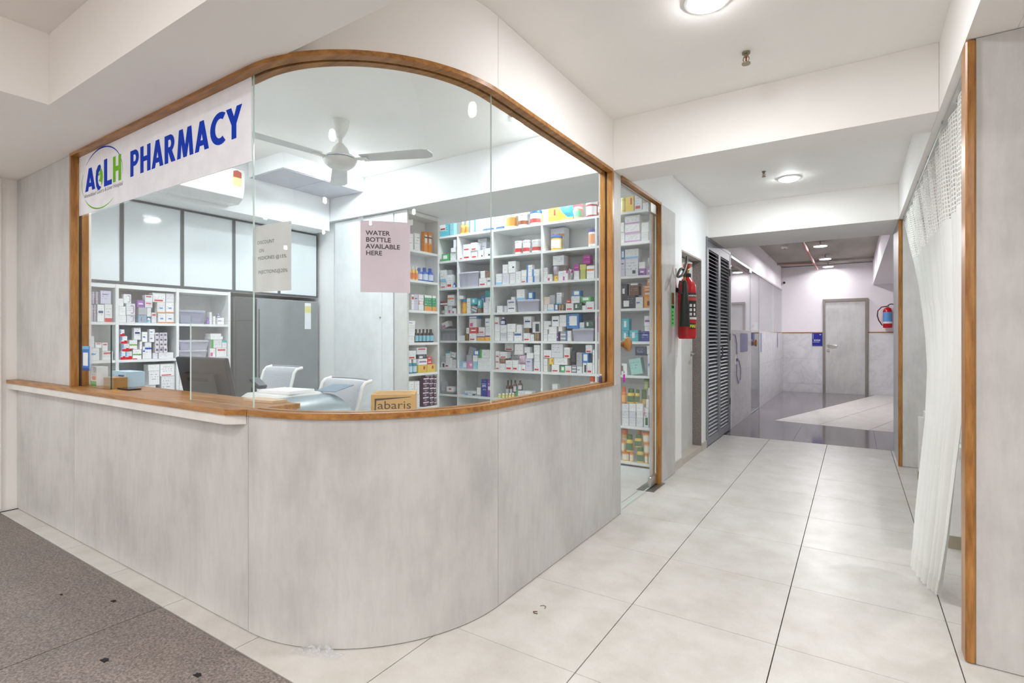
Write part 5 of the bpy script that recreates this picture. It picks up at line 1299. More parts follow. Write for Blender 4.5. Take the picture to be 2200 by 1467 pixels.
 ('b','w','W',3,2,-4.6213,-4.5541,1.8866,1.9624,0.8685,0.979,0),
 ('b','dk','W',3,2,-4.6856,-4.6286,1.8646,1.9304,0.8685,0.94,0),
 ('b','wrl','W',3,2,-4.652,-4.5586,1.9676,2.0744,0.9325,1.03,0),
 ('b','w','W',3,2,-4.6258,-4.5536,1.8816,1.9624,0.9795,1.028,0),
 ('b','w','W',3,3,-4.597,-4.5584,2.1086,2.1434,0.7905,0.831,0),
 ('b','w','W',3,3,-4.597,-4.5579,2.1086,2.1434,0.8315,0.867,0),
 ('b','w','W',3,3,-4.597,-4.5528,2.1086,2.1434,0.8675,0.902,0),
 ('b','w','W',3,3,-4.597,-4.558,2.1086,2.1434,0.9025,0.937,0),
 ('b','w','W',3,3,-4.597,-4.5528,2.1086,2.1434,0.9375,0.972,0),
]
# ================================================================== MEDICINES ON THE SHELVES
R_, B_, N_, O_, G_, P_, Y_, K_ = (206, 52, 50), (60, 130, 205), (52, 62, 120), (232, 132, 40), (70, 168, 70), (130, 70, 160), (228, 200, 80), (60, 58, 62)
WH = (238, 238, 238)
# style: (face colour, [(band colour, u0, v0, u1, v1)], words)
ST = {
 'w': (WH, [], 'plain white'), 'wr': (WH, [(R_, .12, .1, .8, .28)], 'white red-banded'), 'wR': (WH, [(R_, .12, .68, .85, .86)], 'white red-topped'),
 'wc': (WH, [(R_, .0, .35, .12, .62), (R_, .88, .35, 1, .62)], 'white red-spotted'), 'wb': (WH, [(B_, .1, .45, .6, .56)], 'white blue-lettered'),
 'wB': (WH, [(B_, 0, 0, .25, 1)], 'white blue-edged'), 'wlb': (WH, [((140, 196, 232), 0, 0, 1, .2)], 'white pale-blue-based'), 'wn': (WH, [(N_, .15, .5, .85, .64)], 'white navy-lettered'),
 'wo': (WH, [(O_, 0, .62, 1, .74)], 'white orange-striped'), 'wor': (WH, [(O_, 0, 0, 1, .12), (B_, .3, .4, .7, .52)], 'white orange-based'), 'wp': (WH, [((190, 120, 190), 0, .04, 1, .22)], 'white mauve-waved'),
 'wpk': (WH, [((214, 84, 140), .1, .1, .5, .5)], 'white pink-marked'), 'wpu': (WH, [(P_, .1, .4, .9, .6)], 'white purple-striped'), 'wq': (WH, [(K_, .55, .12, .8, .32)], 'white code-printed'),
 'wtl': (WH, [((60, 170, 180), 0, .7, 1, 1)], 'white teal-topped'), 'wdk': (WH, [(K_, .4, .1, .9, .8)], 'white black-patterned'), 'wbl': (WH, [((70, 110, 160), .05, .62, .9, .86)], 'white steel-blue-labelled'),
 'wbb': (WH, [((40, 80, 180), 0, .58, 1, .68)], 'white blue-belted'), 'wg': (WH, [((176, 150, 130), .75, 0, 1, 1)], 'white tan-edged'), 'wgr': (WH, [((70, 120, 70), .3, .12, .8, .5), (R_, .1, .6, .25, .95)], 'white leaf-printed'),
 'wol': (WH, [((170, 160, 70), .82, 0, 1, 1)], 'white olive-edged'), 'wrb': (WH, [(R_, 0, 0, 1, .22)], 'white red-based'), 'wrl': (WH, [(R_, .1, .06, .75, .13)], 'white red-underlined'), 'wrd': (WH, [(R_, .4, .4, .75, .7)], 'white red-dotted'),
 'wsq': ((226, 222, 226), [((120, 110, 130), .2, .3, .8, .7)], 'small white square-printed'), 'warc': (WH, [(P_, .78, .2, .86, .8), (P_, .5, .8, .8, .86), (P_, .5, .14, .8, .2)], 'white purple-ringed'),
 'rwb': (WH, [((206, 30, 40), .0, 0, 1, .3), ((80, 160, 220), .0, .4, .2, .95), ((206, 30, 40), .5, .3, .95, .42)], 'red-white-blue'), 'grb': (WH, [((120, 180, 60), .0, .42, 1, .54), (R_, .0, 0, .5, .1)], 'white green-striped'),
 'gnw': (WH, [(G_, 0, 0, .22, 1)], 'white green-edged'), 'grn': ((96, 190, 110), [(WH, .2, .3, .8, .8)], 'green and white'), 'grd': ((58, 92, 76), [(WH, .2, .3, .4, .8)], 'dark green'),
 'g': ((176, 178, 182), [], 'plain grey'), 'gst': ((150, 152, 156), [((222, 222, 224), 0, .2, 1, .35), ((222, 222, 224), 0, .6, 1, .75)], 'silver striped'), 'dk': ((70, 74, 84), [(WH, .15, .15, .55, .6)], 'dark slate'),
 'dkb': ((44, 58, 84), [((120, 130, 150), .2, .3, .7, .5)], 'dark navy'), 'dks': ((118, 108, 122), [((206, 200, 210), .12, 0, .2, 1), ((206, 200, 210), .42, 0, .5, 1), ((206, 200, 210), .72, 0, .8, 1)], 'dark upright ribbed'),
 'dp': ((74, 44, 74), [(WH, 0, .8, 1, 1), ((190, 120, 140), .3, .2, .6, .55)], 'dark purple white-edged'), 'or': ((240, 146, 36), [(WH, .2, .45, .8, .85), (K_, 0, .7, 1, .76)], 'orange'), 'orp': ((232, 160, 70), [((120, 50, 40), .4, .2, .8, .6)], 'amber patterned'),
 'yo': ((232, 176, 66), [(P_, 0, .78, 1, 1)], 'yellow purple-topped'), 'ye': ((238, 206, 76), [(R_, .6, .4, .8, .8)], 'yellow'), 'yg': ((206, 208, 110), [], 'lime yellow'), 'bl': ((66, 138, 206), [(WH, .2, .2, .85, .85)], 'blue white-panelled'),
 'nvy': ((44, 64, 150), [((200, 206, 236), .2, .6, .8, .68)], 'navy blue'), 'teal': ((76, 178, 192), [(WH, .3, .3, .6, .8)], 'teal'), 'tlr': ((96, 190, 206), [(WH, 0, .45, .6, 1), (R_, .06, .5, .55, .62)], 'large teal red-marked'),
 'ltl': ((150, 210, 220), [], 'pale teal'), 'ltb': ((176, 210, 236), [(WH, .5, .2, 1, .8)], 'pale blue'), 'lbs': ((150, 184, 206), [(R_, .3, .2, .4, .7)], 'pale blue speckled'), 'mnt': ((170, 218, 206), [], 'mint green'),
 'pk': ((226, 150, 196), [(WH, .5, .4, .9, .7)], 'pink'), 'mg': ((170, 40, 140), [((214, 120, 190), .1, .4, .9, .5)], 'magenta'), 'mgw': (WH, [((200, 30, 150), 0, 0, .3, .4), ((200, 30, 150), .6, .7, 1, 1)], 'white magenta-cornered'),
 'pu': ((140, 80, 170), [(WH, .2, .4, .8, .6)], 'purple'), 'li': ((208, 204, 222), [(N_, .15, .7, .7, .76)], 'lilac'), 'pch': ((236, 214, 202), [], 'peach'), 'br': ((150, 110, 84), [], 'brown'), 'brs': ((96, 70, 56), [((206, 180, 90), .2, 0, .3, 1), ((206, 180, 90), .6, 0, .7, 1)], 'brown striped'),
 'rd': ((214, 66, 58), [(WH, .2, .4, .8, .6)], 'red'), 'mr': (WH, [((150, 40, 52), 0, .62, 1, 1), ((160, 50, 50), 0, 0, 1, .22)], 'maroon and white'), 'gor': ((60, 160, 110), [((232, 160, 80), 0, 0, 1, .3), (WH, 0, .84, 1, 1)], 'green orange-based'), 'pho': ((120, 90, 70), [(WH, .1, .85, .9, 1)], 'brown picture'),
 'job': ((238, 168, 52), (64, 150, 206), 'orange blue-lidded'), 'jog': ((240, 226, 196), (240, 240, 236), 'cream and orange'), 'jbr': ((236, 236, 234), (240, 240, 240), 'white brown-labelled'), 'jrb': ((240, 240, 240), (48, 120, 200), 'white blue-lidded'),
 'jgo': ((240, 236, 226), (244, 244, 244), 'white gold-labelled'), 'jrg': ((232, 170, 130), (244, 244, 244), 'small rainbow-labelled'), 'mrj': ((170, 60, 66), (236, 234, 234), 'maroon and white'), 'jye': ((238, 206, 70), (240, 220, 120), 'yellow'),
 'jwr': ((242, 242, 242), (246, 246, 246), 'white red-labelled'), 'jol': ((240, 196, 70), (90, 130, 200), 'yellow blue-lidded'), 'jpu': ((240, 240, 242), (92, 86, 160), 'white violet-lidded'), 'jgr': ((150, 170, 90), (90, 130, 60), 'green'), 'joo': ((240, 200, 110), (236, 124, 46), 'amber orange-lidded'), 'joc': ((214, 220, 222), (230, 100, 50), 'clear orange-lidded'),
 'blu': ((38, 96, 200), (30, 80, 180), 'blue'), 'yel': ((238, 196, 90), (244, 240, 228), 'yellow white-capped'), 'grw': ((236, 236, 230), (244, 244, 240), 'white green-labelled'), 'drk': ((60, 46, 42), (70, 60, 56), 'dark brown blue-labelled'), 'tea': ((40, 140, 160), (240, 240, 240), 'teal white-capped'),
 'brn': ((92, 54, 44), (60, 44, 40), 'brown'), 'ygr': ((206, 206, 110), (244, 244, 240), 'small lime white-capped'), 'nvw': ((54, 66, 130), (240, 240, 244), 'navy white-capped'), 'oro': ((236, 130, 60), (226, 110, 50), 'orange'), 'pur': ((120, 70, 180), (110, 60, 170), 'purple'), 'wbc': ((240, 240, 240), (60, 140, 210), 'white blue-capped'), 'yga': ((232, 196, 80), (74, 120, 50), 'yellow green-capped'),
 'lil': ((228, 226, 240), None, 'clear lilac'), 'dli': ((186, 190, 212), None, 'smoky lilac'), 'gry': ((176, 176, 180), None, 'clear grey'),
 'pwb': ((240, 242, 246), (64, 110, 200), 'white and blue'), 'pby': ((70, 160, 220), (232, 214, 90), 'blue and yellow'), 'pli': ((206, 196, 216), (180, 170, 196), 'lilac'), 'pgn': ((196, 206, 190), (150, 170, 140), 'grey-green'), 'ppk': ((216, 190, 206), (190, 150, 176), 'pink'), 'pdk': ((80, 80, 84), (60, 60, 64), 'dark grey'),
}
ST['grd_o'] = ((50, 70, 50), (30, 30, 30), 'dark green')
LBL = {'blu': (214, 222, 236), 'yel': (226, 120, 60), 'grw': (60, 160, 110), 'drk': (140, 200, 220), 'tea': (190, 214, 226), 'brn': (200, 200, 204), 'ygr': (226, 220, 150), 'nvw': (220, 224, 240), 'oro': (240, 180, 90), 'pur': (170, 140, 210), 'wbc': (120, 190, 220), 'yga': (70, 120, 80), 'grd_o': (170, 180, 170),
       'job': (244, 190, 90), 'jog': (232, 160, 60), 'jbr': (170, 90, 50), 'jrb': (220, 70, 60), 'jgo': (230, 190, 110), 'jrg': (120, 190, 150), 'mrj': (240, 236, 236), 'jye': (240, 226, 140), 'jwr': (214, 60, 56), 'jol': (240, 238, 226), 'jpu': (240, 170, 120), 'jgr': (200, 210, 150), 'joo': (240, 232, 214), 'joc': (226, 230, 230)}
ROWN = {'B': {'t': 'on top ledge', 1: 'on first shelf', 2: 'on second shelf', 3: 'on third shelf', 4: 'on fourth shelf', 5: 'on fifth shelf', 6: 'on sixth shelf', 'd6': 'on sixth shelf', 'd7': 'on bottom shelf'},
        'L': {k: 'on %s shelf' % n for k, n in zip(range(1, 7), ('first', 'second', 'third', 'fourth', 'fifth', 'sixth'))},
        'W': {1: 'on upper shelf', 2: 'on middle shelf', 3: 'on lower shelf'}}
BAYN = {('B', 1): 'far left bay, back wall', ('B', 2): 'second bay, back wall', ('B', 3): 'third bay, back wall', ('B', 4): 'fourth bay, back wall', ('B', 5): 'bay by the glass door',
        ('L', 0): 'slim side unit', ('W', 1): 'left bay under frosted doors', ('W', 2): 'middle bay under frosted doors', ('W', 3): 'right bay under frosted doors'}
KINDN = {'b': ('medicine_box', 'box'), 'o': ('medicine_bottle', 'bottle'), 'j': ('supplement_jar', 'jar'), 'n': ('storage_bin', 'bin'), 'p': ('refill_pouch', 'pouch')}
def front_frame(pl, x0, x1, y0, y1, z0, z1):
    # origin, right vector, up vector of the face that looks into the room
    if pl == 'B': return Vector((x0, y0 - 0.0006, z0)), Vector((x1 - x0, 0, 0)), Vector((0, 0, z1 - z0))
    return Vector((x1 + 0.0006, y0, z0)), Vector((0, y1 - y0, 0)), Vector((0, 0, z1 - z0))
def make_item(k, s, pl, x0, x1, y0, y1, z0, z1, tilt):
    nm = KINDN[k][0]; cx, cy = (x0 + x1) / 2, (y0 + y1) / 2
    if k == 'b':
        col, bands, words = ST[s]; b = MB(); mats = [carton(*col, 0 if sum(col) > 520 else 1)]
        b.box(x0, x1, y0, y1, z0, z1); b.uv[2 if pl == 'B' else 3] = [(0, 0), (1, 0), (1, 1), (0, 1)]
        o, r, u = front_frame(pl, x0, x1, y0, y1, z0, z1)
        for i, (c, a0, b0, a1, b1) in enumerate(bands):
            e = (r.cross(u)).normalized() * 0.0001 * i
            b.add([o + r * a0 + u * b0 + e, o + r * a1 + u * b0 + e, o + r * a1 + u * b1 + e, o + r * a0 + u * b1 + e], [(0, 1, 2, 3)], i + 1); mats.append(plain(*c, 0.5))
        if tilt:
            ax = 'Y' if pl == 'B' else 'X'; cz = (z0 + z1) / 2; a = math.radians(tilt); f = 0.80
            b.xf(Matrix.Translation((cx, cy, cz)) @ Matrix.Rotation(a, 4, ax) @ Matrix.Diagonal((f, f, f, 1)) @ Matrix.Translation((-cx, -cy, -cz)))
            dz = z0 - min(p[2] for p in b.v); b.xf(Matrix.Translation((0, 0, dz)))
        return b.build(nm, mats)
    if k in 'oj':
        col, cap, words = ST[s if s in LBL else s + '_o']; r = min(x1 - x0, y1 - y0) / 2 * 0.98; H = z1 - z0; lab = LBL[s if s in LBL else s + '_o']
        if k == 'o':
            zc = z0 + H * 0.80; body = [(r * 0.9, z0), (r, z0 + 0.004), (r, z0 + H * 0.58), (r * 0.86, z0 + H * 0.66), (r * 0.42, z0 + H * 0.76), (r * 0.40, zc)]
            capp = [(r * 0.48, zc), (r * 0.5, zc + 0.002), (r * 0.48, z1 - 0.001), (r * 0.40, z1)]; l0, l1 = z0 + H * 0.1, z0 + H * 0.52
            if s in ('yga', 'ygr', 'tea', 'oro'):     # squat bottles with wide caps
                zc = z0 + H * 0.74; body = [(r * 0.9, z0), (r, z0 + 0.004), (r, z0 + H * 0.60), (r * 0.9, z0 + H * 0.68), (r * 0.72, z0 + H * 0.72), (r * 0.70, zc)]
                capp = [(r * 0.76, zc), (r * 0.78, zc + 0.002), (r * 0.72, z1 - 0.002), (r * 0.62, z1)]
        else:
            zc = z0 + H * 0.82; body = [(r * 0.92, z0), (r * 0.96, z0 + 0.004), (r * 0.96, zc - 0.004), (r * 0.9, zc)]
            capp = [(r * 0.98, zc), (r, zc + 0.002), (r * 0.98, z1 - 0.002), (r * 0.9, z1)]; l0, l1 = z0 + H * 0.14, z0 + H * (0.42 if s in ('jwr', 'jbr', 'jrb') else 0.7)
        o = MB().lathe(body, cx, cy, 14).build(nm, plain(*col, 0.25), None, smooth=True)
        MB().lathe(capp, cx, cy, 14).build('cap' if k == 'o' else 'lid', plain(*cap, 0.35), o, smooth=True)
        rl = r * 1.004 if k == 'o' else r * 0.966
        vs = []; a0 = (-PI / 2 if pl == 'B' else 0) - 1.25; n = 10
        for z in (l0, l1):
            for i in range(n + 1): a = a0 + 2.5 * i / n; vs.append((cx + rl * math.cos(a), cy + rl * math.sin(a), z))
        MB().add(vs, [(i, i + 1, n + 2 + i, n + 1 + i) for i in range(n)]).build('label', plain(*lab, 0.5), o, smooth=True)
        return o
    if k == 'n':
        col, _, words = ST[s]; m = binplastic(*col, 0.33); e = 0.012; zl = z1 - 0.022; t = 0.003
        b = MB()
        def ring(i, z, g): return [(x0 + g + i, y0 + g + i, z), (x1 - g - i, y0 + g + i, z), (x1 - g - i, y1 - g - i, z), (x0 + g + i, y1 - g - i, z)]
        vs = ring(0, z0, e) + ring(0, zl, 0.004) + ring(t, zl, 0.004) + ring(t, z0 + t, e)
        fs = [(3, 2, 1, 0)] + [(a * 4 + i, a * 4 + (i + 1) % 4, a * 4 + 4 + (i + 1) % 4, a * 4 + 4 + i) for a in range(3) for i in range(4)] + [(12, 13, 14, 15)]
        o = b.add(vs, fs).build(nm, m)
        MB().rbox(x0, x1, y0, y1, zl, z1, 0.006).build('lid', binplastic(*col, 0.6), o)
        # what shows through the side: cartons packed inside
        n = max(2, int((x1 - x0 if pl == 'B' else y1 - y0) / 0.075)); hh = (zl - z0) * 0.72
        for i in range(n):
            if pl == 'B':
                w = (x1 - x0 - 2 * e - 0.02) / n; a = x0 + e + 0.01 + i * w; bb = (a, a + w * 0.9, y0 + e + 0.008, y1 - e - 0.02)
            else:
                w = (y1 - y0 - 2 * e - 0.02) / n; a = y0 + e + 0.01 + i * w; bb = (x0 + e + 0.02, x1 - e - 0.008, a, a + w * 0.9)
            packed.append((bb, z0 + t + 0.001, z0 + t + hh * (1 - 0.25 * (i % 2)), o, i))
        return o
    if k == 'p':
        col, c2, words = ST[s]; H = z1 - z0; D = (y1 - y0) if pl == 'B' else (x1 - x0); n = 10
        b = MB()
        def fn(side):
            def g(u, v):
                bul = (1 - (2 * u - 1) ** 4) * math.sin(PI * min(1, 0.28 + 0.74 * (1 - v))) * 0.5 * D if v < 1 else 0.0015
                wob = 0.002 * math.sin(9 * u + 5 * v)
                if pl == 'B': return (x0 + (x1 - x0) * u, cy + side * (bul + wob * 0.3), z0 + H * v)
                return (cx + side * (bul + wob * 0.3), y0 + (y1 - y0) * u, z0 + H * v)
            return g
        b.grid(fn(-1), n, n); b.grid(fn(1), n, n)
        m = len(b.f)
        for i in range(m): b.m[i] = 1 if ((i % (n * n)) // n) in (0, 1) or (s == 'pby' and (i % n) + ((i % (n * n)) // n) < 8) else 0
        return b.build(nm, [plain(*col, 0.3), plain(*c2, 0.3)], None, smooth=True)
packed = []
from collections import defaultdict
fam = defaultdict(list)
for it in ITEMS:
    k, s, pl, row, bay, x0, x1, y0, y1, z0, z1, tilt = it
    o = make_item(k, s, pl, x0, x1, y0, y1, z0, z1, tilt)
    st = ST[s + '_o'] if (k == 'o' and s == 'grd') else ST[s]
    fam[(k, st[2], pl, row, bay)].append((o, x0 if pl == 'B' else y0, z0))
ORD = ['leftmost', 'second-from-left', 'third-from-left', 'fourth-from-left', 'fifth-from-left', 'sixth-from-left', 'seventh-from-left', 'eighth-from-left']
UPN = ['bottom', 'second-up', 'third-up', 'fourth-up', 'fifth-up', 'sixth-up', 'seventh-up']
for (k, words, pl, row, bay), L in fam.items():
    noun = KINDN[k][1]
    # columns of stacked twins
    L.sort(key=lambda t: t[1]); cols = []
    for t in L:
        for c in cols:
            if abs(c[0][1] - t[1]) < 0.022: c.append(t); break
        else: cols.append([t])
    for ci, c in enumerate(cols):
        c.sort(key=lambda t: t[2])
        for ri, t in enumerate(c):
            pos = ''
            if len(cols) > 1: pos = 'rightmost' if ci == len(cols) - 1 else ORD[min(ci, 7)]
            if len(c) > 1: pos = (pos + ', ' if pos else '') + ('top' if ri == len(c) - 1 else UPN[min(ri, 6)])
            lab = '%s %s%s %s, %s' % (words, noun, (', ' + pos + ',') if pos else '', ROWN[pl][row], BAYN[(pl, bay)])
            tag(t[0], lab, noun, 'medicines on the pharmacy shelves' if k in 'b' else {'o': 'bottles on the pharmacy shelves', 'j': 'jars on the pharmacy shelves', 'n': 'plastic bins on the pharmacy shelves', 'p': 'pouches on the pharmacy shelves'}[k])
for (a0, a1, b0, b1), z0, z1, bn, i in packed:
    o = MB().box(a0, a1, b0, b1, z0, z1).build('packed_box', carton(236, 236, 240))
    tag(o, '%s carton inside the %s' % (['leftmost', 'second', 'third', 'fourth', 'fifth', 'sixth', 'seventh', 'eighth'][i], bn['label']), 'box', 'cartons inside the clear bins')
# ================================================================== INSIDE THE PHARMACY
def thing(name, loc, label, cat, group=None): return tag(empty(name, loc), label, cat, group)
# inner desk
dk = thing('inner_desk', (-3.2, 1.68, 0.0), 'white work desk behind the service counter', 'desk')
bxo('desk_top', -4.2, -2.11, 1.51, 2.02, 0.715, 0.74, M_MEL, dk)
for x in (-4.18, -3.05, -2.14): bxo('desk_side', x, x + 0.02, 1.53, 2.0, 0.0, 0.714, M_MEL, dk)
dk2 = thing('corner_desk', (-1.9, 2.2, 0.0), 'white side desk under the curved window', 'desk')
MB().prism([(-2.10, 1.395)] + [(CXc + 0.62 * math.cos(-PI / 2 + PI / 2 * k / 8), CYc + 0.62 * math.sin(-PI / 2 + PI / 2 * k / 8)) for k in range(1, 9)] + [(-1.505, 3.2), (-2.0, 3.2), (-2.0, 2.35), (-2.38, 2.35), (-2.38, 2.03), (-2.10, 2.03)], 0.715, 0.74).build('desk_top', M_MEL, dk2)
for x, y in ((-2.34, 2.31), (-1.96, 3.15), (-1.56, 3.15), (-1.60, 2.0)): bxo('leg', x - 0.018, x + 0.018, y - 0.018, y + 0.018, 0.0, 0.7145, M_MEL, dk2)
# monitor seen from behind
mon = thing('computer_monitor', (-3.17, 1.66, 0.74), 'black computer monitor seen from behind, over the counter', 'monitor')
M_MON = plain(40, 38, 38, 0.35)
b = MB(); b.rbox(-0.27, 0.27, -0.015, 0.015, 0.0, 0.33, 0.006); b.box(-0.17, 0.17, -0.035, -0.0151, 0.05, 0.24)
TM = Matrix.Translation((-3.17, 1.65, 0.80)) @ Matrix.Rotation(math.radians(12), 4, 'X') @ Matrix.Rotation(0, 4, 'Z')
b.xf(TM).build('panel_back', M_MON, mon)
b = MB().box(-0.255, 0.255, 0.0152, 0.016, 0.02, 0.32); b.xf(TM).build('screen', plain(12, 14, 18, 0.1), mon)
b = MB().box(-0.13, 0.09, -0.0362, -0.0352, 0.195, 0.215); b.xf(TM).build('vent_strip', plain(22, 22, 22, 0.6), mon)
b = MB().box(-0.06, -0.0, -0.037, -0.0352, 0.075, 0.125); b.xf(TM).build('serial_label', plain(222, 222, 220), mon)
MB().tube([(-3.17, 1.70, 0.75), (-3.17, 1.68, 0.82), (-3.17, 1.64, 0.92)], 0.026, 10).build('stand_neck', M_MON, mon, smooth=True)
MB().lathe([(0.11, 0.7405), (0.11, 0.748), (0.03, 0.758)], -3.17, 1.70, 24).build('stand_base', M_MON, mon, smooth=True)
pos = thing('card_terminal', (-2.97, 1.80, 0.74), 'dark desk phone-like terminal on a curved arm beside the monitor', 'terminal')
MB().tube([(-2.97, 1.80, 0.745), (-2.97, 1.79, 0.86), (-2.95, 1.77, 0.94), (-2.90, 1.76, 0.975)], 0.016, 8).build('arm', plain(40, 48, 60, 0.4), pos, smooth=True)
b = MB().rbox(-0.05, 0.05, -0.03, 0.03, -0.012, 0.012, 0.006); b.xf(Matrix.Translation((-2.88, 1.755, 0.975)) @ Matrix.Rotation(0.5, 4, 'Y')); b.build('head', plain(46, 54, 66, 0.4), pos)
MB().lathe([(0.06, 0.7405), (0.06, 0.747), (0.02, 0.755)], -2.97, 1.80, 16).build('base', plain(40, 48, 60, 0.4), pos)
# printer with paper
pr = thing('printer', (-2.1, 1.62, 0.74), 'pale grey desktop printer with a blue-grey lid behind the curved glass', 'printer')
MB().rbox(-2.86, -2.522, 1.63, 1.96, 0.742, 0.93, 0.02).build('body', plain(222, 223, 222, 0.4), pr, smooth=True)
b = MB(); b.box(-2.72, -2.69, 1.6286, 1.6296, 0.895, 0.901); b.box(-2.67, -2.61, 1.6286, 1.6296, 0.893, 0.901); b.build('button_row', plain(60, 62, 66), pr)
MB().box(-2.82, -2.78, 1.6284, 1.6294, 0.85, 0.905).build('control_label', plain(200, 202, 204), pr)
b = MB(); vs = []
for k in range(13):
    a = PI / 2 * k / 12
    for y in (1.64, 1.95): vs.append((-2.521 + 0.25 * math.sin(a), y, 0.745 + 0.175 * math.cos(a)))
vs += [(-2.521, 1.64, 0.745), (-2.521, 1.95, 0.745)]
b.add(vs, [(2 * k, 2 * k + 2, 2 * k + 3, 2 * k + 1) for k in range(12)] + [tuple([26] + [2 * k for k in range(12, -1, -1)]), tuple([27] + [2 * k + 1 for k in range(13)]), (26, 27, 25, 24), (0, 1, 27, 26)])
b.build('curved_cover', plain(126, 140, 147, 0.3), pr, smooth=True)
b = MB(); b.add([(-2.60, 1.93, 0.932), (-2.42, 1.93, 0.937), (-2.40, 2.04, 0.968), (-2.58, 2.04, 0.963), (-2.60, 1.93, 0.928), (-2.42, 1.93, 0.933), (-2.40, 2.04, 0.964), (-2.58, 2.04, 0.959)], [(0, 1, 2, 3), (7, 6, 5, 4), (0, 4, 5, 1), (1, 5, 6, 2), (2, 6, 7, 3), (3, 7, 4, 0)])
b.build('paper_tray', plain(120, 140, 158, 0.35), pr)
b = MB().box(-0.12, 0.12, -0.085, 0.085, 0.9305, 0.948); b.xf(Matrix.Translation((-2.66, 1.79, 0)) @ Matrix.Rotation(0.12, 4, 'Z'))
tag(b.build('paper_stack', plain(244, 244, 246)), 'stack of white paper sheets lying on the printer', 'paper')
b = MB().box(-0.11, 0.11, -0.04, 0.04, 0, 0.012); b.xf(Matrix.Translation((-2.33, 1.455, 0.9365)) @ Matrix.Rotation(0.05, 4, 'Z'))
tag(b.build('envelope', plain(206, 180, 150, 0.7)), 'flat tan paper envelope on the counter by the glass joint', 'envelope')
# cardboard carton
cb = thing('cardboard_carton', (-2.19, 2.22, 0.74), 'brown cardboard carton printed abaris behind the curved glass', 'carton')
M_CARD = plain(196, 152, 92, 0.75); RC = Matrix.Translation((-2.225, 2.185, 0)) @ Matrix.Rotation(math.radians(40), 4, 'Z')
b = MB().box(-0.12, 0.12, -0.09, 0.14, 0.741, 0.918); b.xf(RC).build('carton_body', M_CARD, cb)
b = MB(); b.box(-0.12, 0.12, 0.022, 0.028, 0.9181, 0.9185); b.box(-0.10, 0.10, 0.06, 0.075, 0.9181, 0.9184); b.box(-0.10, 0.10, -0.04, -0.025, 0.9181, 0.9184); b.xf(RC).build('top_print', plain(120, 88, 56, 0.8), cb)
w = max(v[0] for v in T_ABARIS[0])
lettering('carton_lettering', T_ABARIS, lambda x, y: tuple(RC @ Vector((-0.085 + x * 0.185 / w, -0.0904, 0.838 + y * 0.75))), plain(70, 56, 40, 0.8), cb)
b = MB(); b.add([(-0.10, -0.0904, 0.80), (-0.096, -0.0904, 0.80), (-0.090, -0.0904, 0.885), (0.10, -0.0904, 0.902), (0.10, -0.0904, 0.905), (-0.10, -0.0904, 0.896)], [(0, 1, 2, 5), (2, 3, 4, 5)]); b.xf(RC).build('corner_print', plain(70, 56, 40, 0.8), cb)
# goods lying on the counter near the payment tag
def pack(nm, x0, x1, y0, y1, z0, z1, col, lab, cat, bands=()):
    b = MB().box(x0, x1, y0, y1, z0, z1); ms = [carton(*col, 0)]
    b.uv[2] = [(0, 0), (1, 0), (1, 1), (0, 1)]
    for i, (c, a0, b0, a1, b1) in enumerate(bands):
        b.add([(x0 + (x1 - x0) * a, y0 - 0.0005, z0 + (z1 - z0) * e) for a, e in ((a0, b0), (a1, b0), (a1, b1), (a0, b1))], [(0, 1, 2, 3)], i + 1); ms.append(plain(*c, 0.5))
    return tag(b.build(nm, ms), lab, cat)
pack('syrup_carton', -4.02, -3.93, 1.34, 1.40, 0.937, 1.055, (238, 238, 236), 'white carton with green base and orange swirl on the counter', 'box', [((70, 170, 70), 0, 0, 1, .25), ((236, 120, 50), .3, .3, .9, .5)])
pack('blue_carton', -4.005, -3.885, 1.405, 1.47, 0.937, 0.985, (64, 74, 130), 'low dark blue carton beside the white syrup carton', 'box')
pack('glove_box', -3.98, -3.70, 1.41, 1.495, 0.9865, 1.03, (176, 210, 232), 'pale blue dispenser box upper on the counter', 'box', [((70, 110, 180), .5, .4, .8, .6)]) if False else pack('glove_box', -3.875, -3.66, 1.40, 1.495, 0.937, 1.03, (186, 216, 234), 'pale blue dispenser box on the counter behind the glass', 'box', [((60, 100, 180), .45, .68, .8, .78)])
pack('brown_parcel', -3.78, -3.64, 1.325, 1.395, 0.937, 1.0, (170, 132, 82), 'small brown parcel at the edge of the glass', 'parcel')
ph = thing('mobile_phone', (-3.52, 1.36, 0.937), 'black mobile phone lying flat in the service opening', 'phone')
MB().rbox(-3.60, -3.45, 1.325, 1.395, 0.937, 0.945, 0.003).build('phone_body', M_BLK, ph); MB().box(-3.595, -3.455, 1.328, 1.392, 0.9451, 0.9455).build('phone_screen', plain(14, 14, 18, 0.08), ph)
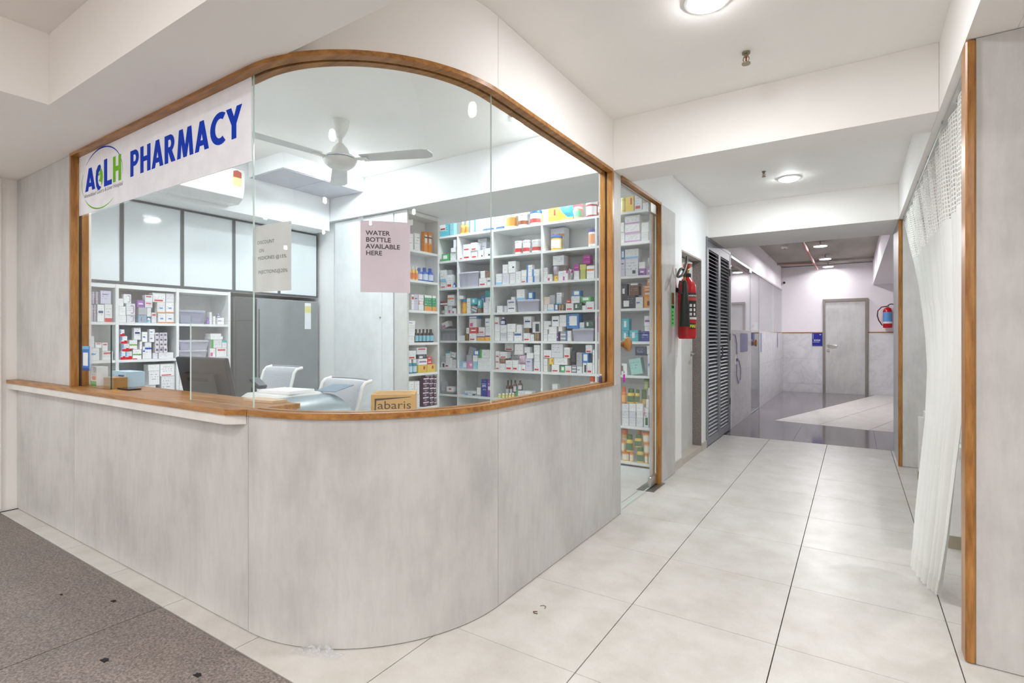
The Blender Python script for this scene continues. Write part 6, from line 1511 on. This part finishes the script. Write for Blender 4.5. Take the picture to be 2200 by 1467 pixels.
# office chairs
def chair(x, y, rz, ztop, lab):
    t = thing('office_chair', (x, y, 0.0), lab, 'chair', 'mesh office chairs behind the counter')
    T = Matrix.Translation((x, y, 0)) @ Matrix.Rotation(rz, 4, 'Z'); zs = 0.47
    mw = plain(236, 236, 236, 0.35); mg = plain(150, 152, 156, 0.5)
    hb = ztop - zs - 0.06
    def back(u, v):   # u across, v up; recline and a rolled top edge
        xx = (u - 0.5) * (0.49 - 0.04 * v); yy = -0.22 - 0.14 * v - (0.05 * max(0, v - 0.93) / 0.07 if v > 0.93 else 0) + 0.05 * (1 - (2 * u - 1) ** 2) * -1 + 0.05
        return (xx, yy, zs + 0.06 + hb * (v if v < 0.95 else 0.95 + (v - 0.95) * 0.4))
    MB().grid(back, 12, 20).xf(T).build('mesh_back', meshfabric(), t, smooth=True)
    for s in (0.0, 1.0): MB().tube([back(s, k / 20) for k in range(21)], 0.011, 8).xf(T).build('back_frame', mw, t, smooth=True)
    MB().tube([back(k / 12, 1.0) for k in range(13)], 0.008, 6).xf(T).build('top_rail', mg, t, smooth=True)
    MB().rbox(-0.24, 0.24, -0.22, 0.26, zs - 0.03, zs + 0.03, 0.025).xf(T).build('seat', plain(190, 192, 196, 0.8), t, smooth=True)
    for s in (-1, 1):
        MB().tube([(s * 0.25, -0.12, zs - 0.01), (s * 0.29, -0.12, zs + 0.02), (s * 0.29, -0.10, zs + 0.2), (s * 0.29, 0.14, zs + 0.2)], 0.014, 8).xf(T).build('armrest', mw, t, smooth=True)
    MB().lathe([(0.028, 0.11), (0.028, 0.30), (0.02, 0.305), (0.02, zs - 0.03)], 0, 0, 12).xf(T).build('gas_column', M_STEEL, t, smooth=True)
    for k in range(5):
        a = 2 * PI * k / 5 + 0.3; c, s = math.cos(a), math.sin(a)
        MB().tube([(0.02 * c, 0.02 * s, 0.125), (0.28 * c, 0.28 * s, 0.075)], [0.022, 0.014], 8).xf(T).build('base_arm', mw, t, smooth=True)
        MB().tube([(0.29 * c - 0.018 * s, 0.29 * s + 0.018 * c, 0.0305), (0.29 * c + 0.018 * s, 0.29 * s - 0.018 * c, 0.0305)], 0.03, 12).xf(T).build('caster', M_BLK, t)
chair(-3.655, 2.075, math.radians(174), 1.03, 'white mesh office chair near the monitor, farther left of the two')
chair(-2.70, 1.87, math.radians(172), 0.99, 'white mesh office chair nearest the cardboard carton')
# ================================================================== CORRIDOR THINGS
M_RED = plain(184, 18, 30, 0.22); M_BRASS = metal(186, 150, 96, 0.3)
ex = thing('fire_extinguisher', (-1.30, 5.0, 1.225), 'tall red carbon dioxide fire extinguisher with black horn on the corridor wall', 'extinguisher')
ex0, ey0 = -1.305, 5.0
MB().lathe([(0.070, 1.225), (0.080, 1.240), (0.082, 1.27), (0.082, 1.66), (0.078, 1.71), (0.060, 1.76), (0.034, 1.79), (0.030, 1.80)], ex0, ey0, 28).build('cylinder', M_RED, ex, smooth=True)
MB().lathe([(0.034, 1.795), (0.036, 1.80), (0.036, 1.825), (0.03, 1.83)], ex0, ey0, 20).build('neck_ring', M_BLK, ex, smooth=True)
MB().lathe([(0.020, 1.83), (0.018, 1.85), (0.024, 1.86), (0.016, 1.88)], ex0, ey0, 14).build('valve', M_BRASS, ex, smooth=True)
MB().lathe([(0.016, 1.88), (0.036, 1.888), (0.036, 1.91), (0.012, 1.915)], ex0, ey0, 16).build('valve_cap', plain(206, 60, 40, 0.4), ex, smooth=True)
MB().lathe([(0.042, 1.916), (0.046, 1.92), (0.046, 1.927), (0.04, 1.93)], ex0, ey0, 16).build('hand_wheel', M_WHITE, ex, smooth=True)
def wrap(name, a0, a1, z0, z1, mat, r=0.0826, n=16):
    vs = [(ex0 + r * math.cos(math.radians(a0 + (a1 - a0) * i / n)), ey0 + r * math.sin(math.radians(a0 + (a1 - a0) * i / n)), z) for z in (z0, z1) for i in range(n + 1)]
    return MB().add(vs, [(i, i + 1, n + 2 + i, n + 1 + i) for i in range(n)]).build(name, mat, ex, smooth=True)
wrap('label_sheet', -100, 40, 1.40, 1.645, plain(36, 34, 36, 0.4)); wrap('red_strip', -100, 40, 1.575, 1.605, plain(176, 60, 56, 0.4), 0.0830); wrap('pale_strip', -100, 40, 1.402, 1.424, plain(214, 206, 206, 0.4), 0.0830)
for i, (aa, zz, c) in enumerate([(-52, 1.53, (222, 222, 220)), (-24, 1.53, (222, 222, 220)), (-52, 1.49, (222, 222, 220)), (-24, 1.49, (222, 222, 220)), (-52, 1.45, (222, 222, 220)), (-24, 1.45, (214, 214, 212)), (-78, 1.53, (200, 40, 36))]):
    wrap('pictogram', aa - 8, aa + 8, zz - 0.013, zz + 0.013, plain(*c, 0.5), 0.0830, 4)
def exmap(ac, z): return lambda x, y: (ex0 + 0.0834 * math.cos(math.radians(ac) + x / 0.083), ey0 + 0.0834 * math.sin(math.radians(ac) + x / 0.083), z + y)
lettering('label_lettering', T_CARB, exmap(-38, 1.612), M_WHITE, ex)
wrap('fire_patch', -62, -10, 1.315, 1.368, plain(40, 44, 34, 0.4), 0.0828); lettering('label_lettering', T_FIRE, exmap(-36, 1.328), plain(226, 222, 60, 0.5), ex)
hx, hy = -1.275, 4.80
b = MB().lathe([(0.046, 1.335), (0.048, 1.34), (0.024, 1.72), (0.016, 1.745)], 0, 0, 18); b.xf(Matrix.Translation((hx, hy, 0))); b.build('discharge_horn', plain(28, 34, 30, 0.45), ex, smooth=True)
MB().lathe([(0.012, 1.745), (0.012, 1.775)], hx, hy, 10).build('horn_coupling', M_BRASS, ex, smooth=True)
MB().tube([(hx - 0.01, hy - 0.03, 1.73), (hx - 0.02, hy - 0.075, 1.735), (hx - 0.025, hy - 0.085, 1.70), (hx - 0.025, hy - 0.085, 1.65), (hx - 0.02, hy - 0.07, 1.63), (hx - 0.01, hy - 0.04, 1.63)], 0.007, 8).build('horn_handle', M_BLK, ex, smooth=True)
hp = []
P0 = [Vector(p) for p in ((hx, hy, 1.775), (hx + 0.0, hy - 0.01, 1.83), (hx - 0.01, hy - 0.09, 1.84), (hx - 0.02, hy - 0.15, 1.77), (hx + 0.01, hy - 0.10, 1.79), (hx + 0.01, hy + 0.03, 1.90), (hx - 0.0, hy + 0.07, 1.965), (hx - 0.01, hy + 0.08, 1.90), (ex0, ey0 - 0.06, 1.85), (ex0, ey0 - 0.02, 1.845))]
for i in range(len(P0) - 1):
    p0, p1, p2, p3 = P0[max(i - 1, 0)], P0[i], P0[i + 1], P0[min(i + 2, len(P0) - 1)]
    for k in range(6):
        t_ = k / 6; hp.append(0.5 * ((2 * p1) + (p2 - p0) * t_ + (2 * p0 - 5 * p1 + 4 * p2 - p3) * t_ ** 2 + (-p0 + 3 * p1 - 3 * p2 + p3) * t_ ** 3))
hp.append(P0[-1])
MB().tube(hp, 0.011, 10).build('hose', plain(72, 68, 62, 0.5), ex, smooth=True)
MB().box(-1.3995, -1.384, 4.96, 5.04, 1.66, 1.70).build('wall_bracket', M_BLK, ex)
st_ = tag(MB().box(-1.3748, -1.3738, 4.735, 4.83, 1.34, 1.645).build('luminous_sticker', plain(110, 214, 120, 0.5)), 'narrow green luminous fire sticker on the grey panel beside the extinguisher', 'sticker')
MB().box(-1.3737, -1.3733, 4.745, 4.82, 1.535, 1.64).build('sticker_picture', plain(120, 60, 40, 0.5), st_)
MB().box(-1.3737, -1.3733, 4.745, 4.82, 1.50, 1.525).build('sticker_emblem', plain(20, 40, 24, 0.5), st_)
for i in range(4): MB().box(-1.3737, -1.3733, 4.755 + 0.004 * (i % 2), 4.80, 1.36 + i * 0.034, 1.372 + i * 0.034).build('sticker_text_line', plain(40, 110, 56, 0.5), st_)
kt = thing('key_tag', (-1.39, 3.615, 0.93), 'magenta key tag hanging from the glass door lock', 'key tag')
MB().tube([(-1.396, 3.612, 1.012), (-1.385, 3.612, 1.0), (-1.386, 3.612, 0.985)], 0.002, 6).build('key', M_STEEL, kt)
MB().tube([(-1.386 + 0.0, 3.612 + 0.012 * math.cos(a), 0.983 + 0.012 * math.sin(a)) for a in [2 * PI * k / 12 for k in range(13)]], 0.0015, 6).build('ring', M_STEEL, kt)
MB().box(-1.389, -1.384, 3.602, 3.628, 0.918, 0.972).build('tag_plate', plain(206, 10, 170, 0.35), kt)
# far extinguisher
ex2 = thing('fire_extinguisher', (0.58, 13.65, 1.43), 'red fire extinguisher with a blue label on the lobby end wall', 'extinguisher')
MB().lathe([(0.075, 1.44), (0.082, 1.455), (0.082, 1.80), (0.06, 1.85), (0.03, 1.87)], 0.585, 13.65, 20).build('cylinder', M_RED, ex2, smooth=True)
MB().lathe([(0.022, 1.87), (0.022, 1.91)], 0.585, 13.65, 12).build('valve', M_STEEL, ex2)
MB().tube([(0.585, 13.64, 1.91), (0.64, 13.62, 1.94), (0.69, 13.6, 1.93)], 0.011, 8).build('lever', M_BLK, ex2)
MB().tube([(0.57, 13.62, 1.89), (0.48, 13.6, 1.88), (0.415, 13.6, 1.80), (0.405, 13.6, 1.70), (0.43, 13.6, 1.60), (0.475, 13.59, 1.52), (0.49, 13.585, 1.49)], 0.011, 8).build('hose', plain(60, 28, 26, 0.4), ex2, smooth=True)
vs = [(0.585 + 0.0828 * math.cos(a), 13.65 + 0.0828 * math.sin(a), z) for z in (1.56, 1.77) for a in [-2.9 + 2.7 * i / 12 for i in range(13)]]
MB().add(vs, [(i, i + 1, 14 + i, 13 + i) for i in range(12)]).build('label', plain(96, 150, 208, 0.4), ex2, smooth=True)
vs = [(0.585 + 0.0832 * math.cos(a), 13.65 + 0.0832 * math.sin(a), z) for z in (1.53, 1.57) for a in [-2.9 + 2.7 * i / 12 for i in range(13)]]
MB().add(vs, [(i, i + 1, 14 + i, 13 + i) for i in range(12)]).build('label_band', plain(226, 226, 230, 0.4), ex2, smooth=True)
MB().box(0.55, 0.62, 13.735, 13.757, 1.7, 1.74).build('wall_bracket', M_BLK, ex2)
# room plate
rp = tag(MB().box(-0.803, -0.605, 13.722, 13.7345, 1.05, 1.333).build('room_sign', plain(22, 34, 150, 0.4)), 'dark blue room sign beside the end door', 'sign')
lettering('sign_lettering', T_ROOM, lambda x, y: (-0.772 + x * 0.8, 13.7212, 1.155 + y), M_WHITE, rp)
for a0, a1, z0, z1 in ((-0.79, -0.66, 1.128, 1.134), (-0.785, -0.78, 1.20, 1.32), (-0.66, -0.63, 1.292, 1.306)): MB().box(a0, a1, 13.7208, 13.7216, z0, z1).build('sign_mark', M_WHITE, rp)
# socket with a dangling cable on the lobby wall
so = thing('wall_socket', (-1.395, 7.95, 0.58), 'white wall socket with a purple plug and looped cable behind the lobby glass', 'socket')
MB().box(-1.3998, -1.391, 7.86, 8.02, 0.86, 1.0).build('face_plate', M_WHITE, so); MB().box(-1.3908, -1.383, 7.93, 8.05, 0.905, 0.94).build('plug', plain(70, 50, 150, 0.4), so)
MB().tube([(-1.392, 7.72, 1.28), (-1.392, 7.86, 1.27), (-1.392, 7.97, 1.15), (-1.392, 7.98, 0.95), (-1.392, 7.97, 0.7), (-1.392, 8.1, 0.58), (-1.392, 8.25, 0.62), (-1.392, 8.28, 0.78), (-1.392, 8.15, 0.9), (-1.392, 8.04, 0.92)], 0.0045, 6).build('cable', plain(96, 76, 150, 0.4), so, smooth=True)
wp = tag(MB().box(-1.456, -1.4505, 9.45, 10.1, 1.36, 1.50).build('paper_notice', plain(238, 236, 236)), 'white paper strip stuck up behind the lobby glass door', 'notice')
wp.location.x = -1.425
MB().box(-1.4504, -1.4499, 9.5, 9.7, 1.40, 1.46).build('tan_print', plain(206, 186, 160), wp)
# ================================================================== CURTAIN
rail = thing('curtain_rail', (0.40, 4.5, 2.34), 'slim aluminium curtain rail under the corridor header', 'curtain rail')
bxo('track', 0.388, 0.412, 2.73, 6.27, 2.348, 2.3695, metal(206, 206, 204, 0.35), rail)
for k in range(6): bxo('rail_clip', 0.384, 0.416, 2.9 + k * 0.64, 2.93 + k * 0.64, 2.36, 2.3698, plain(190, 190, 188), rail)
LE = [(2.335, .395, 6.23), (1.95, .385, 5.44), (1.574, .375, 4.587), (1.251, .365, 4.054), (1.065, .355, 3.803), (.792, .335, 3.654), (.542, .31, 3.62), (.301, .285, 3.559), (.056, .257, 3.425)]
RE = [(2.335, .40, 2.76), (1.6, .39, 2.78), (1.2, .38, 2.80), (.939, .37, 2.843), (.666, .36, 2.943), (.33, .345, 3.045), (.030, .328, 3.164)]
def edge(E, t):
    z = E[0][0] + (E[-1][0] - E[0][0]) * t
    for a, b in zip(E[:-1], E[1:]):
        if a[0] >= z >= b[0] or b is E[-1]:
            k = (z - a[0]) / (b[0] - a[0]); return Vector((a[1] + (b[1] - a[1]) * k, a[2] + (b[2] - a[2]) * k, z))
def cpt(u, t):
    a = edge(LE, t); b = edge(RE, t); p = a.lerp(b, u)
    wv = (b.y - a.y); amp = 0.016 + 0.014 * min(1, t * 1.5)
    ph = 2 * PI * u * (15 - 9 * min(1, t * 1.6)) if False else 2 * PI * u * 13
    k = math.sin(PI * u) ** 0.35
    p.x += amp * math.sin(ph + 0.9 * math.sin(2.2 * t)) * (0.9 if t < 0.4 else 0.75) * k + 0.006 * math.sin(31 * u + 4 * t)
    p.y += 0.012 * math.sin(2 * ph) * (1 - t) * k
    if t < 0.02: p.z += 0.010 * (math.sin(ph) - 0.5)
    return tuple(p)
cur = thing('cubicle_curtain', (0.36, 4.0, 0.03), 'white hospital cubicle curtain with a net top, drawn aside', 'curtain')
TN = 0.225
NU, NV = 208, 22
b = MB(); b.grid(lambda u, v: cpt(u, v * TN), NU, NV)
for j in range(NV):
    for i in range(NU):
        def uvw(i_, j_):
            z = j_ / NV * 0.52
            return (i_ * 0.70, z / 0.023)
        b.uv[j * NU + i] = [uvw(i, j), uvw(i + 1, j), uvw(i + 1, j + 1), uvw(i, j + 1)]
b.build('net_band', net(), cur, smooth=True)
b = MB().grid(lambda u, v: cpt(u, TN + v * (1 - TN)), NU, 60); b.build('cloth', cloth(226, 227, 224), cur, smooth=True)
b = MB(); b.grid(lambda u, v: (lambda p: (p[0] - 0.002, p[1], p[2]))(cpt(u, 0.965 + 0.035 * v)), NU, 3); b.build('hem', cloth(222, 222, 219), cur, smooth=True)
for k in range(13):
    u = (k + 0.25) / 13; p = cpt(u, 0.0)
    MB().tube([(p[0], p[1], p[2] - 0.004), (0.40, p[1], 2.344)], 0.004, 6).build('hook', plain(206, 206, 204), cur)
# couch behind the curtain
co = thing('examination_couch', (0.95, 4.3, 0.0), 'white examination couch with beige feet behind the curtain', 'couch')
bxo('mattress', 0.52, 1.12, 3.98, 5.8, 0.60, 0.70, plain(226, 226, 224, 0.6), co, 0.02); bxo('frame', 0.50, 1.14, 3.97, 5.82, 0.55, 0.599, M_WHITE, co)
for x in (0.465, 1.09):
    for y in (4.0, 5.74):
        l = bxo('leg', x, x + 0.055, y, y + 0.055, 0.075, 0.549, M_WHITE, co); bxo('foot', x - 0.003, x + 0.058, y - 0.003, y + 0.058, 0.0, 0.0745, plain(170, 160, 140, 0.6), l)
# ================================================================== LITTER ON THE FLOOR
random.seed(3)
b = MB(); N1, N2 = 16, 8
hts = [[random.random() for _ in range(N1 + 1)] for _ in range(N2 + 1)]
def wrp(u, v):
    i, j = round(u * N1), round(v * N2); h = hts[j][i]
    return (-1.86 + 0.19 * u + 0.012 * (hts[j][(i + 3) % (N1 + 1)] - 0.5), 1.275 + 0.055 * v + 0.075 * u + 0.015 * (h - 0.5) - (0.02 if 0 < 1 else 0), 0.002 + 0.034 * h * math.sin(PI * min(max(u, 0.05), 0.95)) * math.sin(PI * min(max(v, 0.08), 0.92)))
b.grid(wrp, N1, N2)
tag(b.build('plastic_wrapper', film()), 'crumpled clear plastic wrapper on the floor at the curved wall', 'wrapper')
for x, y, r, lab in ((-2.915, 1.06, 0.010, 'black fleck on the granite nearest the tile strip'), (-2.41, 0.847, 0.013, 'black fleck on the granite in the lower left corner'), (-2.018, 0.995, 0.012, 'black fleck on the granite near the tile edge, rightmost'), (-3.2, 0.95, 0.006, 'tiny black fleck on the granite, left side')):
    pts = [(x + r * (1.5 if k % 2 else 0.8) * math.cos(k * PI / 4) * 1.2, y + r * (0.7 + 0.3 * (k % 3)) * math.sin(k * PI / 4) * 0.8) for k in range(8)]
    tag(MB().prism(pts, 0.0003, 0.003).build('floor_fleck', plain(20, 20, 22, 0.7)), lab, 'fleck', 'black flecks on the granite')
b = MB(); b.tube([(-1.215, 2.11, 0.0015), (-1.205, 2.125, 0.0015), (-1.19, 2.12, 0.0015), (-1.185, 2.10, 0.0015)], 0.0012, 6); b.tube([(-1.20, 2.06, 0.0015), (-1.215, 2.05, 0.0015), (-1.205, 2.04, 0.0015), (-1.19, 2.045, 0.0015)], 0.0022, 6)
tag(b.build('thread_scrap', plain(92, 66, 52, 0.8)), 'curled brown thread scrap on the pale tile by the panel joint', 'thread')

vi = tag(MB().lathe([(0.011, 0.9365), (0.012, 0.94), (0.012, 0.972), (0.006, 0.978), (0.006, 0.982)], -1.425, 3.285, 12).build('glass_vial', plain(50, 50, 110, 0.2), None, smooth=True), 'tiny dark blue vial on the teak sill at the window corner', 'vial')
MB().lathe([(0.008, 0.982), (0.008, 0.993)], -1.425, 3.285, 10).build('vial_cap', M_WHITE, vi)
